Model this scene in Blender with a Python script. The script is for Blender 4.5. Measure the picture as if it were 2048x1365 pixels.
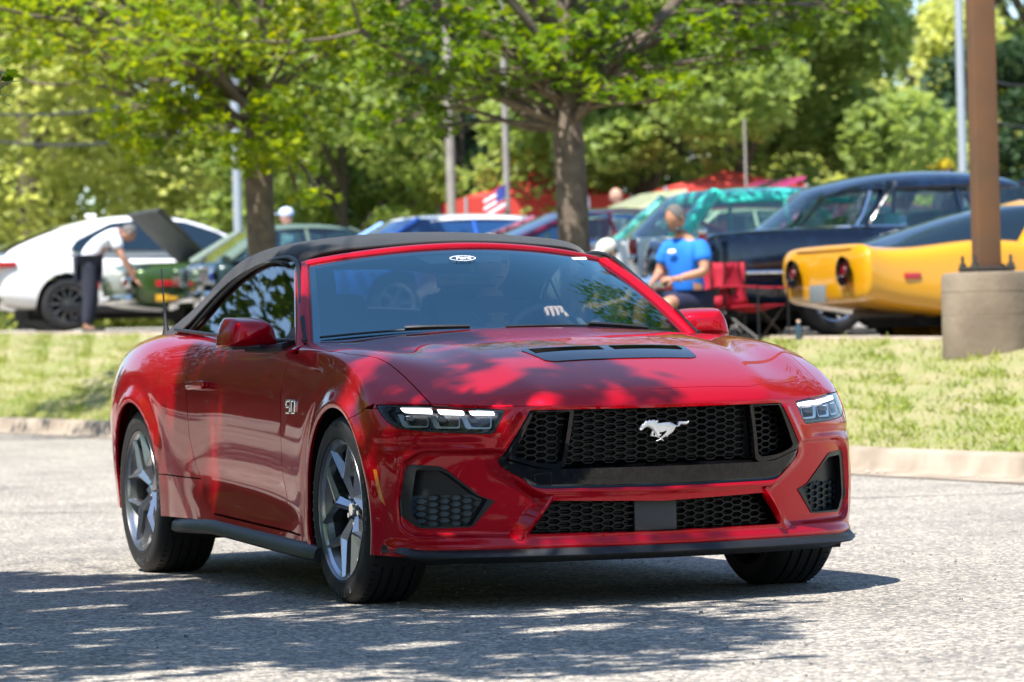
import bpy, bmesh, math, random
import numpy as np
from mathutils import Vector, Matrix, Euler
from mathutils.bvhtree import BVHTree

rng = np.random.default_rng(7)
random.seed(7)
SC = bpy.context.scene
COL = SC.collection
for o in list(bpy.data.objects):
    bpy.data.objects.remove(o)

# ------------------------------------------------------------------ camera, sky, sun, exposure
CAM_POS = np.array([13.5413636, -5.32865444, .86419755])
YAW, PITCH, ROLL = np.radians([159.39945945, .25719522, -1.44798538])
FPX = 7911.16                      # focal length in pixels of the 2048 px wide picture
_f = np.array([math.cos(YAW) * math.cos(PITCH), math.sin(YAW) * math.cos(PITCH), math.sin(PITCH)])
_r = np.cross(_f, [0, 0, 1]); _r /= np.linalg.norm(_r); _u = np.cross(_r, _f)
R_AX = _r * math.cos(ROLL) + _u * math.sin(ROLL)
U_AX = -_r * math.sin(ROLL) + _u * math.cos(ROLL)
F_AX = _f
cam_d = bpy.data.cameras.new('camera')
cam = bpy.data.objects.new('camera', cam_d); COL.objects.link(cam)
cam.matrix_world = Matrix([[R_AX[0], U_AX[0], -F_AX[0], CAM_POS[0]],
                           [R_AX[1], U_AX[1], -F_AX[1], CAM_POS[1]],
                           [R_AX[2], U_AX[2], -F_AX[2], CAM_POS[2]], [0, 0, 0, 1]])
cam_d.sensor_width = 36; cam_d.lens = 36 * FPX / 2048
cam_d.clip_start = .5; cam_d.clip_end = 2000
cam_d.dof.use_dof = True
cam_d.dof.focus_distance = 13.9
cam_d.dof.aperture_fstop = 5.6
SC.camera = cam

SUN_DIR = np.array([.28, -.42, .865]); SUN_DIR /= np.linalg.norm(SUN_DIR)   # towards the sun
world = bpy.data.worlds.new('World'); SC.world = world; world.use_nodes = True
wn = world.node_tree; wn.nodes.clear()
sky = wn.nodes.new('ShaderNodeTexSky'); sky.sky_type = 'NISHITA'; sky.sun_disc = False
sky.sun_elevation = math.asin(SUN_DIR[2]); sky.sun_rotation = math.atan2(SUN_DIR[0], SUN_DIR[1])
sky.air_density = 1.0; sky.dust_density = .25; sky.ozone_density = 3.5
bg = wn.nodes.new('ShaderNodeBackground'); bg.inputs['Strength'].default_value = .12
wo = wn.nodes.new('ShaderNodeOutputWorld')
wn.links.new(sky.outputs[0], bg.inputs[0]); wn.links.new(bg.outputs[0], wo.inputs[0])
sun_d = bpy.data.lights.new('sun', 'SUN'); sun_d.energy = 5.0; sun_d.angle = math.radians(.5)
sun_d.color = (1, .955, .89)
sun = bpy.data.objects.new('sun', sun_d); COL.objects.link(sun)
sun.rotation_euler = Vector(-SUN_DIR).to_track_quat('-Z', 'Y').to_euler()
vs = SC.view_settings; vs.view_transform = 'Standard'; vs.look = 'None'; vs.gamma = 1
vs.exposure = 1.1; vs.use_curve_mapping = False
SC.cycles.max_bounces = 8; SC.cycles.transparent_max_bounces = 12
SC.cycles.caustics_reflective = False; SC.cycles.caustics_refractive = False

# view-aligned ground frame: X to the right of the camera, Y away from it, Z up
FH = np.array([math.cos(YAW), math.sin(YAW), 0]); RH = np.array([math.sin(YAW), -math.cos(YAW), 0])
def V(X, Y, Z=0):
    p = np.array([CAM_POS[0], CAM_POS[1], 0]) + RH * X + FH * Y
    return np.array([p[0], p[1], Z])
VROT = YAW - math.pi / 2           # z rotation of an object whose own +Y looks away from the camera
def at(px, py, Y):                 # picture point -> world point Y metres away
    d = F_AX + R_AX * (px - 1024) / FPX - U_AX * (py - 682.5) / FPX
    t = Y / (d @ FH)
    return CAM_POS + d * t
def on_ray(px, py):
    d = F_AX + R_AX * (px - 1024) / FPX - U_AX * (py - 682.5) / FPX
    return d / np.linalg.norm(d)

# ------------------------------------------------------------------ materials
MATS = {}
def rgb(c): return (c[0], c[1], c[2], 1)
def mat(name, color=(.5, .5, .5), rough=.5, metal=0, coat=0, coat_rough=.03, spec=.5, vary=0, vscale=8, bump=0,
        bscale=60, trans=0, ior=1.45, emit=None, estr=0, sheen=0, color2=None, subsurf=0, alpha=1, dirt=0, aniso=None):
    if name in MATS: return MATS[name]
    m = bpy.data.materials.new(name); m.use_nodes = True; nt = m.node_tree
    b = nt.nodes['Principled BSDF']
    b.inputs['Base Color'].default_value = rgb(color); b.inputs['Roughness'].default_value = rough
    b.inputs['Metallic'].default_value = metal; b.inputs['Coat Weight'].default_value = coat
    b.inputs['Coat Roughness'].default_value = coat_rough; b.inputs['Specular IOR Level'].default_value = spec
    b.inputs['Transmission Weight'].default_value = trans; b.inputs['IOR'].default_value = ior
    b.inputs['Alpha'].default_value = alpha; b.inputs['Sheen Weight'].default_value = sheen
    if subsurf: b.inputs['Subsurface Weight'].default_value = subsurf; b.inputs['Subsurface Radius'].default_value = (.02, .01, .005)
    if emit: b.inputs['Emission Color'].default_value = rgb(emit); b.inputs['Emission Strength'].default_value = estr
    if vary or color2 is not None or bump or dirt:
        tc = nt.nodes.new('ShaderNodeTexCoord')
    if vary or color2 is not None:
        n = nt.nodes.new('ShaderNodeTexNoise'); n.inputs['Scale'].default_value = vscale; n.inputs['Detail'].default_value = 5
        nt.links.new(tc.outputs['Object'], n.inputs['Vector'])
        r = nt.nodes.new('ShaderNodeValToRGB')
        c2 = color2 if color2 is not None else tuple(c * (1 - vary) for c in color)
        r.color_ramp.elements[0].position = .35; r.color_ramp.elements[1].position = .68
        r.color_ramp.elements[0].color = rgb(c2)
        r.color_ramp.elements[1].color = rgb(color if color2 is not None else tuple(min(1, c * (1 + vary)) for c in color))
        nt.links.new(n.outputs[0], r.inputs[0]); nt.links.new(r.outputs[0], b.inputs['Base Color'])
    if bump:
        n = nt.nodes.new('ShaderNodeTexNoise'); n.inputs['Scale'].default_value = bscale; n.inputs['Detail'].default_value = 4
        nt.links.new(tc.outputs['Object'], n.inputs['Vector'])
        bp = nt.nodes.new('ShaderNodeBump'); bp.inputs['Strength'].default_value = bump; bp.inputs['Distance'].default_value = .01
        nt.links.new(n.outputs[0], bp.inputs['Height']); nt.links.new(bp.outputs[0], b.inputs['Normal'])
    MATS[name] = m
    return m

# ------------------------------------------------------------------ object helpers
def obj(name, verts, faces, m=None, parent=None, smooth=True, angle=35, normals=None):
    me = bpy.data.meshes.new(name)
    me.from_pydata([tuple(map(float, v)) for v in verts] if not isinstance(verts, np.ndarray) else verts.tolist(), [], faces if not isinstance(faces, np.ndarray) else faces.tolist())
    if m is not None:
        for mm in (m if isinstance(m, (list, tuple)) else [m]): me.materials.append(mm)
    me.update()
    if smooth:
        me.shade_smooth()
        if normals is None and angle is not None and angle < 180:
            me.set_sharp_from_angle(angle=math.radians(angle))
    if normals is not None:
        me.normals_split_custom_set_from_vertices(normals.tolist())
    o = bpy.data.objects.new(name, me); COL.objects.link(o)
    if parent is not None: o.parent = parent
    return o
def empty(name, loc=(0, 0, 0), rz=0):
    o = bpy.data.objects.new(name, None); COL.objects.link(o)
    o.location = tuple(float(v) for v in loc); o.rotation_euler = (0, 0, rz); o.empty_display_size = .1
    return o
def tag(o, label=None, cat=None, group=None, kind=None):
    if label: o['label'] = label
    if cat: o['category'] = cat
    if group: o['group'] = group
    if kind: o['kind'] = kind
    return o
def kids(o, table=None):
    return [c for c in COL.objects if c.parent is o]
def copy_tree(o, parent=None):
    ch = kids(o)
    c = o.copy(); COL.objects.link(c); c.parent = parent
    for k in ch: copy_tree(k, c)
    return c

class MB:                                   # collects simple shapes into one mesh
    def __init__(s): s.v = []; s.f = []
    def add(s, vs_, fs):
        n = len(s.v); s.v += [tuple(map(float, v)) for v in vs_]; s.f += [tuple(i + n for i in f) for f in fs]
        return s
    def box(s, c, d, rot=None, taper=1.0):
        x, y, z = d[0] / 2, d[1] / 2, d[2] / 2
        P = [(-x, -y, -z), (x, -y, -z), (x, y, -z), (-x, y, -z), (-x * taper, -y * taper, z), (x * taper, -y * taper, z), (x * taper, y * taper, z), (-x * taper, y * taper, z)]
        M = rot if rot is not None else Matrix.Identity(3)
        P = [tuple(M @ Vector(p) + Vector(c)) for p in P]
        return s.add(P, [(0, 3, 2, 1), (4, 5, 6, 7), (0, 1, 5, 4), (1, 2, 6, 5), (2, 3, 7, 6), (3, 0, 4, 7)])
    def bbox(s, c, d, b=.01, rot=None):      # bevelled box
        x, y, z = d[0] / 2, d[1] / 2, d[2] / 2
        b = min(b, x * .9, y * .9, z * .9)
        bm = bmesh.new(); bmesh.ops.create_cube(bm, size=1)
        for v in bm.verts: v.co = Vector((v.co.x * d[0], v.co.y * d[1], v.co.z * d[2]))
        bmesh.ops.bevel(bm, geom=list(bm.edges), offset=b, segments=2, affect='EDGES', profile=.6)
        M = rot if rot is not None else Matrix.Identity(3)
        bm.verts.index_update()
        s.add([M @ v.co + Vector(c) for v in bm.verts], [tuple(v.index for v in f.verts) for f in bm.faces]); bm.free()
        return s
    def tube(s, pts, r, n=8, cap=True, flat=None):
        pts = [Vector(p) for p in pts]; m_ = len(pts)
        rs = r if hasattr(r, '__len__') else [r] * m_
        up = Vector((0, 0, 1)); rings = []
        prev = None
        for i, p in enumerate(pts):
            t = (pts[min(i + 1, m_ - 1)] - pts[max(i - 1, 0)])
            if t.length < 1e-9: t = Vector((0, 0, 1))
            t.normalize()
            if prev is None:
                a = t.cross(up if abs(t.z) < .9 else Vector((1, 0, 0))); a.normalize()
            else:
                a = prev - t * prev.dot(t)
                if a.length < 1e-6: a = t.cross(up)
                a.normalize()
            prev = a; b = t.cross(a)
            rings.append([p + (a * math.cos(2 * math.pi * k / n) + b * math.sin(2 * math.pi * k / n) * (flat or 1)) * rs[i] for k in range(n)])
        vs_ = [v for q in rings for v in q]; fs = []
        for i in range(m_ - 1):
            for k in range(n):
                fs.append((i * n + k, i * n + (k + 1) % n, (i + 1) * n + (k + 1) % n, (i + 1) * n + k))
        if cap: fs.append(tuple(range(n - 1, -1, -1))); fs.append(tuple((m_ - 1) * n + k for k in range(n)))
        return s.add(vs_, fs)
    def lathe(s, prof, n=48, axis='y', c=(0, 0, 0), closed=False):   # prof: (radius, offset along axis)
        vs_ = []; fs = []; m_ = len(prof)
        for k in range(n):
            a = 2 * math.pi * k / n
            for (r, h) in prof:
                if axis == 'y': vs_.append((c[0] + r * math.cos(a), c[1] + h, c[2] + r * math.sin(a)))
                elif axis == 'z': vs_.append((c[0] + r * math.cos(a), c[1] + r * math.sin(a), c[2] + h))
                else: vs_.append((c[0] + h, c[1] + r * math.cos(a), c[2] + r * math.sin(a)))
        for k in range(n):
            k2 = (k + 1) % n
            for j in range(m_ if closed else m_ - 1):
                j2 = (j + 1) % m_
                fs.append((k * m_ + j, k2 * m_ + j, k2 * m_ + j2, k * m_ + j2))
        return s.add(vs_, fs)
    def ball(s, c, r, nu=12, nv=8, rot=None):
        r = r if hasattr(r, '__len__') else (r, r, r)
        vs_ = []; fs = []
        M = rot if rot is not None else Matrix.Identity(3)
        for j in range(nv + 1):
            th = math.pi * j / nv
            for i in range(nu):
                a = 2 * math.pi * i / nu
                vs_.append(M @ Vector((r[0] * math.sin(th) * math.cos(a), r[1] * math.sin(th) * math.sin(a), r[2] * math.cos(th))) + Vector(c))
        for j in range(nv):
            for i in range(nu):
                fs.append((j * nu + i, (j + 1) * nu + i, (j + 1) * nu + (i + 1) % nu, j * nu + (i + 1) % nu))
        return s.add(vs_, fs)
    def prism(s, poly, fn, d):               # poly: 2d outline, fn(u, v, depth) -> xyz
        n = len(poly)
        s.add([fn(u, v, 0) for u, v in poly] + [fn(u, v, d) for u, v in poly],
              [tuple(range(n)), tuple(range(2 * n - 1, n - 1, -1))] + [(i, i + n, (i + 1) % n + n, (i + 1) % n) for i in range(n)])
        return s
    def build(s, name, m, parent=None, smooth=True, angle=35):
        return obj(name, s.v, s.f, m, parent, smooth, angle)

def recalc(o):
    bm = bmesh.new(); bm.from_mesh(o.data); bmesh.ops.recalc_face_normals(bm, faces=bm.faces); bm.to_mesh(o.data); bm.free()
    return o
def eval_sub(verts, faces, levels, creases=()):
    """Catmull-Clark surface of a cage as arrays (positions, normals, quads)."""
    me = bpy.data.meshes.new('cage'); me.from_pydata([tuple(map(float, v)) for v in verts], [], faces)
    if creases:
        ek = {tuple(sorted(e.vertices)): e.index for e in me.edges}
        at_ = me.attributes.new('crease_edge', 'FLOAT', 'EDGE')
        for a, b, c in creases:
            k = tuple(sorted((a, b)))
            if k in ek: at_.data[ek[k]].value = c
    o = bpy.data.objects.new('cage', me); COL.objects.link(o)
    md = o.modifiers.new('s', 'SUBSURF'); md.levels = levels; md.render_levels = levels
    dg = bpy.context.evaluated_depsgraph_get(); dg.update()
    ev = o.evaluated_get(dg); m2 = ev.to_mesh()
    P = np.empty(len(m2.vertices) * 3); m2.vertices.foreach_get('co', P); P = P.reshape(-1, 3)
    N = np.empty(len(m2.vertices) * 3); m2.vertices.foreach_get('normal', N); N = N.reshape(-1, 3)
    Fq = np.array([tuple(p.vertices) for p in m2.polygons])
    ev.to_mesh_clear(); bpy.data.objects.remove(o); bpy.data.meshes.remove(me)
    return P, N, Fq

# ------------------------------------------------------------------ cutting panels out of a quad surface
def soup(P, N, Fq): return np.concatenate([P[Fq], N[Fq]], axis=2)       # (n, 4, 6)
def sub4(S):
    a, b, c, d = S[:, 0], S[:, 1], S[:, 2], S[:, 3]
    ab, bc, cd, da = (a + b) / 2, (b + c) / 2, (c + d) / 2, (d + a) / 2; m = (a + b + c + d) / 4
    return np.concatenate([np.stack(q, 1) for q in ((a, ab, m, da), (ab, b, bc, m), (m, bc, c, cd), (da, m, cd, d))])
def clip_soup(S, fn, refine=3, rad=None):
    """keep the part of the quads where fn > 0; returns list of polygons (k, 6+flag)"""
    keep = []; cur = S
    for it in range(refine + 1):
        if not len(cur): break
        fv = fn(cur[:, :, :3].reshape(-1, 3)).reshape(len(cur), -1)
        diag = np.linalg.norm(cur[:, 0, :3] - cur[:, 2, :3], axis=1)
        near = (np.abs(fv).min(1) < diag * 1.0) | ((fv.min(1) < 0) & (fv.max(1) > 0))
        inside = (~near) & (fv.min(1) > 0)
        keep.append(cur[inside])
        if it == refine: last = cur[near]; lf = fv[near]; break
        cur = sub4(cur[near])
    K = np.concatenate(keep) if keep else np.zeros((0, 4, 6))
    polys = [q for q in K]; flags = [np.zeros(4, bool)] * len(polys)
    if len(cur):
        for q, v in zip(last, lf):
            if v.min() >= 0: polys.append(q); flags.append(v < 1e-7); continue
            if v.max() <= 0: continue
            out = []; fl = []
            for i in range(4):
                j = (i + 1) % 4
                if v[i] > 0: out.append(q[i]); fl.append(False)
                elif v[i] == 0: out.append(q[i]); fl.append(True)
                if (v[i] > 0) != (v[j] > 0) and v[i] != 0 and v[j] != 0:
                    t = v[i] / (v[i] - v[j]); out.append(q[i] * (1 - t) + q[j] * t); fl.append(True)
            if len(out) >= 3: polys.append(np.array(out)); flags.append(np.array(fl))
    return polys, flags
def panel(name, S, fn, m, parent=None, refine=3, off=0, flange=.012, fdir=None, keep_norm=True, bbox=None, lip=None):
    """a body panel: the surface where fn > 0, moved by off along its normal, with an edge turned inwards"""
    if bbox is not None:
        c = S[:, :, :3].mean(1); lo, hi = np.array(bbox[0]), np.array(bbox[1])
        S = S[np.all((c > lo) & (c < hi), axis=1)]
    polys, flags = clip_soup(S, fn, refine)
    if not polys: print('EMPTY PANEL', name); return None
    cnt = np.array([len(p) for p in polys]); A = np.concatenate(polys); Fl = np.concatenate(flags)
    key = np.round(A[:, :3] * 2e5).astype(np.int64)
    _, first, inv = np.unique(key, axis=0, return_index=True, return_inverse=True); inv = inv.reshape(-1)
    P = A[first, :3].copy(); Nn = A[first, 3:].copy(); Nn /= np.maximum(np.linalg.norm(Nn, axis=1, keepdims=True), 1e-9)
    FL = np.zeros(len(P), bool); np.logical_or.at(FL, inv, Fl)
    if off: 
        P = P + (Nn * off if fdir is None else np.array(fdir) * -off)
    faces = []; k = 0
    for c in cnt:
        f = list(dict.fromkeys(inv[k:k + c].tolist())); k += c
        if len(f) >= 3: faces.append(f)
    edges = {}
    for f in faces:
        for i in range(len(f)):
            a, b = f[i], f[(i + 1) % len(f)]; kk = (a, b) if a < b else (b, a)
            edges[kk] = None if kk in edges else (a, b)
    P = P.tolist(); Nl = Nn.tolist(); vm = {}
    dirv = np.array(fdir, float) if fdir is not None else None
    if flange:
        def inner(i, Pn):
            if i not in vm:
                d = -Nn[i] if dirv is None else dirv
                a = len(P); P.append(Pn[i].tolist()); P.append((Pn[i] + d * flange).tolist())
                vm[i] = a
                Nl.append((0, 0, 0)); Nl.append((0, 0, 0))
            return vm[i]
        Pn = np.array(P)
        for kk, e in list(edges.items()):
            if e is None or not (FL[e[0]] and FL[e[1]]): continue
            a, b = e; ia, ib = inner(a, Pn), inner(b, Pn)
            faces.append([ib, ia, ia + 1, ib + 1])
            pa, pb = Pn[a], Pn[b]; d = (-Nn[a] if dirv is None else dirv); e_ = pa - pb
            n_ = np.array([e_[1] * d[2] - e_[2] * d[1], e_[2] * d[0] - e_[0] * d[2], e_[0] * d[1] - e_[1] * d[0]]); n_ /= (math.sqrt(n_ @ n_) + 1e-12)
            for q in (ia, ia + 1, ib, ib + 1): Nl[q] = tuple(np.array(Nl[q]) + n_)
    Nl = np.array(Nl); ln = np.linalg.norm(Nl, axis=1, keepdims=True); Nl = np.where(ln > 1e-6, Nl / np.maximum(ln, 1e-9), [0, 0, 1])
    return obj(name, np.array(P), faces, m, parent, True, None, normals=Nl if keep_norm else None)

def poly_sdf(poly, pad=.06):
    """signed distance (positive inside) to a closed 2d polygon"""
    A = np.array(poly, float); B = np.roll(A, -1, axis=0); E = B - A; EE = (E * E).sum(1) + 1e-18
    lo, hi = A.min(0) - pad, A.max(0) + pad; Ey = np.where(E[:, 1] == 0, 1e-12, E[:, 1])
    def g(q):
        w = q[:, None, :] - A[None]; t = np.clip((w * E).sum(2) / EE, 0, 1)
        d2 = ((w - t[:, :, None] * E) ** 2).sum(2).min(1)
        c = (A[:, 1] > q[:, 1:2]) != (B[:, 1] > q[:, 1:2])
        xx = A[:, 0] + w[:, :, 1] * E[:, 0] / Ey
        ins = (c & (q[:, 0:1] < xx)).sum(1) % 2 == 1
        d = np.sqrt(d2); return np.where(ins, d, -d)
    def f(q):
        q = np.asarray(q, float); out = np.full(len(q), -pad)
        m_ = np.all((q > lo) & (q < hi), axis=1); idx = np.nonzero(m_)[0]
        for k in range(0, len(idx), 20000): out[idx[k:k + 20000]] = g(q[idx[k:k + 20000]])
        return out
    return f
def round_poly(poly, r, n=5):
    out = []; P = [np.array(p, float) for p in poly]; m_ = len(P)
    rr = r if hasattr(r, '__len__') else [r] * m_
    for i in range(m_):
        a, b, c = P[i - 1], P[i], P[(i + 1) % m_]; u = a - b; w = c - b
        lu, lw = np.linalg.norm(u), np.linalg.norm(w); k = min(rr[i], lu * .45, lw * .45)
        if k < 1e-5: out.append(b); continue
        p0 = b + u / lu * k; p1 = b + w / lw * k
        for t in np.linspace(0, 1, n): out.append((1 - t) ** 2 * p0 + 2 * t * (1 - t) * b + t * t * p1)
    return np.array(out)
LEV = 4
# ================================================================== the red convertible: body surface
def body_cage():
    # rails: hood / deck from the centre line outwards (0-4), shoulder (5), then down the side (6-10)
    G = [
     # front edge of the hood = top of the fascia
     [(.868,0,.700),(.855,.20,.700),(.825,.40,.698),(.745,.56,.700),(.580,.765,.712),(.355,.902,.728),(.395,.925,.640),(.425,.930,.530),(.435,.925,.420),(.440,.915,.300),(.445,.905,.185)],
     [(.815,0,.752),(.805,.20,.751),(.785,.43,.745),(.690,.57,.738),(.510,.745,.752),(.270,.895,.782),(.300,.925,.705),(.310,.936,.600),(.310,.932,.480),(.310,.925,.350),(.310,.915,.190)],
     [(.640,0,.812),(.635,.20,.812),(.620,.44,.802),(.540,.59,.785),(.380,.750,.806),(.130,.888,.835),(.130,.920,.760),(.130,.936,.650),(.130,.932,.520),(.130,.925,.360),(.130,.915,.190)],
     [(.400,0,.884),(.400,.21,.884),(.385,.46,.870),(.330,.60,.848),(.200,.765,.880),(-.050,.880,.885),(-.060,.912,.800),(-.060,.932,.690),(-.060,.932,.550),(-.060,.925,.380),(-.060,.915,.190)],
     [(.080,0,.938),(.080,.22,.937),(.070,.49,.921),(.040,.62,.900),(-.060,.785,.920),(-.260,.872,.908),(-.270,.900,.820),(-.270,.918,.710),(-.270,.922,.560),(-.270,.918,.390),(-.270,.915,.190)],
     [(-.260,0,.972),(-.260,.24,.970),(-.270,.52,.952),(-.290,.66,.935),(-.380,.800,.942),(-.480,.868,.918),(-.490,.892,.830),(-.490,.905,.720),(-.490,.910,.560),(-.490,.906,.400),(-.490,.912,.200)],
     [(-.520,0,.992),(-.530,.26,.985),(-.570,.53,.968),(-.640,.68,.952),(-.700,.800,.950),(-.760,.862,.922),(-.760,.888,.840),(-.760,.902,.720),(-.760,.903,.560),(-.760,.898,.400),(-.760,.915,.215)],
     [(-1.10,0,.990),(-1.10,.26,.985),(-1.10,.52,.972),(-1.10,.68,.960),(-1.10,.800,.952),(-1.12,.862,.925),(-1.12,.890,.845),(-1.12,.905,.720),(-1.12,.905,.560),(-1.12,.898,.410),(-1.12,.922,.235)],
     [(-1.55,0,.995),(-1.55,.26,.990),(-1.55,.52,.980),(-1.55,.67,.972),(-1.55,.790,.968),(-1.55,.866,.938),(-1.55,.896,.860),(-1.55,.910,.735),(-1.55,.908,.580),(-1.55,.900,.430),(-1.55,.925,.250)],
     [(-1.95,0,1.00),(-1.95,.26,1.00),(-1.95,.52,.995),(-1.95,.66,.992),(-1.95,.775,.990),(-1.95,.850,.965),(-1.93,.900,.885),(-1.90,.922,.760),(-1.90,.922,.600),(-1.90,.920,.430),(-1.92,.925,.250)],
     [(-2.35,0,1.02),(-2.35,.26,1.02),(-2.35,.52,1.015),(-2.35,.66,1.012),(-2.35,.770,1.008),(-2.35,.852,.985),(-2.30,.918,.905),(-2.25,.948,.790),(-2.25,.945,.620),(-2.25,.938,.430),(-2.25,.930,.250)],
     [(-2.70,0,1.04),(-2.70,.26,1.04),(-2.70,.52,1.035),(-2.70,.66,1.028),(-2.70,.780,1.012),(-2.70,.862,.985),(-2.68,.932,.900),(-2.65,.962,.780),(-2.65,.955,.620),(-2.65,.945,.430),(-2.65,.930,.250)],
     [(-3.05,0,1.045),(-3.05,.26,1.045),(-3.05,.52,1.035),(-3.05,.66,1.022),(-3.05,.770,1.000),(-3.03,.850,.965),(-3.00,.918,.870),(-3.00,.950,.750),(-3.00,.948,.600),(-3.00,.935,.430),(-3.00,.920,.250)],
     [(-3.45,0,1.04),(-3.45,.26,1.04),(-3.45,.50,1.025),(-3.43,.63,1.005),(-3.40,.730,.975),(-3.35,.810,.930),(-3.32,.868,.840),(-3.30,.895,.720),(-3.30,.895,.580),(-3.30,.885,.420),(-3.30,.870,.270)],
     [(-3.80,0,1.03),(-3.80,.25,1.03),(-3.77,.47,1.010),(-3.72,.59,.985),(-3.65,.68,.950),(-3.58,.74,.900),(-3.58,.780,.810),(-3.58,.800,.700),(-3.58,.800,.570),(-3.58,.790,.430),(-3.56,.780,.290)],
    ]
    zr = [.700, .612, .520, .425, .300, .185]
    fx = [  # fascia columns 0-4: x at the six heights
      [.868,.872,.858,.842,.838,.815],
      [.855,.858,.845,.828,.824,.800],
      [.825,.826,.812,.794,.790,.768],
      [.745,.752,.738,.722,.716,.700],
      [.580,.612,.618,.610,.604,.596]]
    fy = [0, .20, .40, .58, .79]
    vid = {}; verts = []
    def vtx(p):
        k = tuple(round(c, 5) for c in p)
        if k not in vid: vid[k] = len(verts); verts.append(k)
        return vid[k]
    faces = []; cre = []
    def quad(a, b, c, d): faces.append((a, b, c, d))
    for s in (1, -1):
        def g(i, j): p = G[i][j]; return vtx((p[0], p[1] * s, p[2]))
        def fa(c, r):
            if r == 0: return g(0, c)
            if c == 5: return g(0, 5 + r)
            return vtx((fx[c][r], fy[c] * s, zr[r]))
        def Q(a, b, c, d):
            quad(*((a, b, c, d) if s > 0 else (d, c, b, a)))
        for i in range(len(G) - 1):
            for j in range(10):
                Q(g(i, j), g(i, j + 1), g(i + 1, j + 1), g(i + 1, j))
        for c in range(5):
            for r in range(5):
                Q(fa(c, r), fa(c, r + 1), fa(c + 1, r + 1), fa(c + 1, r))
        # tail
        n = len(G) - 1
        def tl(c, r):
            if r == 0: return g(n, c)
            if c == 5: return g(n, 5 + r)
            zz = [0, .81, .70, .57, .43, .29][r]; xs = [-3.88, -3.87, -3.84, -3.78, -3.70][c]; ys = [0, .25, .47, .62, .73][c]
            return vtx((xs + (.06 if r == 5 else 0) + (.02 if r == 1 else 0), ys * s, zz))
        for c in range(5):
            for r in range(5):
                Q(tl(c, r), tl(c + 1, r), tl(c + 1, r + 1), tl(c, r + 1))
        for c in range(5): cre.append((fa(c, 0), fa(c + 1, 0), .85 if c < 3 else .5)); cre.append((tl(c, 0), tl(c + 1, 0), .7))
        for i in range(1, 6): cre.append((g(i, 2), g(i + 1, 2), .45))
        cre.append((g(0, 2), g(1, 2), .45))
        for i in range(0, 10): cre.append((g(i, 5), g(i + 1, 5), [.3,.4,.6,.8,.9,.9,.9,.9,.8,.4][i]))
        for i in range(4, 9): cre.append((g(i, 9), g(i + 1, 9), .6))
    return verts, faces, cre
_v, _f, _c = body_cage()
BP, BN, BF = eval_sub(_v, _f, LEV, _c)
BODY = soup(BP, BN, BF)
BBVH = BVHTree.FromPolygons([tuple(p) for p in BP.tolist()], [tuple(int(i) for i in q) for q in BF])
def on_body(px, py):
    h = BBVH.ray_cast(Vector(CAM_POS), Vector(on_ray(px, py)))
    return np.array(h[0]) if h[0] is not None else None
def surf_x(y, z):                    # front fascia depth
    h = BBVH.ray_cast(Vector((3, y, z)), Vector((-1, 0, 0)))
    return h[0].x if h[0] is not None else .6
def surf_y(x, z, s=-1):              # side surface
    h = BBVH.ray_cast(Vector((x, s * 3, z)), Vector((0, -s, 0)))
    return h[0].y if h[0] is not None else s * .9
def surf_z(x, y):
    h = BBVH.ray_cast(Vector((x, y, 3)), Vector((0, 0, -1)))
    return h[0].z if h[0] is not None else .9

def smooth01(t): t = np.clip(t, 0, 1); return t * t * (3 - 2 * t)
def vnormals(P, F):
    a, b, c, d = P[F[:, 0]], P[F[:, 1]], P[F[:, 2]], P[F[:, 3]]
    n = np.cross(c - a, d - b); N = np.zeros_like(P)
    for k in range(4): np.add.at(N, F[:, k], n)
    N /= np.maximum(np.linalg.norm(N, axis=1, keepdims=True), 1e-12); return N
FOG_RECESS = round_poly([(.560,.548),(.800,.553),(.850,.515),(.868,.383),(.862,.288),(.823,.253),(.504,.246),(.473,.306),(.416,.372),(.457,.401),(.560,.500)], .02)
GRILLE = round_poly([(0,.681),(.475,.684),(.573,.512),(.560,.490),(.462,.419),(.43,.414),(0,.409)], [0,.008,.02,.02,.03,.02,0])
LOWER = round_poly([(0,.356),(.405,.369),(.484,.262),(.47,.257),(0,.251)], [0,.008,.01,.01,0])
HEAD = round_poly([(.893,.714),(.735,.7085),(.55,.687),(.556,.672),(.592,.606),(.700,.612),(.794,.620),(.860,.632),(.886,.668)], [.006,.05,.006,.01,.012,.05,.05,.03,.02])
FOG = round_poly([(.836,.506),(.743,.496),(.724,.482),(.623,.390),(.577,.373),(.648,.285),(.806,.282),(.856,.333),(.857,.359)], [.02,.012,.012,.01,.003,.008,.02,.02,.01])
FOGMESH = round_poly([(.802,.402),(.640,.392),(.582,.371),(.650,.285),(.803,.285),(.823,.333)], .006)
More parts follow.
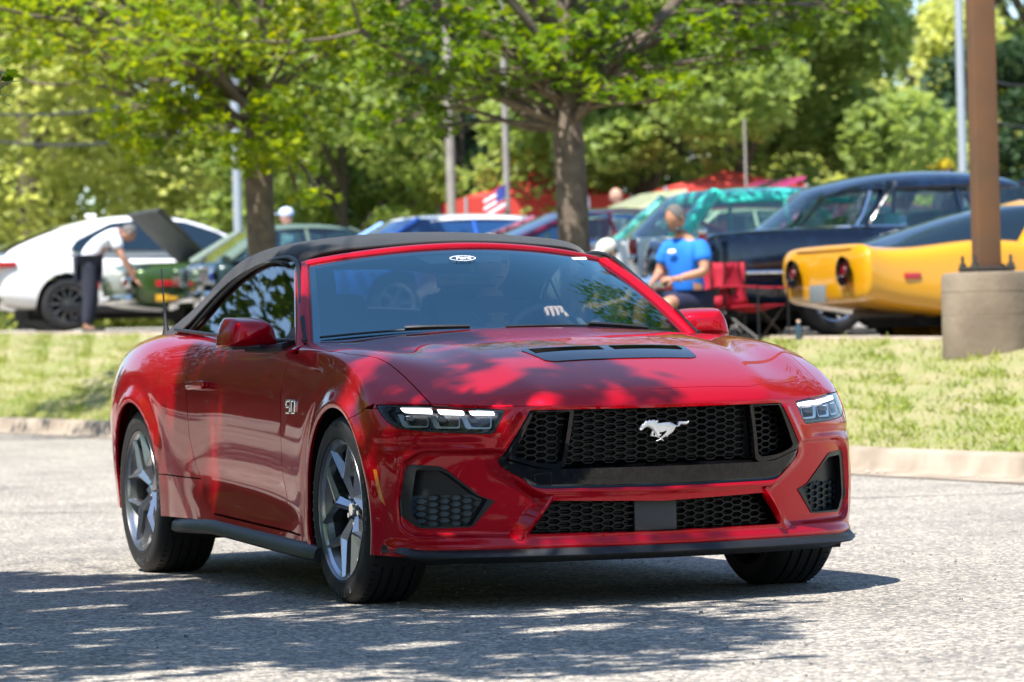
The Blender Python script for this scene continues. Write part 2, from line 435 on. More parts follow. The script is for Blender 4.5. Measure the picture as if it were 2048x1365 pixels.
# sculpt the fascia and the wheel arches
def sculpt(BP, BN, BF):
    BP = BP.copy()
    Q = np.stack([np.abs(BP[:, 1]), BP[:, 2]], 1)
    front = BP[:, 0] > .33
    nose = smooth01((BN[:, 0] - .15) / .35) * front
    sd = np.full(len(BP), -.06); sd[front] = poly_sdf(FOG_RECESS)(Q[front])
    BP[:, 0] -= nose * .030 * smooth01(sd / .014 + .2) * (sd > -.004)
    sg = np.full(len(BP), -.06); sg[front] = poly_sdf(np.concatenate([GRILLE, GRILLE[::-1] * [-1, 1]]))(Q[front])
    BP[:, 0] += nose * .013 * smooth01(1 - np.abs(sg + .012) / .018) * (Q[:, 1] < .675)
    # hollow between headlight and brow, and a fold at the bottom lip
    BP[:, 0] -= nose * .010 * np.exp(-((Q[:, 1] - .575) / .018) ** 2) * smooth01((Q[:, 0] - .60) / .08)
    BP[:, 0] += nose * .016 * smooth01((.245 - Q[:, 1]) / .03)
    for (cx, cz, R_) in ((0, .337, .375), (-2.70, .345, .382)):
        d = np.hypot(BP[:, 0] - cx, BP[:, 2] - cz); side = smooth01((np.abs(BN[:, 1]) - .5) / .3)
        BP[:, 1] += np.sign(BP[:, 1]) * side * (.012 * np.exp(-((d - R_ - .012) / .026) ** 2) - .006 * np.exp(-((d - R_ - .075) / .04) ** 2))
    # lower door: undercut below the crease that rises towards the rear
    sidew = smooth01((np.abs(BN[:, 1]) - .5) / .3) * smooth01((-.45 - BP[:, 0]) / .25) * smooth01((BP[:, 0] + 2.1) / .8)
    crease = .335 + (-BP[:, 0] - .6) * .055
    BP[:, 1] -= np.sign(BP[:, 1]) * sidew * .009 * smooth01((crease + .10 - BP[:, 2]) / .10) * smooth01((BP[:, 2] - crease + .09) / .085)
    BN = vnormals(BP, BF)
    if (BN[BP[:, 2] > 1.0][:, 2]).mean() < 0: BN = -BN
    return BP, BN
P3, N3, F3 = eval_sub(_v, _f, 3, _c)
P3, N3 = sculpt(P3, N3, F3); BODY3 = soup(P3, N3, F3)
BP, BN = sculpt(BP, BN, BF)
BODY = soup(BP, BN, BF)
BBVH = BVHTree.FromPolygons([tuple(p) for p in BP.tolist()], [tuple(int(i) for i in q) for q in BF])
# ================================================================== materials of the car
def paint_mat(name, col, metal=.5, rough=.3):
    m = mat(name, col, rough, metal, 1, .015); nt = m.node_tree; b = nt.nodes['Principled BSDF']
    tc = nt.nodes.new('ShaderNodeTexCoord'); n = nt.nodes.new('ShaderNodeTexNoise')
    n.inputs['Scale'].default_value = 900; n.inputs['Detail'].default_value = 1
    nt.links.new(tc.outputs['Object'], n.inputs['Vector'])
    mr = nt.nodes.new('ShaderNodeMapRange'); mr.inputs[3].default_value = rough - .06; mr.inputs[4].default_value = rough + .1
    nt.links.new(n.outputs[0], mr.inputs[0]); nt.links.new(mr.outputs[0], b.inputs['Roughness'])
    b.inputs['Coat IOR'].default_value = 1.4; b.inputs['Specular Tint'].default_value = (.9, .01, .03, 1); b.inputs['Specular IOR Level'].default_value = .25
    return m
RED = paint_mat('candy_red_paint', (.44, .0008, .010), .42, .33)
GBLACK = mat('gloss_black', (.003, .003, .0035), .06, 0, .25, .02, spec=.4)
SBLACK = mat('satin_black', (.014, .0145, .016), .38, bump=.05, bscale=900)
MESHBLK = mat('grille_black', (.005, .005, .006), .34, spec=.35)
DARK = mat('cavity_black', (.004, .004, .004), .7)
RUBBER = mat('tyre_rubber', (.016, .016, .017), .62, bump=.12, bscale=160)
RIM = mat('machined_alloy', (.50, .51, .53), .22, .95)
RIMD = mat('dark_alloy', (.22, .222, .23), .32, .9)
CHROME = mat('chrome', (.78, .79, .8), .05, 1)
CAST = mat('cast_iron', (.10, .09, .08), .5, .8)
CLOTH = mat('soft_top_cloth', (.013, .013, .0145), .93, sheen=.25, bump=.35, bscale=420)
LEATHER = mat('black_leather', (.05, .052, .055), .45)
LAMPW = mat('daytime_light', (1, 1, 1), .3, emit=(.93, .96, 1), estr=1.6)
AMBER = mat('amber_marker', (.65, .20, .015), .15, coat=.8)
SILVER = mat('badge_silver', (.80, .80, .80), .18, .9)
WHITEP = mat('white_print', (.85, .88, .88), .5)
def glass_mat(name, tint, ior=1.6, rough=0.0, rtint=(1, 1, 1)):
    m = bpy.data.materials.new(name); m.use_nodes = True; nt = m.node_tree; nt.nodes.clear()
    o = nt.nodes.new('ShaderNodeOutputMaterial'); mx = nt.nodes.new('ShaderNodeMixShader')
    t = nt.nodes.new('ShaderNodeBsdfTransparent'); g = nt.nodes.new('ShaderNodeBsdfGlossy'); f0 = ((ior - 1) / (ior + 1)) ** 2; ge = nt.nodes.new('ShaderNodeNewGeometry'); dt = nt.nodes.new('ShaderNodeVectorMath'); dt.operation = 'DOT_PRODUCT'; nt.links.new(ge.outputs['Normal'], dt.inputs[0]); nt.links.new(ge.outputs['Incoming'], dt.inputs[1])
    def mth(op, a, b=None):
        n_ = nt.nodes.new('ShaderNodeMath'); n_.operation = op
        for i_, v_ in enumerate((a, b)):
            if v_ is None: continue
            if isinstance(v_, (int, float)): n_.inputs[i_].default_value = v_
            else: nt.links.new(v_, n_.inputs[i_])
        return n_.outputs[0]
    fr_ = mth('ADD', mth('MULTIPLY', mth('POWER', mth('SUBTRACT', 1.0, mth('ABSOLUTE', dt.outputs['Value'])), 5.0), 1 - f0), f0)
    t.inputs[0].default_value = rgb(tint); g.inputs['Roughness'].default_value = rough; 
    g.inputs[0].default_value = rgb(rtint)
    nt.links.new(fr_, mx.inputs[0]); nt.links.new(t.outputs[0], mx.inputs[1]); nt.links.new(g.outputs[0], mx.inputs[2])
    nt.links.new(mx.outputs[0], o.inputs[0]); MATS[name] = m
    return m
WGLASS = glass_mat('windscreen_glass', (.74, .84, .86), 3.4, 0, (.58, .95, 1.0))
SGLASS = glass_mat('side_glass', (.30, .36, .34), 2.8)
CGL = glass_mat('rear_plastic_glass', (.42, .50, .52), 1.6)
LENS = glass_mat('lamp_lens', (.92, .93, .95), 1.45)

CAR = empty('convertible_car')
tag(CAR, 'shiny red convertible driving past with its black cloth roof closed', 'car')
def ax(P): return np.abs(P[:, 1])
def interp(x, xs, ys): return np.interp(x, xs, ys)
G2 = .0022                                         # half of a panel gap
HX = [-.80, -.32, -.08, .098, .188, .326, .49, .567, .60]; HY = [.868, .868, .842, .792, .781, .772, .764, .757, .74]
def f_hoodside(P): return interp(P[:, 0], HX, HY) - ax(P)          # >0 on the hood
FSX = [(.017, .803), (.357, .776), (.524, .709), (.56, .695), (.63, .678), (.64, 3), (1, 3)]
def f_front(P): return interp(ax(P), [a for a, b in FSX], [b for a, b in FSX]) - P[:, 0]     # >0 behind the front shut line
def f_hoodrear(P): return P[:, 0] - interp(ax(P), [0, .3, .6, .74, .80, .84, .87], [-.475, -.50, -.60, -.70, -.71, -.64, -.60])
top = lambda P: P[:, 2] - .60
HEADF = poly_sdf(HEAD); GRF = poly_sdf(GRILLE); LOF = poly_sdf(LOWER); FOF = poly_sdf(FOG); FMF = poly_sdf(FOGMESH)
def yz(P): return np.stack([ax(P), P[:, 2]], 1)
def xz(P): return P[:, [0, 2]]
def arch(P): return np.minimum(np.hypot(P[:, 0], P[:, 2] - .337) - .366, np.hypot(P[:, 0] + 2.70, P[:, 2] - .345) - .374)
# --- hood
def f_hood(P): return np.minimum.reduce([f_hoodside(P), f_front(P), f_hoodrear(P), P[:, 2] - .70 - 0 * P[:, 0], -HEADF(yz(P)) + .0]) - G2
hood = panel('hood', BODY3, f_hood, RED, CAR, bbox=((-.9, -.95, .68), (.9, .95, 1.1)), fdir=(0, 0, -1), flange=.015)
VENT = round_poly([(.492, -.262), (.492, .262), (.470, .292), (.300, .318), (.276, .300), (.276, -.300), (.300, -.318), (.470, -.292)], .012)
vf = poly_sdf(VENT); HS = BODY[(BODY[:, :, 0].mean(1) > .2) & (BODY[:, :, 0].mean(1) < .56) & (np.abs(BODY[:, :, 1].mean(1)) < .36) & (BODY[:, :, 2].mean(1) > .8)]
slots = [round_poly([(.352, s * .022), (.352, s * .272), (.340, s * .282), (.290, s * .290), (.290, s * .022)], .008) for s in (1, -1)]
sf_ = [poly_sdf(p) for p in slots]
def f_vent(P): q = P[:, :2]; return np.minimum(vf(q), -np.maximum(sf_[0](q), sf_[1](q)))
vent = panel('hood_vent', HS, f_vent, GBLACK, hood, off=.003, flange=.02)
fl = MB()
for s in (1, -1):
    for k, xx in enumerate((.346, .328, .312, .298)):
        z0, z1 = surf_z(xx, s * .04), surf_z(xx, s * .26)
        fl.add([(xx + .008, s * .02, z0 + .004), (xx - .012, s * .02, z0 - .004), (xx - .012, s * .285, z1 - .004), (xx + .008, s * .285, z1 + .004),
                (xx + .008, s * .02, z0 + .001), (xx - .012, s * .02, z0 - .015), (xx - .012, s * .285, z1 - .015), (xx + .008, s * .285, z1 + .001)],
               [(0, 1, 2, 3), (7, 6, 5, 4), (0, 3, 7, 4), (1, 5, 6, 2)])
fl.add([(.39, -.29, surf_z(.34, 0) - .030), (.39, .29, surf_z(.34, 0) - .030), (.28, .29, surf_z(.3, 0) - .030), (.28, -.29, surf_z(.3, 0) - .030)], [(0, 1, 2, 3)])
fl.build('vent_louvre', GBLACK, vent)
# --- fenders, doors, quarter panels
DF = ([.268, .339, .458, .591, .76, .826, .900, .96], [-.492, -.693, -.730, -.733, -.739, -.718, -.681, -.655])
DR = ([.276, .300, .372, .416, .496, .58, .723, .808, .913, 1.0], [-1.59, -1.687, -1.757, -1.805, -1.871, -1.917, -1.938, -1.969, -1.961, -1.93])
def f_df(P): return P[:, 0] - interp(P[:, 2], *DF)            # >0 ahead of the door
def f_dr(P): return interp(P[:, 2], *DR) - P[:, 0]            # >0 behind the door
BX = [(.359, .8), (.359, .719), (.201, .655)]
def f_bf(P):                                                  # >0 on the fender side of the bumper seam
    x, z = P[:, 0], P[:, 2]
    return np.where(x < .04, 1, np.where(x < .359, (z - (.664 + (x - .201) * .345)) * .95, np.minimum(z - .700, -HEADF(yz(P)))))
def sill(P): return P[:, 2] - interp(P[:, 0], [-2.2, -1.7, -1.59, -.64, -.3, .3], [.235, .248, .276, .236, .215, .19])
def cabin_top(P):                                             # >0 outside the cabin opening
    x, y = P[:, 0], ax(P)
    d = np.minimum.reduce([x + 2.42, -.50 - x + .30 * 0, .772 - y])
    return np.where(P[:, 2] > .86, -d, 1)
def belt(P): return np.where(P[:, 2] > .86, ax(P) - interp(P[:, 0], [-2.3, -1.9, -1.5, -.7], [.775, .80, .805, .80]), 1)
for s in (1, -1):
    one = lambda P: P[:, 1] * s
    S_ = BODY[(BODY[:, :, 1].mean(1) * s > .5)]; S3 = BODY3[(BODY3[:, :, 1].mean(1) * s > .5)]
    def f_fender(P): return np.minimum.reduce([-f_hoodside(P) , f_df(P), f_bf(P), arch(P), P[:, 2] - .20, np.where(P[:, 2] > .86, ax(P) - .74, 1)]) - G2
    fd = panel('front_fender', S_, f_fender, RED, CAR, bbox=((-.85, -1.1, .1), (.8, 1.1, 1.1)))
    def f_door(P): return np.minimum.reduce([-f_df(P), -f_dr(P), sill(P) - .004, belt(P)]) - G2
    dr = panel('door', S3, f_door, RED, CAR, bbox=((-2.2, -1.1, .15), (-.4, 1.1, 1.1)))
    def f_quarter(P):
        return np.minimum.reduce([f_dr(P), arch(P), np.where(P[:, 0] > -2.4, .6 * (P[:, 2] - (.412 + (P[:, 0] + 1.8) * -.02)), 1),
                                  np.where((P[:, 2] > .86) & (P[:, 0] > -2.75), ax(P) - .775, 1), P[:, 0] + 3.88, P[:, 2] - .26]) - G2
    qp = panel('quarter_panel', S3, f_quarter, RED, CAR, bbox=((-3.3, -1.1, .1), (-1.5, 1.1, 1.1)))
    def f_rock(P):
        return np.minimum.reduce([arch(P), np.maximum(np.where(P[:, 0] < -1.55, f_dr(P), -1), .0 - sill(P)), -(P[:, 2] - (.412 + (P[:, 0] + 1.8) * -.02)),
                                  P[:, 2] - interp(P[:, 0], [-2.15, -1.6, -.3], [.232, .243, .188]), -f_df(P) * 2 + .9]) - G2 * .7
    rk = panel('rocker_panel', S3, f_rock, RED, CAR, bbox=((-2.4, -1.1, .1), (-.15, 1.1, .5)))
    # door handle
    hy = surf_y(-1.82, .79, s)
    h = MB(); h.bbox((-1.775, hy + s * .020, .790), (.235, .026, .036), .012); h.bbox((-1.87, hy + s * .004, .790), (.03, .03, .03), .008); h.bbox((-1.68, hy + s * .004, .790), (.03, .03, .03), .008)
    ho = h.build('door_handle', RED, dr)
    # engine badge on the fender
    bt = MB()
    def seg(x0, z0, x1, z1):
        yy = surf_y(-.585, .706, s)
        bt.bbox(((x0 + x1) / 2, yy + s * .004, (z0 + z1) / 2), (abs(x1 - x0) + .011, .008, abs(z1 - z0) + .010), .0025)
    X0 = -.640; sg_ = -s
    def L(u): return (X0 + u) if s < 0 else (-.53 - u)
    for (u0, w0, u1, w1) in ((0, .044, .042, .044), (0, .022, 0, .044), (0, .022, .042, .022), (.042, 0, .042, .022), (0, 0, .042, 0),
                             (.062, 0, .062, .044), (.104, 0, .104, .044), (.062, .044, .104, .044), (.062, 0, .104, 0)):
        seg(L(u0), .684 + w0, L(u1), .684 + w1)
    bt.build('engine_badge', SILVER, fd)
    # side skirt
    sk = MB(); xs = np.linspace(-2.17, -.24, 24); prof = []
    for x in xs:
        zt = np.interp(x, [-2.17, -1.6, -.24], [.236, .247, .187]) + .004; yb = .918 + .014 * math.sin(min(1, (x + 2.17) / .3) * 1.57)
        if x > -.30: yb -= .01
        prof.append([(x, s * (yb - .05), zt + .012), (x, s * (yb + .004), zt + .002), (x, s * (yb + .016), zt - .012), (x, s * (yb + .020), zt - .040), (x, s * (yb + .004), zt - .052), (x, s * (yb - .10), zt - .045)])
    n_ = 6
    sk.v = [tuple(p) for r in prof for p in r]
    sk.f = [(i * n_ + j, i * n_ + j + 1, (i + 1) * n_ + j + 1, (i + 1) * n_ + j) for i in range(len(xs) - 1) for j in range(n_ - 1)] + [tuple(range(n_)), tuple((len(xs) - 1) * n_ + k for k in range(n_))]
    recalc(sk.build('side_skirt', SBLACK, CAR, angle=50))
# --- tail and deck in one (only glimpsed)
def f_deck(P): return np.minimum.reduce([np.where(P[:, 0] > -3.3, np.where(P[:, 2] > .86, .775 - ax(P), -1), 1), -2.95 - P[:, 0]]) - G2
panel('trunk_lid', BODY3, f_deck, RED, CAR, bbox=((-4, -1.1, .2), (-2.6, 1.1, 1.2)), refine=2)
# --- bumper cover
yzf = lambda f: (lambda P: f(yz(P)))
def notback(P): return P[:, 0] - .02
def f_bumper(P):
    q = yz(P); fr = P[:, 0] > .34
    holes = np.maximum.reduce([np.where(fr, HEADF(q) , -1), np.where(fr, GRF(q), -1), np.where(fr, LOF(q), -1), np.where(fr, FOF(q), -1)])
    upper = np.where(P[:, 2] > .70, np.where(ax(P) < .64, -f_front(P), -1), 1)
    return np.minimum.reduce([-holes, upper, np.where(P[:, 0] < .359, -f_bf(P), np.where(P[:, 2] > .70, np.where(ax(P) > .64, -1, 1), 1)), arch(P), P[:, 0] - .1, np.where(P[:, 2] > .7, np.where(f_hoodside(P) < 0, -1, 1), 1)]) - G2 * .6
bumper = panel('front_bumper', BODY, f_bumper, RED, CAR, bbox=((.05, -1.1, .1), (1, 1.1, .85)), refine=3, flange=.02)
FRONT = BODY[(BODY[:, :, 0].mean(1) > .3) & (BODY[:, :, 2].mean(1) < .76)]
XD = (-1, 0, 0)
def both(poly): return poly_sdf(poly)
# grille parts
nost_out = round_poly([(.470, .682), (.332, .682), (.359, .490), (.379, .479), (.45, .487), (.548, .520), (.560, .530)], [.004, .004, .012, .02, .03, .02, .01])
nost_in = round_poly([(.463, .678), (.345, .678), (.371, .507), (.388, .497), (.46, .503), (.520, .524), (.530, .534)], [.004, .006, .014, .02, .03, .015, .01])
no, ni = poly_sdf(nost_out), poly_sdf(nost_in)
gp = empty('grille'); gp.parent = CAR
for s in (1, -1): panel('nostril_frame', FRONT[FRONT[:, :, 1].mean(1) * s > 0], lambda P: np.minimum(no(yz(P)), -ni(yz(P))), GBLACK, gp, off=.004, fdir=XD, flange=.05)
lipp = poly_sdf(round_poly([(0, .478), (.360, .479), (.45, .482), (.548, .514), (.574, .512), (.560, .490), (.462, .419), (.43, .414), (0, .409)], [0, .01, .02, .02, .004, .02, .03, .02, 0]))
panel('gloss_panel', FRONT, lambda P: np.where(P[:, 2] < .55, lipp(np.stack([ax(P) + (ax(P) < .02) * 0, P[:, 2]], 1)) + np.where(ax(P) < .05, .0, 0), -1), GBLACK, gp, off=-.006, fdir=XD, flange=.03)
# sloping ledge between mesh and panel
lg = MB(); ys = np.linspace(-.36, .36, 31)
lg.v = [(surf_x(abs(y), .478) - .008, y, .478) for y in ys] + [(surf_x(abs(y), .478) - .060, y, .500) for y in ys]
lg.f = [(i, i + 1, i + 32, i + 31) for i in range(30)]; lg.build('grille_ledge', GBLACK, gp)
cov = poly_sdf(round_poly([(.40, .470), (.462, .464), (.452, .424), (.40, .420)], .008)); covi = poly_sdf(round_poly([(.403, .467), (.458, .461), (.449, .427), (.403, .423)], .008))
panel('tow_cover', FRONT, lambda P: np.where(P[:, 1] < 0, np.minimum(cov(yz(P)), -covi(yz(P))), -1), DARK, gp, off=-.0045, fdir=XD, flange=0, refine=4)
# outer matt border strips beside the nostrils
bs = poly_sdf([(.476, .684), (.470, .684), (.552, .530), (.548, .518), (.575, .512)])
for s in (1, -1): panel('grille_border', FRONT[FRONT[:, :, 1].mean(1) * s > 0], lambda P: bs(yz(P)), SBLACK, gp, off=-.008, fdir=XD, flange=.04)
def hexmesh(name, inside, depth, cx=.038, cz=.0226, w=.0027, th=.016, m=MESHBLK, parent=None, sx=surf_x, y0=-1, y1=1, z0=.2, z1=.7, zskew=0):
    hx = []; b = MB()
    nx = int((y1 - y0) / cx) + 2; nz = int((z1 - z0) / cz) + 2
    shp = [(-.66, 0), (-.34, .5), (.34, .5), (.66, 0), (.34, -.5), (-.34, -.5)]
    for i in range(nx):
        for k in range(nz):
            y = y0 + i * cx; z = z0 + (k + (.5 if i % 2 else 0)) * cz
            if not inside(y, z): continue
            x = sx(y, z) - depth
            x1 = sx(y + .01, z) - depth; tilt = (x1 - x) / .01
            O = [(y + a * cx, z + c * cz) for a, c in shp]; kx = 1 - w / cx * 1.6; kz = 1 - w / cz * 2
            I = [(y + a * cx * kx, z + c * cz * kz) for a, c in shp]
            P0 = [(x + (p[0] - y) * tilt, p[0], p[1]) for p in O]; P1 = [(x + (p[0] - y) * tilt, p[0], p[1]) for p in I]
            P2 = [(x - th + (p[0] - y) * tilt, y + (p[0] - y) * .93, z + (p[1] - z) * .93) for p in I]
            b.add(P0 + P1 + P2, [(j, (j + 1) % 6, 6 + (j + 1) % 6, 6 + j) for j in range(6)] + [(6 + j, 6 + (j + 1) % 6, 12 + (j + 1) % 6, 12 + j) for j in range(6)])
    o = b.build(name, m, parent, smooth=False); o['kind'] = 'stuff'; return o
def pin(poly, mg=0, _c={}):
    f = poly_sdf(poly); return lambda y, z: f(np.array([[abs(y), z]]))[0] > mg
cen = [(0, .70), (.327, .70), (.353, .498), (0, .500)]
cen_f = poly_sdf([(-.332, .684), (.332, .684), (.356, .498), (-.356, .498)])
hexmesh('grille_mesh', lambda y, z: cen_f(np.array([[y, z]]))[0] > .004, .035, parent=gp, y0=-.342, y1=.35, z0=.506, z1=.69)
for s in (1, -1): hexmesh('nostril_mesh', (lambda y, z, s=s, f=pin(nost_in, .004): y * s > 0 and f(y, z)), .045, parent=gp, cx=.034, y0=-.561, y1=.57, z0=.506, z1=.69)
hexmesh('lower_mesh', pin(LOWER, .006), .04, parent=gp, y0=-.494, y1=.50, z0=.262, z1=.37)
fins = MB()
for (za, zb, ya, yb) in ((.505, .685, -.33, .33), (.262, .36, -.44, .44)):
    z = za
    while z < zb:
        for (u0, u1) in ((ya, ya * .25), (ya * .2, yb * .45), (yb * .5, yb)):
            x0, x1 = surf_x(u0, z) - .060, surf_x(u1, z) - .060
            fins.add([(x0, u0, z), (x1, u1, z), (x1 - .02, u1, z - .001), (x0 - .02, u0, z - .001), (x0, u0, z + .0025), (x1, u1, z + .0025), (x1 - .02, u1, z + .0015), (x0 - .02, u0, z + .0015)],
                     [(0, 1, 5, 4), (4, 5, 6, 7), (3, 2, 1, 0)])
        z += .0082
fo = fins.build('radiator_fins', mat('fin_metal', (.03, .03, .032), .4, .6), gp, smooth=False)
fo['kind'] = 'stuff'
bk = MB()
for (pts, zz) in (((-.60, .60), (.36, .70)), ((-.55, .55), (.235, .38))):
    ys = np.linspace(pts[0], pts[1], 25)
    for i in range(24):
        a, b_ = ys[i], ys[i + 1]; xa, xb = min(surf_x(a, zz[0] + .02), surf_x(a, zz[1] - .02)) - .10, min(surf_x(b_, zz[0] + .02), surf_x(b_, zz[1] - .02)) - .10
        bk.add([(xa, a, zz[0]), (xb, b_, zz[0]), (xb, b_, zz[1]), (xa, a, zz[1])], [(0, 1, 2, 3)])
bk.build('grille_backing', DARK, gp)
rd = MB(); yy0, yy1 = -.105, .052
rd.bbox(((surf_x(0, .30)) - .034, (yy0 + yy1) / 2 + .005, .307), (.012, .158, .104), .003); rd.build('radar_panel', mat('radar_grey', (.045, .045, .047), .5), gp)
# running horse emblem
HORSE = [(205,500),(235,470),(270,410),(310,350),(350,335),(385,290),(425,235),(430,285),(480,265),(545,235),(550,265),(620,245),(680,235),(690,265),(810,250),(780,285),(800,305),(770,320),(760,335),(870,345),(1000,325),(1150,325),(1230,355),(1310,400),(1370,430),(1385,380),(1410,315),(1480,305),(1600,320),(1690,325),(1735,295),(1745,320),(1720,380),(1650,410),(1560,410),(1490,395),(1460,430),(1420,465),(1320,470),(1290,540),(1240,610),(1150,670),(1090,700),(1065,755),(1010,740),(980,745),(900,790),(960,850),(930,858),(860,830),(800,840),(770,862),(705,858),(740,830),(810,800),(830,785),(770,755),(730,745),(720,725),(580,728),(555,705),(575,650),(590,580),(630,585),(640,610),(635,680),(650,695),(715,705),(690,660),(640,590),(600,530),(560,500),(500,460),(450,440),(390,465),(320,510),(265,555),(230,545)]
HOLE = [(800,605),(900,600),(1030,550),(1000,630),(930,700),(850,745),(800,740),(790,720),(840,690),(865,660),(800,660)]
def hz(p): return ((p[0] - 950) / 14.63 / 560 - .002, .604 - (p[1] - 540) / 14.63 / 560)
hp, hh = poly_sdf([hz(p) for p in HORSE]), poly_sdf([hz(p) for p in HOLE])
gy = np.linspace(-.10, .10, 60); gz = np.linspace(.56, .65, 30); PP = []; 
for i in range(59):
    for k in range(29):
        PP.append([(.846, gy[i], gz[k], 1, 0, 0), (.846, gy[i + 1], gz[k], 1, 0, 0), (.846, gy[i + 1], gz[k + 1], 1, 0, 0), (.846, gy[i], gz[k + 1], 1, 0, 0)])
HSO = np.array(PP)
def bulge(o, f, amp, wdt):
    for v in o.data.vertices:
        d = f(np.array([[v.co.y, v.co.z]]))[0]
        if v.co.x > .84: v.co.x += amp * min(1, max(0, d) / wdt) ** .5
    return o
em = panel('horse_emblem', HSO, lambda P: np.minimum(hp(P[:, 1:3]), -hh(P[:, 1:3])), mat('emblem_silver', (.82, .80, .78), .3, .55), gp, flange=.008, fdir=XD, refine=2, keep_norm=False)
bulge(em, hp, .006, .006)
# crisp fins between the lower grille and the intakes
for s in (1, -1):
    q = MB(); A_ = np.array([.402, .385]); B_ = np.array([.505, .236])
    for t in np.linspace(0, 1, 9):
        y, z = A_ * (1 - t) + B_ * t; k = .004 + .020 * math.sin(math.pi * min(1, t * 1.15 + .05)) ** .7; x0 = surf_x(y, z); x1 = surf_x(y + .03, z + .012); x2 = surf_x(y - .012, z - .006)
        q.v += [(x2 - .004, s * (y - .012), z - .006), (x0 + k, s * (y - .002), z), (x0 + k - .003, s * (y + .006), z + .003), (x1 - .004, s * (y + .034), z + .014)]
    q.f = [(i * 4 + j, i * 4 + j + 1, i * 4 + j + 5, i * 4 + j + 4) for i in range(8) for j in range(3)]
    recalc(q.build('bumper_fin', RED, bumper, angle=40))
# fog pockets
for s in (1, -1):
    pk = empty('air_intake'); pk.parent = CAR
    FS = FRONT[FRONT[:, :, 1].mean(1) * s > 0]
    fi = poly_sdf(round_poly([(.812, .488), (.738, .482), (.716, .466), (.640, .398), (.60, .378), (.650, .289), (.798, .289), (.826, .335), (.828, .355)], [.012, .01, .01, .01, .003, .006, .012, .015, .01]))
    panel('intake_frame', FS, lambda P: np.minimum(FOF(yz(P)) + .001, -fi(yz(P))), SBLACK, pk, off=.004, fdir=XD, flange=.05)
    hexmesh('intake_mesh', (lambda y, z, s=s: y * s > 0 and FMF(np.array([[abs(y), z]]))[0] > .004), .04, cx=.035, parent=pk, y0=-.856, y1=.86, z0=.285, z1=.41)
    # closed pocket above the mesh
    panel('intake_cavity', FS, lambda P: np.minimum(fi(yz(P)) + .004, np.where(P[:, 2] > .395, 1, -1)), SBLACK, pk, off=-.045, fdir=XD, flange=0)
    panel('intake_backing', FS, lambda P: FOF(yz(P)) + .01, mat('intake_blue_grey', (.10, .145, .18), .35), pk, off=-.058, fdir=XD, flange=0)
# headlights
def shift_poly(poly, dy, dz): return [(a + dy, b + dz) for a, b in poly]
for s in (1, -1):
    hd = empty('headlight'); hd.parent = CAR
    FS = BODY[(BODY[:, :, 0].mean(1) > .2) & (BODY[:, :, 2].mean(1) < .78) & (BODY[:, :, 2].mean(1) > .55) & (BODY[:, :, 1].mean(1) * s > 0)]
    panel('lens', FS, lambda P: np.where(P[:, 0] > .3, HEADF(yz(P)), -1) - .002, LENS, hd, off=-.001, flange=0)
    panel('housing', FS, lambda P: np.where(P[:, 0] > .25, HEADF(yz(P)) + .012, -1), mat('lamp_housing', (.012, .012, .014), .25), hd, off=-.045, flange=0, refine=2)
    panel('lens_rim', FS, lambda P: np.where(P[:, 0] > .25, np.minimum(HEADF(yz(P)), .006 - HEADF(yz(P))), -1), SBLACK, hd, off=-.002, flange=.045)
    def pxq(L): return [tuple(abs(v) for v in on_body(*p)[1:3]) for p in L]
    bars = [[(794.5, 812), (858, 815.3), (859.5, 824.5), (802, 821.5)], [(870.5, 816.5), (923, 819.3), (924.5, 827.5), (875, 825.5)], [(935, 820), (985, 822.3), (986.5, 829), (939, 827.8)]]
    for k, B in enumerate(bars):
        bf = poly_sdf(round_poly(pxq(B), .003))
        panel('light_bar', FS, lambda P: bf(yz(P)), LAMPW, hd, off=-.012, flange=.012)
        dx, dy_ = (0, 64.5, 128.5)[k], (0, 2.2, 4)[k]
        Lp = [(790, 826), (801, 827), (812, 849), (848, 850.5), (850.5, 846), (850.5, 830), (852.5, 830), (852.8, 849), (850, 853.5), (806, 853.5), (800, 850)]
        lf = poly_sdf(round_poly(pxq([(a + dx, b + dy_) for a, b in Lp]), .002))
        panel('lamp_bezel', FS, lambda P: lf(yz(P)), mat('bezel_satin', (.40, .43, .46), .28, .9), hd, off=-.016, flange=.02, refine=4)
        c = on_body(826 + dx, 838 + dy_)
        pr = MB(); pr.bbox((c[0] - .040, s * abs(c[1]), c[2]), (.03, .034, .020), .007); pr.build('projector', mat('projector_glass', (.05, .055, .06), .05, 0, 1, .02), hd)
# amber side markers
for s in (1, -1):
    FS = BODY[(BODY[:, :, 0].mean(1) > .3) & (BODY[:, :, 0].mean(1) < .6) & (BODY[:, :, 1].mean(1) * s > .8)]
    mk = poly_sdf([(.412, .488), (.398, .490), (.424, .385), (.445, .362)])
    panel('side_marker', FS, lambda P: mk(xz(P)), AMBER, CAR, off=.002, flange=.006)
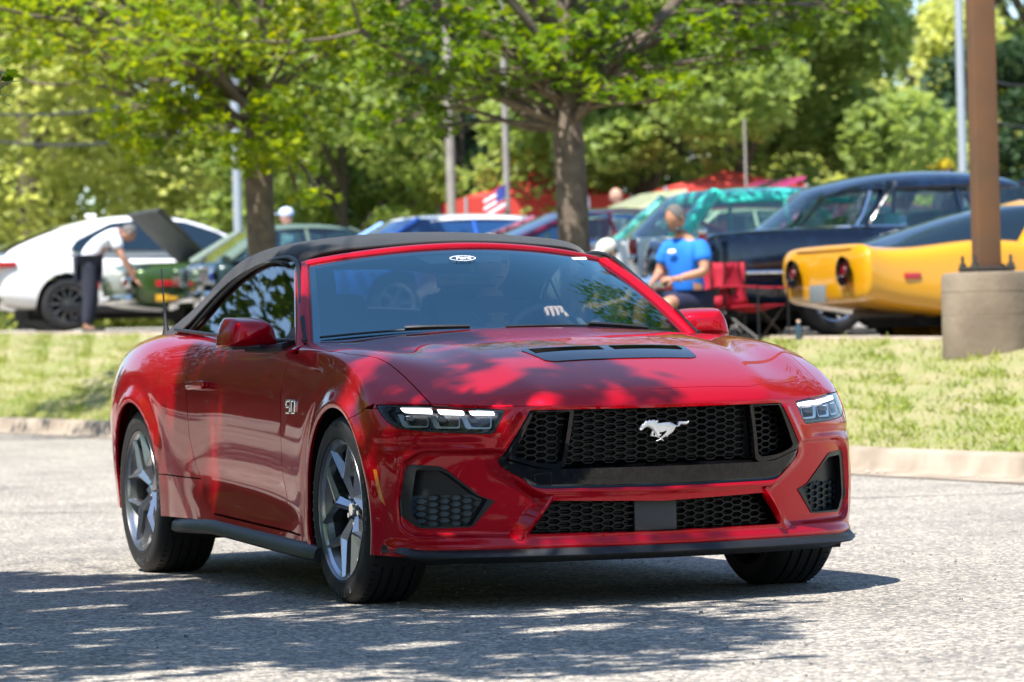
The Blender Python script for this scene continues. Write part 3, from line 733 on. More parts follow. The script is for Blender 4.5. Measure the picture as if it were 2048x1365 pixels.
# splitter along the bottom of the bumper
spp = []; ysp = np.concatenate([np.linspace(-.915, -.80, 6), np.linspace(-.77, .77, 33), np.linspace(.80, .915, 6)])
def edge_x(y):
    a = abs(y)
    return np.interp(a, [0, .2, .4, .56, .68, .78, .85, .89, .915], [.842, .832, .803, .748, .690, .620, .540, .475, .405])
for y in ysp:
    x = edge_x(y); a = abs(y); y *= 1 - .018 * smooth01((a - .8) / .1); o_ = .019 + .006 * smooth01((a - .5) / .08) - .022 * smooth01((a - .84) / .06)
    nrm = np.array([1, math.copysign(min(1.6, a * a * 1.5), y)]); nrm /= np.linalg.norm(nrm)
    z0 = .196 + .018 * smooth01((a - .80) / .1); 
    P_ = lambda d, z: (x + nrm[0] * d, y + nrm[1] * d, z)
    spp.append([P_(-.05, z0 + .012), P_(.004, z0 + .010), P_(o_, z0 - .006), P_(o_ + .003, z0 - .013), P_(o_ - .004, z0 - .019), P_(-.01, z0 - .024), P_(-.07, z0 - .040), P_(-.12, z0 - .042)])
sp = MB(); n_ = 8
sp.v = [tuple(p) for r in spp for p in r]
sp.f = [(i * n_ + j, i * n_ + j + 1, (i + 1) * n_ + j + 1, (i + 1) * n_ + j) for i in range(len(spp) - 1) for j in range(n_ - 1)] + [tuple(range(n_)), tuple((len(spp) - 1) * n_ + k for k in range(n_))]
recalc(sp.build('front_splitter', SBLACK, CAR, angle=40))
# underbody and wheel housings
ub = MB(); ub.box((-1.45, 0, .20), (4.3, 1.20, .06)); ub.box((-1.4, 0, .30), (2.0, 1.70, .16)); ub.box((.45, 0, .27), (.3, 1.0, .12)); ub.box((-3.4, 0, .33), (.7, 1.3, .2)); ub.box((.0, 0, .5), (1.2, 1.10, .45)); ub.box((-2.75, 0, .55), (1.4, 1.10, .6))

ub.build('underbody', DARK, CAR, smooth=False)
for s in (1, -1):
    for (cx, cz, R_) in ((0, .337, .405), (-2.70, .345, .41)):
        b = MB(); A = np.linspace(-.5, math.pi + .5, 30); yo, yi = s * .895, s * .56
        b.v = [(cx + R_ * math.cos(a), y, cz + R_ * math.sin(a)) for a in A for y in (yo, yi)]
        b.f = [(2 * i, 2 * i + 1, 2 * i + 3, 2 * i + 2) for i in range(29)] + [tuple([2 * i + 1 for i in range(30)])]
        b.build('wheel_housing', DARK, CAR)

# --- wheels
def make_wheel(R_, s):
    """one wheel with its outer face towards y = s"""
    w = empty('wheel')
    W_ = .262 if R_ > .345 else .25; h = W_ / 2
    pr = [(.243, -.030), (.250, -.012), (.262, -.004), (.266, -.006), (.285, 0), (R_ - .040, -.001), (R_ - .026, -.006), (R_ - .012, -.018), (R_ - .004, -.032), (R_, -.050)]
    g = .0075; inner = []
    for off in (-.068, -.105, -.145, -.185):
        inner += [(R_ + .001, off + .005), (R_ - g, off + .004), (R_ - g, off - .004), (R_ + .001, off - .005)]
    inner = [q for q in inner if -q[1] < W_ - .05]
    pr2 = pr + inner + [(r, -W_ - o) for r, o in pr[::-1]]
    t = MB(); t.lathe([(r, s * (h + o)) for r, o in pr2], 96)
    ty = t.build('tyre', RUBBER, w, angle=50)
    recalc(ty)
    # shoulder blocks
    sb = MB()
    for k in range(64):
        a = 2 * math.pi * k / 64; c_, s_ = math.cos(a), math.sin(a)
        M_ = Matrix(((c_, 0, -s_), (0, 1, 0), (s_, 0, c_)))
        sb.box((c_ * (R_ - .0045), s * (h - .046), s_ * (R_ - .0045)), (.0095, .030, .0035), M_)
    sbo = sb.build('tread_sipes', DARK, ty, smooth=False); sbo['kind'] = 'stuff'
    # lettering on the sidewall
    for (txt, a0, rr, hh_) in (('P ZERO', 20, .302, .026), ('PIRELLI', 200, .304, .022), ('P ZERO', 290, .302, .026), ('PIRELLI', 115, .304, .022)):
        for i, chh in enumerate(txt):
            if chh == ' ': continue
            cu = bpy.data.curves.new('t', 'FONT'); cu.body = chh; cu.size = hh_ * 1.35; cu.extrude = .0012; cu.align_x = 'CENTER'; cu.resolution_u = 1
            to = bpy.data.objects.new('t', cu); COL.objects.link(to); DEFER.append((to, ty, rr, math.radians(a0 - (i * 6.2)), s, h))
    rm = MB()
    prof = [(.200, -.20), (.235, -.19), (.228, -.10), (.222, -.05), (.232, -.034), (.240, -.022), (.247, -.016), (.2535, -.006), (.2545, -.010), (.250, -.022)]
    rm.lathe([(r, s * (h + o)) for r, o in prof], 72)
    ro = recalc(rm.build('rim', RIMD, w, angle=30))
    fl_ = MB(); fl_.lathe([(r, s * (h + o)) for r, o in [(.236, -.0255), (.2405, -.0215), (.2475, -.0155), (.2538, -.0055), (.2550, -.0085)]], 72); recalc(fl_.build('rim_flange', RIM, ro, angle=60))
    def pt(r, deg, o):
        a = math.radians(deg); return (r * math.cos(a), s * (h + o), r * math.sin(a))
    spk = MB(); base = -18 if R_ > .345 else 6
    for k in range(5):
        a = 90 + base + 72 * k
        for e in (1, -1):
            A0, H0 = pt(.040, a + e * 26, -.062), pt(.038, a, -.052)
            NL, N_ = pt(.120, a + e * 10.5, -.042), pt(.114, a, -.022)
            NM = pt(.114, a + e * 5, -.023)
            K = pt(.142, a, -.050)
            RO, RM_, RI = pt(.243, a + e * 27.0, -.024), pt(.243, a + e * 24.6, -.014), pt(.243, a + e * 21.6, -.028)
            back = lambda p, d=.032: (p[0], p[1] - s * d, p[2])
            V_ = [A0, H0, NL, N_, K, RO, RM_, RI, back(A0), back(NL), back(K), back(RO), back(RI), NM]
            spk.add(V_, [(0, 2, 13, 3, 1), (2, 5, 6, 13), (13, 6, 7, 4, 3), (0, 8, 9, 2), (2, 9, 11, 5), (7, 12, 10, 4)])
    so = spk.build('spokes', RIM, ro, smooth=True, angle=12); recalc(so)
    hb = MB(); hb.lathe([(.0, s * (h - .050)), (.020, s * (h - .050)), (.033, s * (h - .056)), (.034, s * (h - .075)), (.064, s * (h - .062)), (.068, s * (h - .085))], 32)
    hbo = recalc(hb.build('hub', RIMD, ro))
    cp = MB(); cp.lathe([(0, s * (h - .046)), (.022, s * (h - .046)), (.026, s * (h - .051)), (.0262, s * (h - .06))], 28); recalc(cp.build('centre_cap', CHROME, ro))
    for k in range(5):
        a = math.radians(90 + base + 36 + 72 * k)
        ln = MB(); ln.lathe([(0, s * (h - .052)), (.009, s * (h - .052)), (.0105, s * (h - .056)), (.0105, s * (h - .080))], 12, c=(.055 * math.cos(a), 0, .055 * math.sin(a)))
        recalc(ln.build('lug_nut', CHROME, ro))
    dsk = MB(); dsk.lathe([(.07, s * (h - .095)), (.19, s * (h - .095)), (.19, s * (h - .125)), (.07, s * (h - .125))], 48); recalc(dsk.build('brake_disc', CAST, w))
    cal = MB()
    AA = np.linspace(-.55, .55, 9)
    for i in range(8):
        for a_, b_ in ((AA[i], AA[i + 1]),):
            P_ = [(r * math.cos(a), s * (h - o), r * math.sin(a)) for a in (a_, b_) for r in (.135, .208) for o in (.085, .135)]
            cal.add(P_, [(0, 2, 6, 4), (1, 5, 7, 3), (2, 3, 7, 6), (0, 4, 5, 1)])
    recalc(cal.build('brake_caliper', mat('caliper_grey', (.09, .09, .09), .4, .3), w))
    return w, h
DEFER = []
for (x, z, R_, tr) in ((0, .337, .343, .9205), (-2.70, .345, .351, .927)):
    for s in (-1, 1):
        w, h = make_wheel(R_, s); w.parent = CAR; w.location = (x, s * (tr - h), z)
dg = bpy.context.evaluated_depsgraph_get(); dg.update()
_let = {}
for (to, ty, rr, a, s, h) in DEFER:
    me = bpy.data.meshes.new_from_object(to.evaluated_get(dg))
    _let.setdefault(ty.name, (ty, MB()))
    b = _let[ty.name][1]
    M_ = Matrix(((math.sin(a) * -s * -1, 0, math.cos(a)), (0, 1, 0), (0, 0, 0)))
    er = np.array([math.cos(a), 0, math.sin(a)]); et = np.array([math.sin(a), 0, -math.cos(a)])
    if s > 0: et = -et
    vv = [er * (rr + v.co.y - .012) + et * (v.co.x) + np.array([0, s * (h - .001 + v.co.z + .0002), 0]) for v in me.vertices]
    b.add(vv, [tuple(p.vertices) for p in me.polygons])
    cu = to.data; bpy.data.objects.remove(to); bpy.data.curves.remove(cu); bpy.data.meshes.remove(me)
for ty, b in _let.values():
    lo_ = b.build('sidewall_lettering', mat('letter_rubber', (.07, .07, .072), .5), ty, smooth=False); lo_['kind'] = 'stuff'

# --- windscreen, its frame, cowl
def wsp(u, v, out=0):
    b = np.array([-.50 - .24 * u * u, .765 * u, .978 - .030 * u * u]); t = np.array([-1.125 - .125 * u * u, .612 * u, 1.306 - .054 * u * u])
    p = b * (1 - v) + t * v; n = np.array([.47, .10 * u, .88]); n = n / np.linalg.norm(n)
    p = p + n * (.030 * 4 * v * (1 - v) * (1 - .4 * u * u) + out); return p
def grid_obj(name, fn, us, vs2, m, parent, smooth=True):
    P_ = [fn(u, v) for v in vs2 for u in us]; n = len(us)
    return obj(name, P_, [(j * n + i, j * n + i + 1, (j + 1) * n + i + 1, (j + 1) * n + i) for j in range(len(vs2) - 1) for i in range(n - 1)], m, parent, smooth, 180)
ws = grid_obj('windscreen', lambda u, v: wsp(u, v), np.linspace(-1, 1, 33), np.linspace(-.02, 1, 17), WGLASS, CAR)
FRIT = mat('glass_frit', (.01, .011, .013), .35)
fr = MB()
def strip(b, fa, fb, n):
    k = len(b.v); b.v += [tuple(fa(t)) for t in np.linspace(0, 1, n)] + [tuple(fb(t)) for t in np.linspace(0, 1, n)]
    b.f += [(k + i, k + i + 1, k + n + i + 1, k + n + i) for i in range(n - 1)]
for s in (-1, 1):
    strip(fr, lambda t: wsp(s * 1.0, t, -.004), lambda t: wsp(s * .965, t, -.004), 17)
strip(fr, lambda t: wsp(-1 + 2 * t, 1.0, -.004), lambda t: wsp(-1 + 2 * t, .93, -.004), 33)
strip(fr, lambda t: wsp(-1 + 2 * t, -.02, -.004), lambda t: wsp(-1 + 2 * t, .04, -.004), 33)
fr.build('glass_border', FRIT, ws)
# sensor block behind the mirror, mirror, stickers
sbk = MB(); strip(sbk, lambda t: wsp(-.36 + .58 * t, .935, -.010), lambda t: wsp(-.30 + .46 * t, .80, -.012), 9)
sbk.build('sensor_housing', FRIT, ws)
rv = MB(); c_ = wsp(-.06, .80, -.09); rv.bbox(tuple(c_), (.03, .24, .06), .02); rv.build('interior_mirror', GBLACK, CAR)
# windscreen surround (body colour)
def surround(s):
    b = MB(); rows = []
    ts = np.linspace(-.08, 1, 18)
    for t in ts:
        u = s * 1.0; inn = wsp(u, t, .004); n = np.array([.47, .10 * s, .88]); n /= np.linalg.norm(n); o_ = np.array([.10, s * 1.0, -.12]); o_ /= np.linalg.norm(o_)
        wd = .062 + .012 * (1 - t)
        rows.append([inn - n * .012, inn, inn + n * .010 + o_ * .012, inn + n * .012 + o_ * wd * .55, inn + o_ * wd * .95 - n * .004, inn + o_ * wd * 1.02 - n * .030, inn + o_ * wd * .8 - n * .055])
    m_ = len(rows[0]); b.v = [tuple(p) for r in rows for p in r]
    b.f = [(i * m_ + j, i * m_ + j + 1, (i + 1) * m_ + j + 1, (i + 1) * m_ + j) for i in range(len(rows) - 1) for j in range(m_ - 1)]
    return recalc(b.build('windscreen_pillar', RED, CAR, angle=60)), rows[-1]
ends = {}
for s in (-1, 1): _, ends[s] = surround(s)
b = MB(); rows = []
for u in np.linspace(-1.03, 1.03, 41):
    uc = max(-1, min(1, u)); inn = wsp(uc, 1, .004); ex = (abs(u) - 1) if abs(u) > 1 else 0
    inn = inn + np.array([-.2, math.copysign(1, u) * .75, -.25]) * ex
    n = np.array([.40, .10 * u, .9]); n /= np.linalg.norm(n); bk_ = np.array([-.98, 0, .12 - .06 * abs(u)])
    k = 1 - .35 * smooth01((abs(u) - .92) / .16)
    rows.append([inn - n * .012, inn, inn + n * .010 + bk_ * .010, inn + n * .015 + bk_ * .045 * k, inn + n * .012 + bk_ * .085 * k, inn + bk_ * .10 * k - n * .01])
m_ = 6; b.v = [tuple(p) for r in rows for p in r]; b.f = [(i * m_ + j, i * m_ + j + 1, (i + 1) * m_ + j + 1, (i + 1) * m_ + j) for i in range(40) for j in range(5)] + [tuple(range(6)), tuple(40 * 6 + k for k in range(6))]
recalc(b.build('windscreen_header', RED, CAR, angle=60))
cw = MB(); strip(cw, lambda t: (-.42 - .26 * (2 * t - 1) ** 2, (2 * t - 1) * .80, .955 - .02 * (2 * t - 1) ** 2), lambda t: (-.62 - .26 * (2 * t - 1) ** 2, (2 * t - 1) * .78, .962 - .02 * (2 * t - 1) ** 2), 21)
cw.build('cowl', SBLACK, CAR)
# wipers
for (pts) in ([(-.28, .005), (-.97, .012)], [(.72, -.01), (-.10, .0)]):
    wp = MB(); (u0, v0), (u1, v1) = pts
    wp.tube([wsp(u0 + (u1 - u0) * t, v0 + (v1 - v0) * t + .008 * math.sin(t * 3.1), .010) for t in np.linspace(0, 1, 14)], .005, 6)
    wp.tube([wsp(u0 + (u1 - u0) * t, v0 + (v1 - v0) * t + .003, .014 + .008 * math.sin(t * 3)) for t in np.linspace(0, .45, 8)], .007, 6)
    wi = wp.build('wiper', mat('wiper_grey', (.03, .032, .034), .4, .1), CAR)
# side glass + seals
def cab(x, z, s, out=0): return (x, s * (.812 - (z - .95) * .47 + out), z)
WINP = [(-.74, .952), (-.98, 1.115), (-1.22, 1.262), (-1.36, 1.288), (-1.56, 1.283), (-1.78, 1.262), (-1.98, 1.215), (-2.15, 1.14), (-2.30, 1.05), (-2.43, .968)]
for s in (-1, 1):
    g = MB(); pts = [cab(x, z, s, -.012) for x, z in WINP]; bot = [cab(x, .935, s, -.012) for x, z in WINP]
    n = len(pts); g.v = pts + bot; g.f = [(i, i + 1, n + i + 1, n + i) for i in range(n - 1)]
    sg2 = g.build('side_window', SGLASS, CAR, smooth=False)
    sm = MB(); fine = [np.array(cab(x, z, s, .0)) for x, z in round_poly(WINP, .05, 3)[1:-1]]
    sm.tube(fine, .0085, 8); sm.tube([np.array(cab(-1.965, z, s, -.020)) for z in (.95, 1.08, 1.20)], .006, 6)
    sm.build('window_seal', SBLACK, sg2)
    bl = MB(); bl.tube([(x, s * (.798 + .008), z) for x, z in ((-.70, .952), (-1.0, .958), (-1.5, .970), (-1.9, .990), (-2.25, 1.008), (-2.50, 1.022))], .008, 8, flat=1)
    bl.build('belt_moulding', SBLACK, CAR)
    # mirror sail and arm
    ar = MB(); ar.tube([(-.80, s * .84, .932), (-.92, s * .875, .925), (-1.02, s * .93, .930)], [.040, .032, .035], 8, flat=.5); ar.add([(-.70, s * .812, .945), (-.98, s * .812, .950), (-.84, s * .775, 1.05), (-.70, s * .80, .945), (-.98, s * .80, .95), (-.84, s * .765, 1.05)], [(0, 1, 2), (5, 4, 3), (0, 2, 5, 3), (1, 4, 5, 2)])
    ar.build('mirror_arm', SBLACK, CAR)
# soft top
STA = [(-1.200, 1.338, 1.290, .600), (-1.32, 1.368, 1.318, .622), (-1.60, 1.392, 1.338, .642), (-1.90, 1.396, 1.328, .650), (-2.18, 1.372, 1.285, .665), (-2.42, 1.300, 1.200, .690), (-2.66, 1.200, 1.105, .715), (-2.88, 1.105, 1.050, .730), (-3.00, 1.045, 1.025, .735)]
LOWZ = [1.262, 1.270, 1.285, 1.262, 1.165, 1.030, .99, .985, .985]
cv = []; nS = 0
for (x, zc, zs, ys_), lz in zip(STA, LOWZ):
    half = [(0, zc), (.30 * ys_, zc - .004), (.60 * ys_, zc - .35 * (zc - zs)), (.86 * ys_, zc - .62 * (zc - zs)), (ys_ * .985, zs - .012), (ys_ + .004 + (zs - .05 - lz) * .12, min(zs - .045, (zs + lz) / 2)), (max(ys_ - .02, .812 - (lz - .95) * .47 + .012), lz)]
    cx_ = (lambda y: x - (.15 * (y / .60) ** 2 if x > -1.25 else (.07 * (y / .6) ** 2 if x > -1.4 else 0)))
    row = [(cx_(y), -y, z) for y, z in half[::-1]] + [(cx_(y), y, z) for y, z in half[1:]]
    nS = len(row); cv += row
cf = [(i * nS + j, i * nS + j + 1, (i + 1) * nS + j + 1, (i + 1) * nS + j) for i in range(len(STA) - 1) for j in range(nS - 1)]
TP, TN, TF = eval_sub(cv, cf, 3)
TN = vnormals(TP, TF); TN = TN if TN[:, 2].mean() > 0 else -TN
tw = np.sin(TP[:, 0] * 9 + np.abs(TP[:, 1]) * 3) * .0025 * smooth01((np.abs(TP[:, 1]) - .35) / .2)     # slight pull of the cloth
TP = TP + TN * tw[:, None]
fc_ = TP[TF].mean(1); TF = TF[~((fc_[:, 0] > -2.86) & (fc_[:, 0] < -2.47) & (np.abs(fc_[:, 1]) < .43))]
sto = obj('soft_top', TP, TF, CLOTH, CAR, True, 180)
sd_ = sto.modifiers.new('t', 'SOLIDIFY'); sd_.thickness = .012; sd_.offset = -1
# mirrors
for s in (-1, 1):
    ca = []; 
    secs = [(-.895, .86, .90), (-.885, 1.0, 1.0), (-.80, 1.0, .98), (-.735, .86, .82), (-.708, .55, .5)]
    n_ = 8
    for (x, ky, kz) in secs:
        x -= .215; yc, zc = s * .935, .990
        for (a, c2) in ((-1.05, -.95), (-.6, -1.05), (.6, -1.08), (1.08, -.95), (.98, .35), (.74, 1.05), (-.55, 1.08), (-.95, .45)):
            ca.append((x + .02 * a, yc + s * a * .112 * ky, zc + c2 * .058 * kz - (.006 if kz < .9 else 0)))
    cf = [(i * n_ + j, (i + 1) * n_ + j, (i + 1) * n_ + (j + 1) % n_, i * n_ + (j + 1) % n_) for i in range(len(secs) - 1) for j in range(n_)] + [tuple(range(n_)), tuple((len(secs) - 1) * n_ + k for k in range(n_ - 1, -1, -1))]
    P_, N_, F_ = eval_sub(ca, cf, 3, [(i * n_ + j, (i + 1) * n_ + j, .8) for i in range(4) for j in (0, 3, 5)] + [(n_ * 3 + j, n_ * 3 + (j + 1) % n_, .3) for j in range(n_)])
    mo = obj('side_mirror', P_, F_, RED, CAR, True, 180); recalc(mo)
    mg = MB(); mg.bbox((-1.015, s * .93, .934), (.15, .19, .016), .007); mg.build('mirror_base', SBLACK, mo)
    g_ = MB(); g_.bbox((-1.113, s * .935, .990), (.006, .17, .085), .003); g_.build('mirror_glass', CHROME, mo)
# antenna on the rear quarter
an = MB(); bx, by = -2.95, -.72; bz = surf_z(bx, by)
an.tube([(bx, by, bz - .005), (bx - .004, by, bz + .03), (bx - .02, by, bz + .09)], [.020, .011, .006], 8)
an.tube([(bx - .02, by, bz + .09), (bx - .055, by, bz + .28)], [.0045, .003], 6)
an.build('antenna', SBLACK, CAR)
# interior
it = MB(); it.box((-1.5, 0, .45), (2.0, 1.5, .04)); it.box((-1.55, 0, .62), (.35, .22, .3)); it.box((-2.45, 0, .75), (.12, 1.4, .5))
for s in (-1, 1): it.box((-1.5, s * .76, .70), (1.9, .04, .46))
it.build('cabin_tub', LEATHER, CAR, smooth=False)
da = MB(); da.bbox((-.86, 0, .86), (.40, 1.46, .16), .06); da.bbox((-.95, .37, .925), (.18, .36, .07), .03); da.build('dashboard', mat('dash_black', (.03, .031, .033), .6), CAR)
for y in (-.37, .37):
    se = MB(); se.bbox((-1.62, y, .56), (.52, .50, .18), .07); rt = Matrix.Rotation(math.radians(-20), 3, 'Y')
    se.bbox((-1.95, y, .86), (.16, .50, .60), .07, rt); so_ = se.build('seat', LEATHER, CAR)
    hr_ = MB(); hr_.bbox((-2.07, y, 1.20), (.10, .26, .17), .045, rt); hr_.build('headrest', LEATHER, so_)
sw = MB(); 
def wheelpt(a, r, o=0):
    c0 = np.array([-1.17, .37, .905]); e1 = np.array([0, 1, 0]); e2 = np.array([-.42, 0, .907])
    return c0 + e1 * math.cos(a) * r + e2 * math.sin(a) * r + np.array([-.907, 0, -.42]) * o
sw.tube([wheelpt(a, .180) for a in np.linspace(0, 2 * math.pi, 33)], .0145, 8, cap=False)
for a in (0.1, math.pi - .1, -math.pi / 2): sw.tube([wheelpt(a, .17), wheelpt(a, .04, .02 * 0)], .014, 6)
sw.ball(wheelpt(0, 0), (.03, .07, .06)); sw.build('steering_wheel', mat('wheel_leather', (.16, .18, .18), .35), CAR)
# roll of folded lining / rear window seen through the cabin is left open: rear window
rw = MB(); rw.add([(-2.44, -.46, 1.272), (-2.44, 0, 1.284), (-2.44, .46, 1.272), (-2.89, .46, 1.085), (-2.89, 0, 1.095), (-2.89, -.46, 1.085)], [(0, 1, 4, 5), (1, 2, 3, 4)]); rw.build('rear_window', CGL, CAR)
# ================================================================== the ground
def asphalt_mat():
    m = mat('asphalt', (.25, .245, .235), .82); nt = m.node_tree; b = nt.nodes['Principled BSDF']; L = nt.links
    tc = nt.nodes.new('ShaderNodeTexCoord')
    def vor(sc, feat='F1'):
        v = nt.nodes.new('ShaderNodeTexVoronoi'); v.inputs['Scale'].default_value = sc; v.feature = feat; L.new(tc.outputs['Object'], v.inputs['Vector']); return v
    def noise(sc, d=4):
        n = nt.nodes.new('ShaderNodeTexNoise'); n.inputs['Scale'].default_value = sc; n.inputs['Detail'].default_value = d; L.new(tc.outputs['Object'], n.inputs['Vector']); return n
    v1 = vor(58); v2 = vor(130); n1 = noise(1.3); n2 = noise(14)
    r1 = nt.nodes.new('ShaderNodeValToRGB'); e = r1.color_ramp.elements
    e[0].position = 0; e[0].color = (.06, .06, .06, 1); e[1].position = 1; e[1].color = (.62, .57, .50, 1)
    e.new(.25).color = (.15, .15, .148, 1); e.new(.55).color = (.30, .29, .275, 1); e.new(.8).color = (.42, .385, .335, 1)
    sep = nt.nodes.new('ShaderNodeSeparateColor'); L.new(v1.outputs['Color'], sep.inputs[0]); L.new(sep.outputs[0], r1.inputs[0])
    sep2 = nt.nodes.new('ShaderNodeSeparateColor'); L.new(v2.outputs['Color'], sep2.inputs[0])
    r2 = nt.nodes.new('ShaderNodeValToRGB'); r2.color_ramp.elements[0].color = (.14, .14, .14, 1); r2.color_ramp.elements[1].color = (.42, .40, .37, 1); L.new(sep2.outputs[1], r2.inputs[0])
    mx = nt.nodes.new('ShaderNodeMix'); mx.data_type = 'RGBA'; mx.inputs[0].default_value = .3; L.new(r1.outputs[0], mx.inputs[6]); L.new(r2.outputs[0], mx.inputs[7])
    # dark binder between the stones
    de = vor(58, 'DISTANCE_TO_EDGE'); rd = nt.nodes.new('ShaderNodeValToRGB'); rd.color_ramp.elements[0].color = (.42, .42, .43, 1); rd.color_ramp.elements[1].position = .16; rd.color_ramp.elements[1].color = (1, 1, 1, 1); L.new(de.outputs[0], rd.inputs[0])
    m2 = nt.nodes.new('ShaderNodeMix'); m2.data_type = 'RGBA'; m2.blend_type = 'MULTIPLY'; m2.inputs[0].default_value = 1; L.new(mx.outputs[2], m2.inputs[6]); L.new(rd.outputs[0], m2.inputs[7])
    rn = nt.nodes.new('ShaderNodeValToRGB'); rn.color_ramp.elements[0].position = .3; rn.color_ramp.elements[0].color = (1.08, 1.04, .98, 1); rn.color_ramp.elements[1].position = .7; rn.color_ramp.elements[1].color = (1.36, 1.31, 1.22, 1); L.new(n1.outputs[0], rn.inputs[0])
    m3 = nt.nodes.new('ShaderNodeMix'); m3.data_type = 'RGBA'; m3.blend_type = 'MULTIPLY'; m3.inputs[0].default_value = 1; L.new(m2.outputs[2], m3.inputs[6]); L.new(rn.outputs[0], m3.inputs[7])
    n5 = noise(.33, 6); r5 = nt.nodes.new('ShaderNodeValToRGB'); r5.color_ramp.elements[0].position = .36; r5.color_ramp.elements[0].color = (.92, .91, .90, 1); r5.color_ramp.elements[1].position = .52; r5.color_ramp.elements[1].color = (1.10, 1.09, 1.07, 1); L.new(n5.outputs[0], r5.inputs[0])
    m5 = nt.nodes.new('ShaderNodeMix'); m5.data_type = 'RGBA'; m5.blend_type = 'MULTIPLY'; m5.inputs[0].default_value = 1; L.new(m3.outputs[2], m5.inputs[6]); L.new(r5.outputs[0], m5.inputs[7])
    L.new(m5.outputs[2], b.inputs['Base Color'])
    ad = nt.nodes.new('ShaderNodeMath'); ad.operation = 'MULTIPLY_ADD'; L.new(de.outputs[0], ad.inputs[0]); ad.inputs[1].default_value = 1.6; L.new(sep.outputs[2], ad.inputs[2])
    bp = nt.nodes.new('ShaderNodeBump'); bp.inputs['Strength'].default_value = .75; bp.inputs['Distance'].default_value = .006; L.new(ad.outputs[0], bp.inputs['Height']); L.new(bp.outputs[0], b.inputs['Normal'])
    return m
ASPH = asphalt_mat()
CONC = mat('kerb_concrete', (.40, .33, .255), .85, color2=(.22, .175, .13), vscale=2.2, bump=.3, bscale=60)
KERB = [(40, -60), (14, 0), (9, 11), (5.2, 20), (3.24, 24.9), (2.3, 27.4), (-1.6, 36.2), (-5.8, 45), (-9, 52), (-16, 68), (-30, 100), (-60, 160)]
LOT = [(46, -50), (24, 0), (14, 13.5), (8.2, 24.2), (3.29, 33.5), (-1.3, 42.2), (-5.84, 51), (-9.5, 58), (-18, 74), (-33, 104), (-64, 165)]
def road_z(Y): return max(0, min(Y, 60) - 22) * .0078
def lot_z(Y): return .92 + (min(max(Y, 20), 60) - 33.5) * .0223
def resample(L, n):
    L = np.array(L, float); d = np.r_[0, np.cumsum(np.linalg.norm(np.diff(L, axis=0), axis=1))]
    t = np.linspace(0, d[-1], n); return np.stack([np.interp(t, d, L[:, 0]), np.interp(t, d, L[:, 1])], 1)
def smooth_line(L, n=120):
    R_ = resample(L, n)
    for _ in range(6): R_[1:-1] = (R_[:-2] + R_[1:-1] * 2 + R_[2:]) / 4
    return R_
kl = smooth_line(KERB, 160); 
# pair the two lines by their nearest points so the strips do not twist
ll = smooth_line(LOT, 160)
rows = []
Ys = np.r_[-600, -60, np.linspace(-20, 22, 5), np.linspace(26, 60, 8), 200, 1500]
vs_ = [V(X, Y, road_z(Y)) for Y in Ys for X in (-900, -20, -6, 0, 6, 40, 900)]
road = obj('road', vs_, [(j * 7 + i, j * 7 + i + 1, (j + 1) * 7 + i + 1, (j + 1) * 7 + i) for j in range(len(Ys) - 1) for i in range(6)], ASPH); road['kind'] = 'structure'
def offset(L, d):
    t = np.gradient(L, axis=0); t /= np.linalg.norm(t, axis=1, keepdims=True); n = np.stack([t[:, 1], -t[:, 0]], 1)   # towards the lot side
    return L + n * d
k_ = MB(); prof = [(-.42, .006), (-.30, .004), (-.06, .006), (-.02, .03), (.0, .13), (.03, .152), (.17, .155), (.19, .12)]
nrow = []
for d, z in prof:
    o_ = offset(kl, d); nrow.append([V(p[0], p[1], road_z(kl[i][1]) + z) for i, p in enumerate(o_)])
k_.v = [p for r in nrow for p in r]; n = len(kl)
k_.f = [(j * n + i, j * n + i + 1, (j + 1) * n + i + 1, (j + 1) * n + i) for j in range(len(prof) - 1) for i in range(n - 1)]
kerb = recalc(k_.build('kerb', CONC, angle=50)); kerb['kind'] = 'structure'
# expansion joints cut into the kerb show as thin dark lines
jt = MB()
for i in range(6, n - 6, 1):
    if 20 < kl[i][1] < 56:
        a = offset(kl, -.30)[i]; b_ = offset(kl, .17)[i]; z = road_z(kl[i][1])
        dd = (kl[i + 1] - kl[i]); dd /= np.linalg.norm(dd) / .004
        jt.add([V(*(a + dd), z + .0075), V(*(a - dd), z + .0075), V(*(kl[i] - dd), z + .012), V(*(kl[i] + dd), z + .012)], [(0, 1, 2, 3)])
jo = jt.build('kerb_joint', DARK, kerb, smooth=False); jo['kind'] = 'stuff'
def grass_z(t, z0, z1):    # profile of the bank between kerb and lot
    return z0 + (z1 - z0) * (t * .75 + .25 * smooth01(t)) 
inner = offset(kl, .185)
NB = 14; gv = []
for i in range(n):
    z0 = road_z(kl[i][1]) + .13; j = i; z1 = lot_z(ll[j][1]) + .02
    for k in range(NB + 1):
        t = k / NB; p = inner[i] * (1 - t) + ll[j] * t
        gv.append(V(p[0], p[1], grass_z(t, z0, z1) + .02 * math.sin(i * 1.7 + k * 2.3) * math.sin(math.pi * t)))
gf = [(i * (NB + 1) + k, i * (NB + 1) + k + 1, (i + 1) * (NB + 1) + k + 1, (i + 1) * (NB + 1) + k) for i in range(n - 1) for k in range(NB)]
SOIL = mat('grass_soil', (.20, .22, .07), .95, color2=(.30, .26, .14), vscale=1.5)
bank = recalc(obj('grass_bank', gv, gf, SOIL)); bank['kind'] = 'structure'
lv = [V(p[0], p[1], lot_z(p[1])) for p in ll] + [V(p[0] + 60, p[1] + 40, lot_z(p[1] + 30) + .0) for p in ll] + [V(p[0] + 900, p[1] + 700, 1.55) for p in ll]
lot = recalc(obj('parking_lot', lv, [(i, i + 1, n + i + 1, n + i) for i in range(n - 1)] + [(n + i, n + i + 1, 2 * n + i + 1, 2 * n + i) for i in range(n - 1)], ASPH)); lot['kind'] = 'structure'
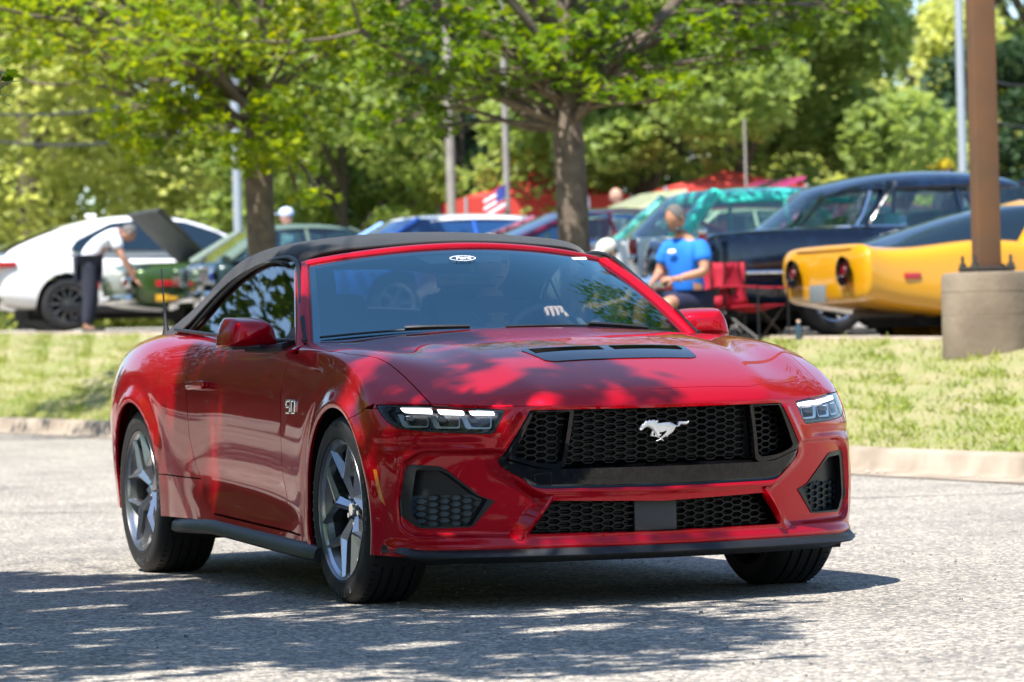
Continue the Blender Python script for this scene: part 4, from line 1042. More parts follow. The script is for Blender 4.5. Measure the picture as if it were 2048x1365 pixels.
lk = MB(); 
for d, z in [(-.02, -.15), (0, .03), (.02, .05), (.14, .05), (.16, .0)]:
    o_ = offset(ll, d); lk.v += [V(p[0], p[1], lot_z(ll[i][1]) + z) for i, p in enumerate(o_)]
lk.f = [(j * n + i, j * n + i + 1, (j + 1) * n + i + 1, (j + 1) * n + i) for j in range(4) for i in range(n - 1)]
lko = recalc(lk.build('parking_lot_kerb', CONC, angle=50)); lko['kind'] = 'structure'
# grass blades
def leaf_mat(name, cols, trans=.45, rough=.5, seed_attr=True, vscale=1.2):
    m = bpy.data.materials.new(name); m.use_nodes = True; nt = m.node_tree; nt.nodes.clear(); L = nt.links
    o = nt.nodes.new('ShaderNodeOutputMaterial'); p = nt.nodes.new('ShaderNodeBsdfPrincipled'); t = nt.nodes.new('ShaderNodeBsdfTranslucent'); mx = nt.nodes.new('ShaderNodeMixShader')
    g = nt.nodes.new('ShaderNodeNewGeometry'); r = nt.nodes.new('ShaderNodeValToRGB'); el = r.color_ramp.elements
    k = len(cols); el[0].color = rgb(cols[0]); el[0].position = 0; el[1].color = rgb(cols[-1]); el[1].position = 1
    for i in range(1, k - 1): el.new(i / (k - 1)).color = rgb(cols[i])
    tc = nt.nodes.new('ShaderNodeTexCoord'); n = nt.nodes.new('ShaderNodeTexNoise'); n.inputs['Scale'].default_value = vscale; n.inputs['Detail'].default_value = 2; L.new(tc.outputs['Object'], n.inputs['Vector'])
    ad = nt.nodes.new('ShaderNodeMath'); ad.operation = 'MULTIPLY_ADD'; L.new(g.outputs['Random Per Island'], ad.inputs[0]); ad.inputs[1].default_value = .62
    m3 = nt.nodes.new('ShaderNodeMapRange'); m3.inputs[1].default_value = .3; m3.inputs[2].default_value = .7; m3.inputs[3].default_value = 0; m3.inputs[4].default_value = .38; L.new(n.outputs[0], m3.inputs[0]); L.new(m3.outputs[0], ad.inputs[2])
    L.new(ad.outputs[0], r.inputs[0]); L.new(r.outputs[0], p.inputs['Base Color']); p.inputs['Roughness'].default_value = rough; p.inputs['Specular IOR Level'].default_value = .35
    hs = nt.nodes.new('ShaderNodeHueSaturation'); hs.inputs['Hue'].default_value = .485; hs.inputs['Saturation'].default_value = 1.1; hs.inputs['Value'].default_value = 1.5; L.new(r.outputs[0], hs.inputs['Color']); L.new(hs.outputs[0], t.inputs[0])
    mx.inputs[0].default_value = trans; L.new(p.outputs[0], mx.inputs[1]); L.new(t.outputs[0], mx.inputs[2]); L.new(mx.outputs[0], o.inputs[0])
    MATS[name] = m; return m
def fast_mesh(name, P, loops_per, m, parent=None, faces=None):
    """big mesh from arrays; P (n_faces * k, 3) with k vertices per face"""
    me = bpy.data.meshes.new(name); nv = len(P); nf = nv // loops_per if faces is None else len(faces)
    me.vertices.add(nv); me.vertices.foreach_set('co', np.ascontiguousarray(P, dtype=np.float32).ravel())
    if faces is None: idx = np.arange(nv, dtype=np.int32); k = loops_per
    else: idx = np.ascontiguousarray(faces, dtype=np.int32).ravel(); k = faces.shape[1]
    me.loops.add(len(idx)); me.loops.foreach_set('vertex_index', idx)
    me.polygons.add(nf); me.polygons.foreach_set('loop_start', np.arange(nf, dtype=np.int32) * k)
    me.materials.append(m); me.update(calc_edges=True); me.validate()
    o = bpy.data.objects.new(name, me); COL.objects.link(o)
    if parent is not None: o.parent = parent
    return o
GRASS = leaf_mat('grass_blade', [(.10, .16, .022), (.21, .28, .04), (.33, .37, .075), (.48, .44, .18)], .35, .6, vscale=1.1)
idx = [i for i in range(n - 1) if 18 < kl[i][1] < 60]
NG = 190000; ii = rng.choice(idx, NG); tt = rng.random(NG); fr_ = rng.random(NG)
A = inner[ii] * (1 - fr_)[:, None] + inner[ii + 1] * fr_[:, None]; B = ll[ii] * (1 - fr_)[:, None] + ll[ii + 1] * fr_[:, None]
pp = A * (1 - tt)[:, None] + B * tt[:, None]
z0 = np.array([road_z(y) for y in kl[ii][:, 1]]) + .13; z1 = np.array([lot_z(y) for y in ll[ii][:, 1]]) + .02
zz = z0 + (z1 - z0) * (tt * .75 + .25 * smooth01(tt)) - .01
base = np.array([CAM_POS[0], CAM_POS[1], 0]) + RH * pp[:, :1] + FH * pp[:, 1:2]; base[:, 2] = zz
an_ = rng.random(NG) * 6.283; hgt = .022 + .040 * rng.random(NG) ** 2 + .05 * (rng.random(NG) < .02); wd = .007 + .007 * rng.random(NG)
dv = np.stack([np.cos(an_), np.sin(an_), 0 * an_], 1) * wd[:, None]; le = rng.normal(0, .03, (NG, 3)); le[:, 2] = hgt
gp_ = np.stack([base - dv, base + dv, base + le], 1).reshape(-1, 3)
go = fast_mesh('grass', gp_, 3, GRASS); tag(go, 'short sunlit grass growing on the bank between road and car park', 'grass', kind='stuff')
# fallen leaf scraps and pebbles along the kerb
pb = MB()
for k in range(60):
    i = int(rng.choice(idx)); q = offset(kl, float(rng.uniform(-.38, -.08)))[i] * 1.0 + rng.normal(0, .05, 2)
    r_ = float(rng.uniform(.006, .018)); pb.ball(V(q[0], q[1], road_z(kl[i][1]) + .008 + r_ * .4), (r_, r_ * .8, r_ * .6), 6, 4)
po = pb.build('gutter_pebbles', mat('pebble', (.5, .46, .4), .8), smooth=False); tag(po, 'scattered small pebbles lying in the gutter along the kerb', 'pebbles', kind='stuff')

# darker tyre-worn bands and a long crack sealed with tar
cr = MB(); cpts = [(-7, 24.2), (-5.2, 23.6), (-3.5, 23.9), (-1.6, 23.2), (.4, 23.5), (1.8, 22.9), (3.4, 23.1), (6, 22.4)]
cpts = resample(cpts, 60); rc = np.random.default_rng(4); cpts[:, 1] += np.cumsum(rc.normal(0, .03, 60)) * .6
for i in range(59):
    w0, w1 = .018 + .008 * math.sin(i * 1.7), .018 + .008 * math.sin((i + 1) * 1.7); a, b_ = cpts[i], cpts[i + 1]
    cr.add([V(a[0], a[1] - w0, road_z(a[1]) + .0045), V(b_[0], b_[1] - w1, road_z(b_[1]) + .0045), V(b_[0], b_[1] + w1, road_z(b_[1]) + .0045), V(a[0], a[1] + w0, road_z(a[1]) + .0045)], [(0, 1, 2, 3)])
co = cr.build('sealed_crack', mat('tar', (.10, .10, .10), .6), road, smooth=False)
st_ = MB(); rs = np.random.default_rng(9)
for k in range(900):
    X, Y = rs.uniform(-2.2, 2.2), rs.uniform(9.5, 21); r_ = rs.uniform(.003, .008) * (1.6 if rs.random() < .08 else 1)
    st_.ball(V(X * Y / 13, Y, r_ * .3), (r_, r_ * .8, r_ * .55), 5, 3)
so_ = st_.build('loose_grit', mat('grit', (.42, .38, .33), .85, color2=(.10, .09, .085), vscale=40), smooth=False); tag(so_, 'loose grit and small stones scattered over the road surface', 'grit', kind='stuff')
# ================================================================== trees
BARK = mat('maple_bark', (.20, .155, .115), .9, color2=(.11, .085, .065), vscale=9, bump=.9, bscale=22)
BARK2 = mat('far_bark', (.10, .08, .06), .9)
MAPLE = leaf_mat('maple_leaf', [(.045, .10, .010), (.095, .18, .014), (.17, .26, .02), (.28, .31, .025)], .5, .38, vscale=.5)
MAPLE_SUNLIT = leaf_mat('sunlit_maple_leaf', [(.07, .13, .010), (.15, .24, .014), (.28, .35, .02), (.44, .42, .03)], .5, .38, vscale=.6)  # brighter yellow ramp paints the look of sunlit leaves into the colour
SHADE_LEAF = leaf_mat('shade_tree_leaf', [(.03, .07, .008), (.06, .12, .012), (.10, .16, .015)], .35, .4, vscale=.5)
FAR_A = leaf_mat('willow_leaf', [(.24, .28, .08), (.42, .47, .14), (.62, .64, .24)], .6, .6, vscale=.35)
FAR_B = leaf_mat('dark_leaf', [(.012, .034, .016), (.032, .07, .028), (.08, .13, .045)], .3, .6, vscale=.35)
FAR_C = leaf_mat('mid_leaf', [(.13, .19, .05), (.24, .33, .085), (.40, .48, .15)], .55, .6, vscale=.35)
LEAF = np.array([(0, 0), (.16, -.02), (.42, -.10), (.36, .08), (.56, .26), (.34, .30), (.30, .42), (.14, .38), (0, .78), (-.14, .38), (-.30, .42), (-.34, .30), (-.56, .26), (-.36, .08), (-.42, -.10), (-.16, -.02)]) - [0, -.0]
def leaf_cloud(cent, size, tmpl, tilt=.8, droop=.35, normal=None):
    """template 2d polygon placed at every centre with a random, mostly sky-facing, attitude"""
    N = len(cent); k = len(tmpl); a = rng.random(N) * 6.283
    nz = np.stack([rng.normal(0, tilt, N), rng.normal(0, tilt, N), np.ones(N)], 1)
    if normal is not None: nz = nz + normal
    nz /= np.linalg.norm(nz, axis=1, keepdims=True)
    d = np.stack([np.cos(a), np.sin(a), -droop * np.ones(N)], 1); d -= nz * (d * nz).sum(1, keepdims=True); d /= np.linalg.norm(d, axis=1, keepdims=True)
    e = np.cross(nz, d); s = (size * (.65 + .7 * rng.random(N)))[:, None, None] if np.isscalar(size) or True else size
    t = np.asarray(tmpl)
    bend = -(t[:, 0] ** 2) * .35
    P = cent[:, None, :] + s * (e[:, None, :] * t[None, :, :1] + d[:, None, :] * t[None, :, 1:2] + nz[:, None, :] * bend[None, :, None])
    return P.reshape(-1, 3)
def grow(p, d, L, r, depth, segs, out, tips, spread, up=.12, wob=.12, rr=None):
    """recursive limb: tapered tube segments, returns tips"""
    pts = [p]; rad = [r]; n = 5
    for i in range(n):
        d = d + np.array([rr.normal(0, wob), rr.normal(0, wob), rr.normal(0, wob) + up * .5]); d /= np.linalg.norm(d)
        p = p + d * L / n; pts.append(p); rad.append(r * (1 - .45 * (i + 1) / n))
    out.append((pts, rad)); 
    if depth <= 2: tips += pts[(3 if depth == 2 else 1):]
    if depth == 0: return
    for k in range(segs):
        i = rr.integers(2, n + 1) if k else n; q = pts[i]; rv_ = rad[i]
        ax_ = rr.normal(0, 1, 3); ax_ -= d * (ax_ @ d); ax_ /= np.linalg.norm(ax_)
        nd = d * math.cos(spread) + ax_ * math.sin(spread) * (1 + .3 * rr.normal()); nd /= np.linalg.norm(nd)
        grow(q, nd, L * rr.uniform(.6, .8), rv_ * rr.uniform(.6, .75), depth - 1, segs, out, tips, spread, up, wob, rr)
def limbs_mesh(limbs, rmin=.004, sides=8):
    b = MB()
    for pts, rad in limbs:
        b.tube(pts, [max(rmin, x) for x in rad], sides if rad[0] > .03 else 5, cap=False)
    return b
def maple(loc, hfork, r0, seed, dirs, leafm, label, cat='tree', nleaf=5, leaf=.085, depth=3, zmax=99, name='maple_tree', lean=(0, 0), L0=2.0, n_obj=120, trunk_top=6.5, group=None, extra_tips=None, cull=None, blobs=None, Yd=40, fill=None, bk=1.0):
    rr = np.random.default_rng(seed); t = empty(name, loc); tag(t, label, cat, group)
    tr = []
    P = [np.array([0, 0, -.3])]; R_ = [r0 * 1.25]; nn = 14
    for i in range(nn):
        z = (i + 1) / nn * trunk_top; P.append(np.array([lean[0] * z + .05 * math.sin(z * 1.7 + seed), lean[1] * z + .04 * math.cos(z * 1.3), z])); R_.append(r0 * (1.08 - .08 * min(1, z)) if z < hfork else r0 * max(.12, .78 * (1 - (z - hfork) / (trunk_top - hfork + .8))))
    b = MB(); b.tube(P, R_, 18, cap=True)
    for i, v in enumerate(b.v):
        a = math.atan2(v[1], v[0]); z = v[2]; k = 1 + .035 * math.sin(a * 7 + z * 2) + .02 * math.sin(a * 13 - z * 3) + (.25 * max(0, .35 - z) ** 1.0)
        b.v[i] = (v[0] * k, v[1] * k, z)
    b.build('trunk', BARK, t)
    limbs = []; tips = []
    for (z, az, el, r, L) in dirs:
        a, e = math.radians(az), math.radians(el)
        # az: 0 = to the right of the picture, 90 = away
        d = RH * math.cos(a) * math.cos(e) + FH * math.sin(a) * math.cos(e) + np.array([0, 0, math.sin(e)])
        zi = min(len(P) - 1, max(0, z / trunk_top * nn + 1)); i0 = int(zi); f_ = zi - i0; p = P[i0] * (1 - f_) + P[min(i0 + 1, nn)] * f_
        grow(p, d, L * L0 / 2, r, depth, 3, limbs, tips, math.radians(34), .10, .10, rr)
    big = [l for l in limbs if l[1][0] > .035]; small = [l for l in limbs if l[1][0] <= .035]
    tips = np.array(tips); tips = tips[(tips[:, 2] < 4.6) | (rr.random(len(tips)) < .5)]
    C = np.repeat(tips, nleaf, axis=0); C = C + rr.normal(0, .15, C.shape) * [1, 1, .7] - [0, 0, .05]
    if blobs is not None:
        k2 = 0
        for (bx_, by_, rx, ry, m_) in blobs:
            dep = Yd + rr.normal(0, .7)
            c0 = at(bx_, by_, dep) - np.array(loc); n_ = int(m_ * bk)
            q = rr.normal(0, 1, (n_, 3)); q /= np.maximum(1, np.linalg.norm(q, axis=1, keepdims=True) / 1.7)
            sc = dep / FPX
            C = np.concatenate([C, c0 + RH * q[:, :1] * rx * sc * .62 + np.array([0, 0, 1]) * q[:, 1:2] * ry * sc * .62 + FH * q[:, 2:3] * .35])
            zt = min(trunk_top - .5, max(hfork + .1, c0[2] - .25 * math.hypot(c0[0], c0[1]))); st = np.array([lean[0] * zt, lean[1] * zt, zt])
            md_ = (st + c0) / 2 + np.array([0, 0, .10 * math.hypot(c0[0], c0[1])]) + rr.normal(0, .08, 3)
            small.append(([st, (st * .6 + md_ * .4) + rr.normal(0, .05, 3), md_, (md_ + c0) / 2 + rr.normal(0, .05, 3), c0], [.034, .028, .020, .013, .006]))
            for w_ in range(4):
                e_ = C[-rr.integers(1, n_)]; small.append(([(md_ + c0) / 2, (c0 + e_) / 2 + rr.normal(0, .03, 3), e_], [.010, .007, .003]))
    if fill is not None:
        fc, fr, fn_, fm = fill
        q = rr.normal(0, 1, (fn_, 3)); q /= np.linalg.norm(q, axis=1, keepdims=True); q *= rr.random((fn_, 1)) ** .45
        cc = (np.array(fc) - np.array(loc)) + q * fr
        C = np.concatenate([C, np.repeat(cc, fm, axis=0) + rr.normal(0, .13, (fn_ * fm, 3))])
    if cull is not None: C = C[cull(C + np.array(loc))]
    bo = limbs_mesh(big).build('branch', BARK, t, smooth=True, angle=180)
    so = limbs_mesh(small, .004, 5).build('twigs', BARK, t, smooth=True, angle=180); so['kind'] = 'stuff'
    lp = leaf_cloud(C, leaf / 1.0, LEAF, .55, .5)
    k = len(LEAF); N = len(C)
    # the leaves that show largest are single objects
    W = C + np.array(loc)
    rel = W - CAM_POS; zc = rel @ F_AX; u = 1024 + FPX * (rel @ R_AX) / zc; v = 682.5 - FPX * (rel @ U_AX) / zc
    vis = np.nonzero((u > 5) & (u < 2043) & (v > 5) & (v < 500))[0]
    vis = vis[np.argsort(zc[vis])][:n_obj]
    single = set(vis.tolist()); keep = np.array([i not in single for i in range(N)])
    lpr = lp.reshape(N, k, 3)
    cr = fast_mesh('foliage', lpr[keep].reshape(-1, 3), k, leafm, t); cr['kind'] = 'stuff'
    for i in vis:
        me = bpy.data.meshes.new('leaf'); me.from_pydata((lpr[i] - C[i]).tolist(), [], [tuple(range(k))]); me.materials.append(leafm)
        o = bpy.data.objects.new('leaf', me); COL.objects.link(o); o.parent = t; o.location = C[i]
    return t, N
B1 = [(60, 20, 90, 50, 260), (120, 90, 70, 40, 160), (150, 30, 80, 40, 240), (250, 60, 90, 50, 260), (340, 20, 90, 40, 280), (430, 60, 80, 50, 260), (330, 110, 80, 40, 200), (420, 150, 70, 40, 180), (225, 225, 36, 26, 80), (260, 265, 50, 34, 150),
      (320, 215, 55, 38, 190), (300, 300, 50, 30, 110), (385, 205, 60, 38, 210), (370, 290, 60, 34, 130), (430, 260, 55, 30, 120), (480, 300, 50, 34, 140), (545, 215, 55, 40, 200), (560, 285, 60, 40, 230), (520, 325, 40, 24, 80), (590, 330, 34, 26, 60), (640, 390, 34, 18, 40), (600, 395, 24, 16, 22),
      (560, 120, 80, 50, 200), (620, 50, 80, 50, 260), (650, 180, 60, 40, 150), (520, 40, 70, 40, 200), (690, 100, 60, 50, 170), (470, 110, 60, 40, 150), (190, 150, 60, 30, 70), (640, 250, 40, 40, 90), (20, 70, 60, 60, 140)]
B2 = [(730, 30, 70, 40, 220), (800, 70, 80, 50, 230), (760, 140, 70, 36, 150), (745, 255, 32, 26, 60), (790, 230, 50, 30, 90), (850, 200, 60, 36, 130), (870, 255, 50, 22, 80), (920, 150, 70, 40, 130), (880, 40, 80, 40, 220), (960, 60, 70, 50, 170), (1040, 30, 70, 40, 180), (1000, 180, 50, 30, 70),
      (1100, 100, 60, 46, 170), (1150, 60, 60, 50, 200), (1150, 150, 50, 30, 120), (1210, 110, 60, 36, 130), (1230, 180, 60, 24, 110), (1300, 130, 60, 30, 120), (1340, 170, 60, 24, 110), (1310, 40, 80, 50, 230), (1400, 60, 70, 50, 220), (1430, 130, 50, 24, 80), (1480, 60, 70, 46, 200), (1560, 40, 70, 40, 180), (1640, 30, 60, 36, 130), (1560, 95, 60, 22, 80),
      (1240, 30, 60, 40, 160), (1700, 10, 60, 26, 90), (1345, 195, 30, 12, 30), (1500, 120, 60, 26, 80), (950, 110, 60, 30, 110), (1060, 130, 40, 30, 70)]
T2 = V(.62, 38.2, .62); T1 = V(-2.62, 42, .65)
t2, n2 = maple(T2, 2.35, .155, 11,
    [(2.15, 15, 38, .075, 2.3), (2.25, 165, 40, .085, 2.5), (2.0, 200, 16, .05, 2.4), (2.5, -20, 55, .07, 2.0), (2.6, 120, 50, .06, 2.1), (2.9, 190, 45, .07, 2.3), (3.1, -60, 48, .06, 2.2),
     (3.3, 35, 45, .06, 2.4), (3.5, 250, 40, .06, 2.2), (3.9, 0, 50, .05, 2.0), (4.1, 150, 50, .05, 2.0), (4.4, 280, 50, .05, 2.0), (2.4, 235, 38, .055, 2.1), (5.0, 60, 60, .05, 1.8), (5.0, 220, 60, .05, 1.8), (3.0, 70, 35, .055, 2.2)],
    MAPLE, 'maple tree with a forked trunk standing behind the right half of the convertible roof', nleaf=4, leaf=.12, Yd=37.6, blobs=B2, bk=.6)
t1, n1 = maple(T1, 2.6, .155, 23,
    [(2.3, 160, 14, .055, 2.2), (2.5, 200, 18, .06, 2.3), (2.6, 20, 28, .06, 2.0), (2.9, 140, 45, .07, 2.3), (3.0, 60, 55, .06, 2.0), (3.1, 230, 35, .06, 2.4), (3.2, 300, 40, .055, 2.0), (3.5, 175, 42, .06, 2.5),
     (3.6, -10, 45, .06, 2.2), (4.0, 100, 50, .05, 2.0), (4.1, 210, 50, .05, 2.1), (4.5, 330, 50, .05, 2.0), (2.45, 255, 12, .05, 1.9), (5.0, 30, 60, .05, 1.8), (5.0, 190, 60, .05, 1.8), (2.8, 180, 26, .06, 2.7)],
    MAPLE_SUNLIT, 'maple tree with low yellow green leaves standing left of the convertible roof', nleaf=4, leaf=.12, Yd=41.3, blobs=B1, bk=.8)
# the tree beside the road that shades the left side of the car, just out of the picture on the left
def CULL0(W):  # prunes the crown so that its cast shadow keeps a chosen outline
    k = W[:, 2] / SUN_DIR[2]; x = W[:, 0] - SUN_DIR[0] * k; y = W[:, 1] - SUN_DIR[1] * k
    ym = np.interp(x, [-3.2, -2.6, -2.3, -1.9, -1, 0, .7, 1.4, 2.5, 3.5, 3.8], [-1.4, -1.1, -.4, .15, .05, .30, .50, .25, -.35, -.6, -3])
    w = np.sin(x * 5.1 + 1.3 * np.sin(y * 2.3)) * np.sin(y * 4.3 + 1.7 * np.sin(x * 1.9 + 1)) + .5 * np.sin(x * 11 + y * 7)
    return (y < ym + .12 * w) & (x > -3.3 + .15 * w) & ((x < 2.75 + .2 * w) | (y > -2.0)) & (w < .78) & (W[:, 2] > 2.0)
SH = np.array([1.55, -5.9, 0.15])
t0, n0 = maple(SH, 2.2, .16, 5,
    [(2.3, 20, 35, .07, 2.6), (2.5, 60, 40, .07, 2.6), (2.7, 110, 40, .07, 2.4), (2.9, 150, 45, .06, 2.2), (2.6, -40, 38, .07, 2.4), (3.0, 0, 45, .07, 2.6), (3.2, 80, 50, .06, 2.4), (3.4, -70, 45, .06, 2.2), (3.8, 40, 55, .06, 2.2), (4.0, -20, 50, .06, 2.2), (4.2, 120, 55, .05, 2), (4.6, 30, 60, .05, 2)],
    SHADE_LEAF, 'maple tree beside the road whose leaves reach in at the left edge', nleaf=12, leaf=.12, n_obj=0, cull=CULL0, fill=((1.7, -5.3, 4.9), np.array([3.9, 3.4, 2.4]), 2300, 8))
print('LEAVES', n2, n1, n0)
# a low twig of it that hangs into the picture at the far left
tw = MB(); c = at(-60, 90, 16.5); tw.tube([c - RH * .5 + np.array([0, 0, .5]), c - RH * .1 + np.array([0, 0, .2]), at(2, 150, 16.5), at(0, 190, 16.5)], [.008, .006, .004, .002], 5)
two = tw.build('hanging_twig', BARK, None, angle=180); two.parent = t0; two.matrix_parent_inverse = Matrix.Translation(-Vector(SH))
for (px, py, s_) in ((4, 118, .11), (10, 148, .12), (2, 165, .12), (6, 188, .10), (-4, 140, .12), (-2, 205, .09)):
    C_ = at(px, py, 16.5)[None]; lp = leaf_cloud(C_, s_, LEAF, .5, 1.2)
    me = bpy.data.meshes.new('leaf'); me.from_pydata((lp - C_[0]).tolist(), [], [tuple(range(len(LEAF)))]); me.materials.append(SHADE_LEAF)
    o = bpy.data.objects.new('leaf', me); COL.objects.link(o); o.parent = t0; o.location = C_[0] - SH
# ---- far trees: crowns of leaf clumps
CL = np.array([(-.5, .05), (.05, -.42), (.5, 0), (-.02, .45)])
def far_tree(X, Y, H, W, m, label, seed, zb=1.6, n=16000, leaf=.20, trunk=True, group=None, name='tree', low=.12):
    rr = np.random.default_rng(seed); t = empty(name, V(X, Y, zb - .3)); tag(t, label, 'tree', group)
    nb = 46
    # lobes filling an egg-shaped crown
    th = rr.random(nb) * 6.283; zf = low + (1 - low) * rr.random(nb) ** .85; rad = np.sqrt(np.clip(1 - ((zf - .42) / .60) ** 2, .05, 1)) * W * (.55 + .5 * rr.random(nb))
    cx, cy, cz = rad * np.cos(th), rad * np.sin(th), zf * H; rl = W * (.20 + .18 * rr.random(nb))
    k = rr.integers(0, nb, n); v = rr.normal(0, 1, (n, 3)); v /= np.linalg.norm(v, axis=1, keepdims=True); rad2 = rl[k] * (.72 + .33 * rr.random(n))
    C = np.stack([cx[k], cy[k], cz[k]], 1) + v * rad2[:, None] * [1, 1, .75]
    C = C[C[:, 2] > low * H * .5]
    lp = leaf_cloud(C, leaf, CL, .7, .4, normal=v[:len(C)] * 0)
    cr = fast_mesh('crown', lp, len(CL), m, t); cr['kind'] = 'stuff'
    if trunk:
        b = MB(); b.tube([(0, 0, -.2), (.05, 0, H * .25), (-.05, .05, H * .55), (0, 0, H * .85)], [W * .065, W * .05, W * .035, .05], 10)
        for q in range(7):
            a = q * .9; b.tube([(0, 0, H * (.22 + .06 * q)), (math.cos(a) * W * .35, math.sin(a) * W * .35, H * (.36 + .07 * q)), (math.cos(a) * W * .7, math.sin(a) * W * .7, H * (.46 + .07 * q))], [W * .03, W * .02, .02], 6)
        b.build('trunk', BARK2, t)
    return t
def px2X(px, Y): return (px - 1024) / FPX * Y
far = [ # px, depth, height, half width, material, label
 (60, 78, 11, 4.2, FAR_A, 'pale green leafy tree at the far left behind the white car'),
 (330, 84, 12, 4.4, FAR_A, 'pale green leafy tree behind the opened trunk lid'),
 (-180, 92, 14, 5, FAR_A, 'pale green tree cut by the left edge of the view'),
 (520, 96, 14, 4.5, FAR_C, 'tall mid green tree behind the left maple'),
 (690, 74, 5.2, 2.4, FAR_C, 'rounded mid green tree right of the left maple trunk'),
 (790, 88, 10, 3.6, FAR_B, 'dark green tree between the two maples'),
 (620, 90, 9, 3.0, FAR_B, 'dark green tree behind the rounded mid green one'),
 (930, 84, 6.5, 2.8, FAR_B, 'dark bluish green tree behind the grey pole'),
 (1010, 98, 14, 4.4, FAR_C, 'tall green tree behind the right maple'),
 (1290, 72, 9.5, 3.6, FAR_C, 'broad mid green tree just right of the right maple trunk'),
 (1180, 100, 13, 4.6, FAR_B, 'tall dark green tree far behind the right maple'),
 (1480, 70, 10.5, 3.2, FAR_C, 'spreading mid green tree whose crown hangs over the white building'),
 (1500, 120, 15, 5.0, FAR_C, 'tall tree rising behind the white building'),
 (1700, 82, 4.6, 2.6, FAR_A, 'low pale green tree right of the white building'),
 (1870, 92, 7.4, 2.6, FAR_A, 'pale green rounded tree just left of the brown lamp post'),
 (1760, 112, 16, 5.5, FAR_A, 'tall pale green tree behind the pale rounded one'),
 (2030, 86, 6.0, 2.6, FAR_B, 'dark green tree right of the brown lamp post'),
 (2080, 108, 16, 5.0, FAR_C, 'tall green tree behind the top of the lamp post'),
 (130, 112, 15, 5.5, FAR_C, 'tall mid green tree behind the two pale ones at left'),
 (820, 118, 17, 5.5, FAR_C, 'tallest green tree far behind the middle of the view')]
for i, (px, Y, H, W, m, lab) in enumerate(far):
    far_tree(px2X(px, Y), Y, H, W, m, lab, 100 + i, n=26000 if H > 7 else 16000, leaf=.21 if H > 7 else .16, low=.05 if px not in (1480, 1290) else .28, zb=1.5)
wood = rng.random((60000, 3)) * [240, 12, 17] + [-120, 150, 1.2]
wood = wood[wood[:, 2] < 9 + 5 * np.sin(wood[:, 0] * .22) + 3 * np.sin(wood[:, 0] * .55 + 1) + 1]
wp_ = np.array([CAM_POS[0], CAM_POS[1], 0]) + RH * wood[:, :1] + FH * wood[:, 1:2] + np.array([0, 0, 1]) * wood[:, 2:3]
wo_ = fast_mesh('distant_wood', leaf_cloud(wp_, .75, CL, .7, .4), len(CL), FAR_B); tag(wo_, 'distant wood closing the view behind the trees', 'wood', kind='stuff')
# trees and a lawn edge behind the photographer, seen only as reflections in the paint
for i, (x, y, H, W) in enumerate(((26, 14, 11, 4.5), (34, 4, 12, 5), (30, -14, 12, 5), (19, -19, 9, 4.5), (10, -20, 10, 5), (0, -18, 8.5, 4.6), (-10, -18, 9, 5), (-21, -19, 9, 5), (-32, -22, 10, 5.5), (-45, -26, 11, 6))):
    t = far_tree(0, 0, H, W, FAR_C, ['round green tree across the road ahead of the car', 'broad green tree across the road straight ahead', 'full green tree behind the photographer', 'green tree on the near verge right of the shade maple', 'green tree on the near verge beside the front wheel', 'green tree on the near verge beside the rear wheel', 'green tree on the near verge beside the trunk lid', 'green tree on the near verge one crown behind the trunk lid', 'green tree on the near verge far behind the car', 'last green tree of the near verge behind the car'][i], 300 + i, n=10000, leaf=.40, low=.03)
    t.location = (x, y, -.2)

for (x, y, sd_, lab) in ((-12.5, -5.6, 61, 'maple tree beside the road one place behind the shade tree'), (-27, -8.5, 62, 'maple tree beside the road two places behind the shade tree'), (-7.5, 9.8, 63, 'maple tree on the grass bank right of the brown lamp post')):
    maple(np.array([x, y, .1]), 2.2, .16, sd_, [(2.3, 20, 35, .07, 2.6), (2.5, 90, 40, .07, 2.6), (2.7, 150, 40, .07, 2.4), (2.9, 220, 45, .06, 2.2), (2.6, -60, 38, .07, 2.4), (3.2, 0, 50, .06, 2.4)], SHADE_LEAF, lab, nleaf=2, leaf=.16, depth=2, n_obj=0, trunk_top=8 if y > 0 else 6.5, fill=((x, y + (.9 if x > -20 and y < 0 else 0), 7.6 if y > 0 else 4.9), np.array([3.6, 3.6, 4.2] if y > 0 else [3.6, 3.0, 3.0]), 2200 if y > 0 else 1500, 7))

ang = np.radians(rng.uniform(182, 262, 45000)); rad_ = rng.uniform(88, 100, 45000)  # unseen wood, added to keep the bright horizon out of the paint's reflections
wq = np.stack([rad_ * np.cos(ang), rad_ * np.sin(ang) * .75, rng.random(45000) * 14], 1); wq = wq[wq[:, 2] < 10 + 3 * np.sin(wq[:, 0] * .21) + 2 * np.sin(wq[:, 0] * .6)]
w2 = fast_mesh('distant_wood', leaf_cloud(wq, 1.0, CL, .7, .4), len(CL), FAR_B); tag(w2, 'unseen wood added far behind the car to block the bright horizon', 'wood', kind='stuff')
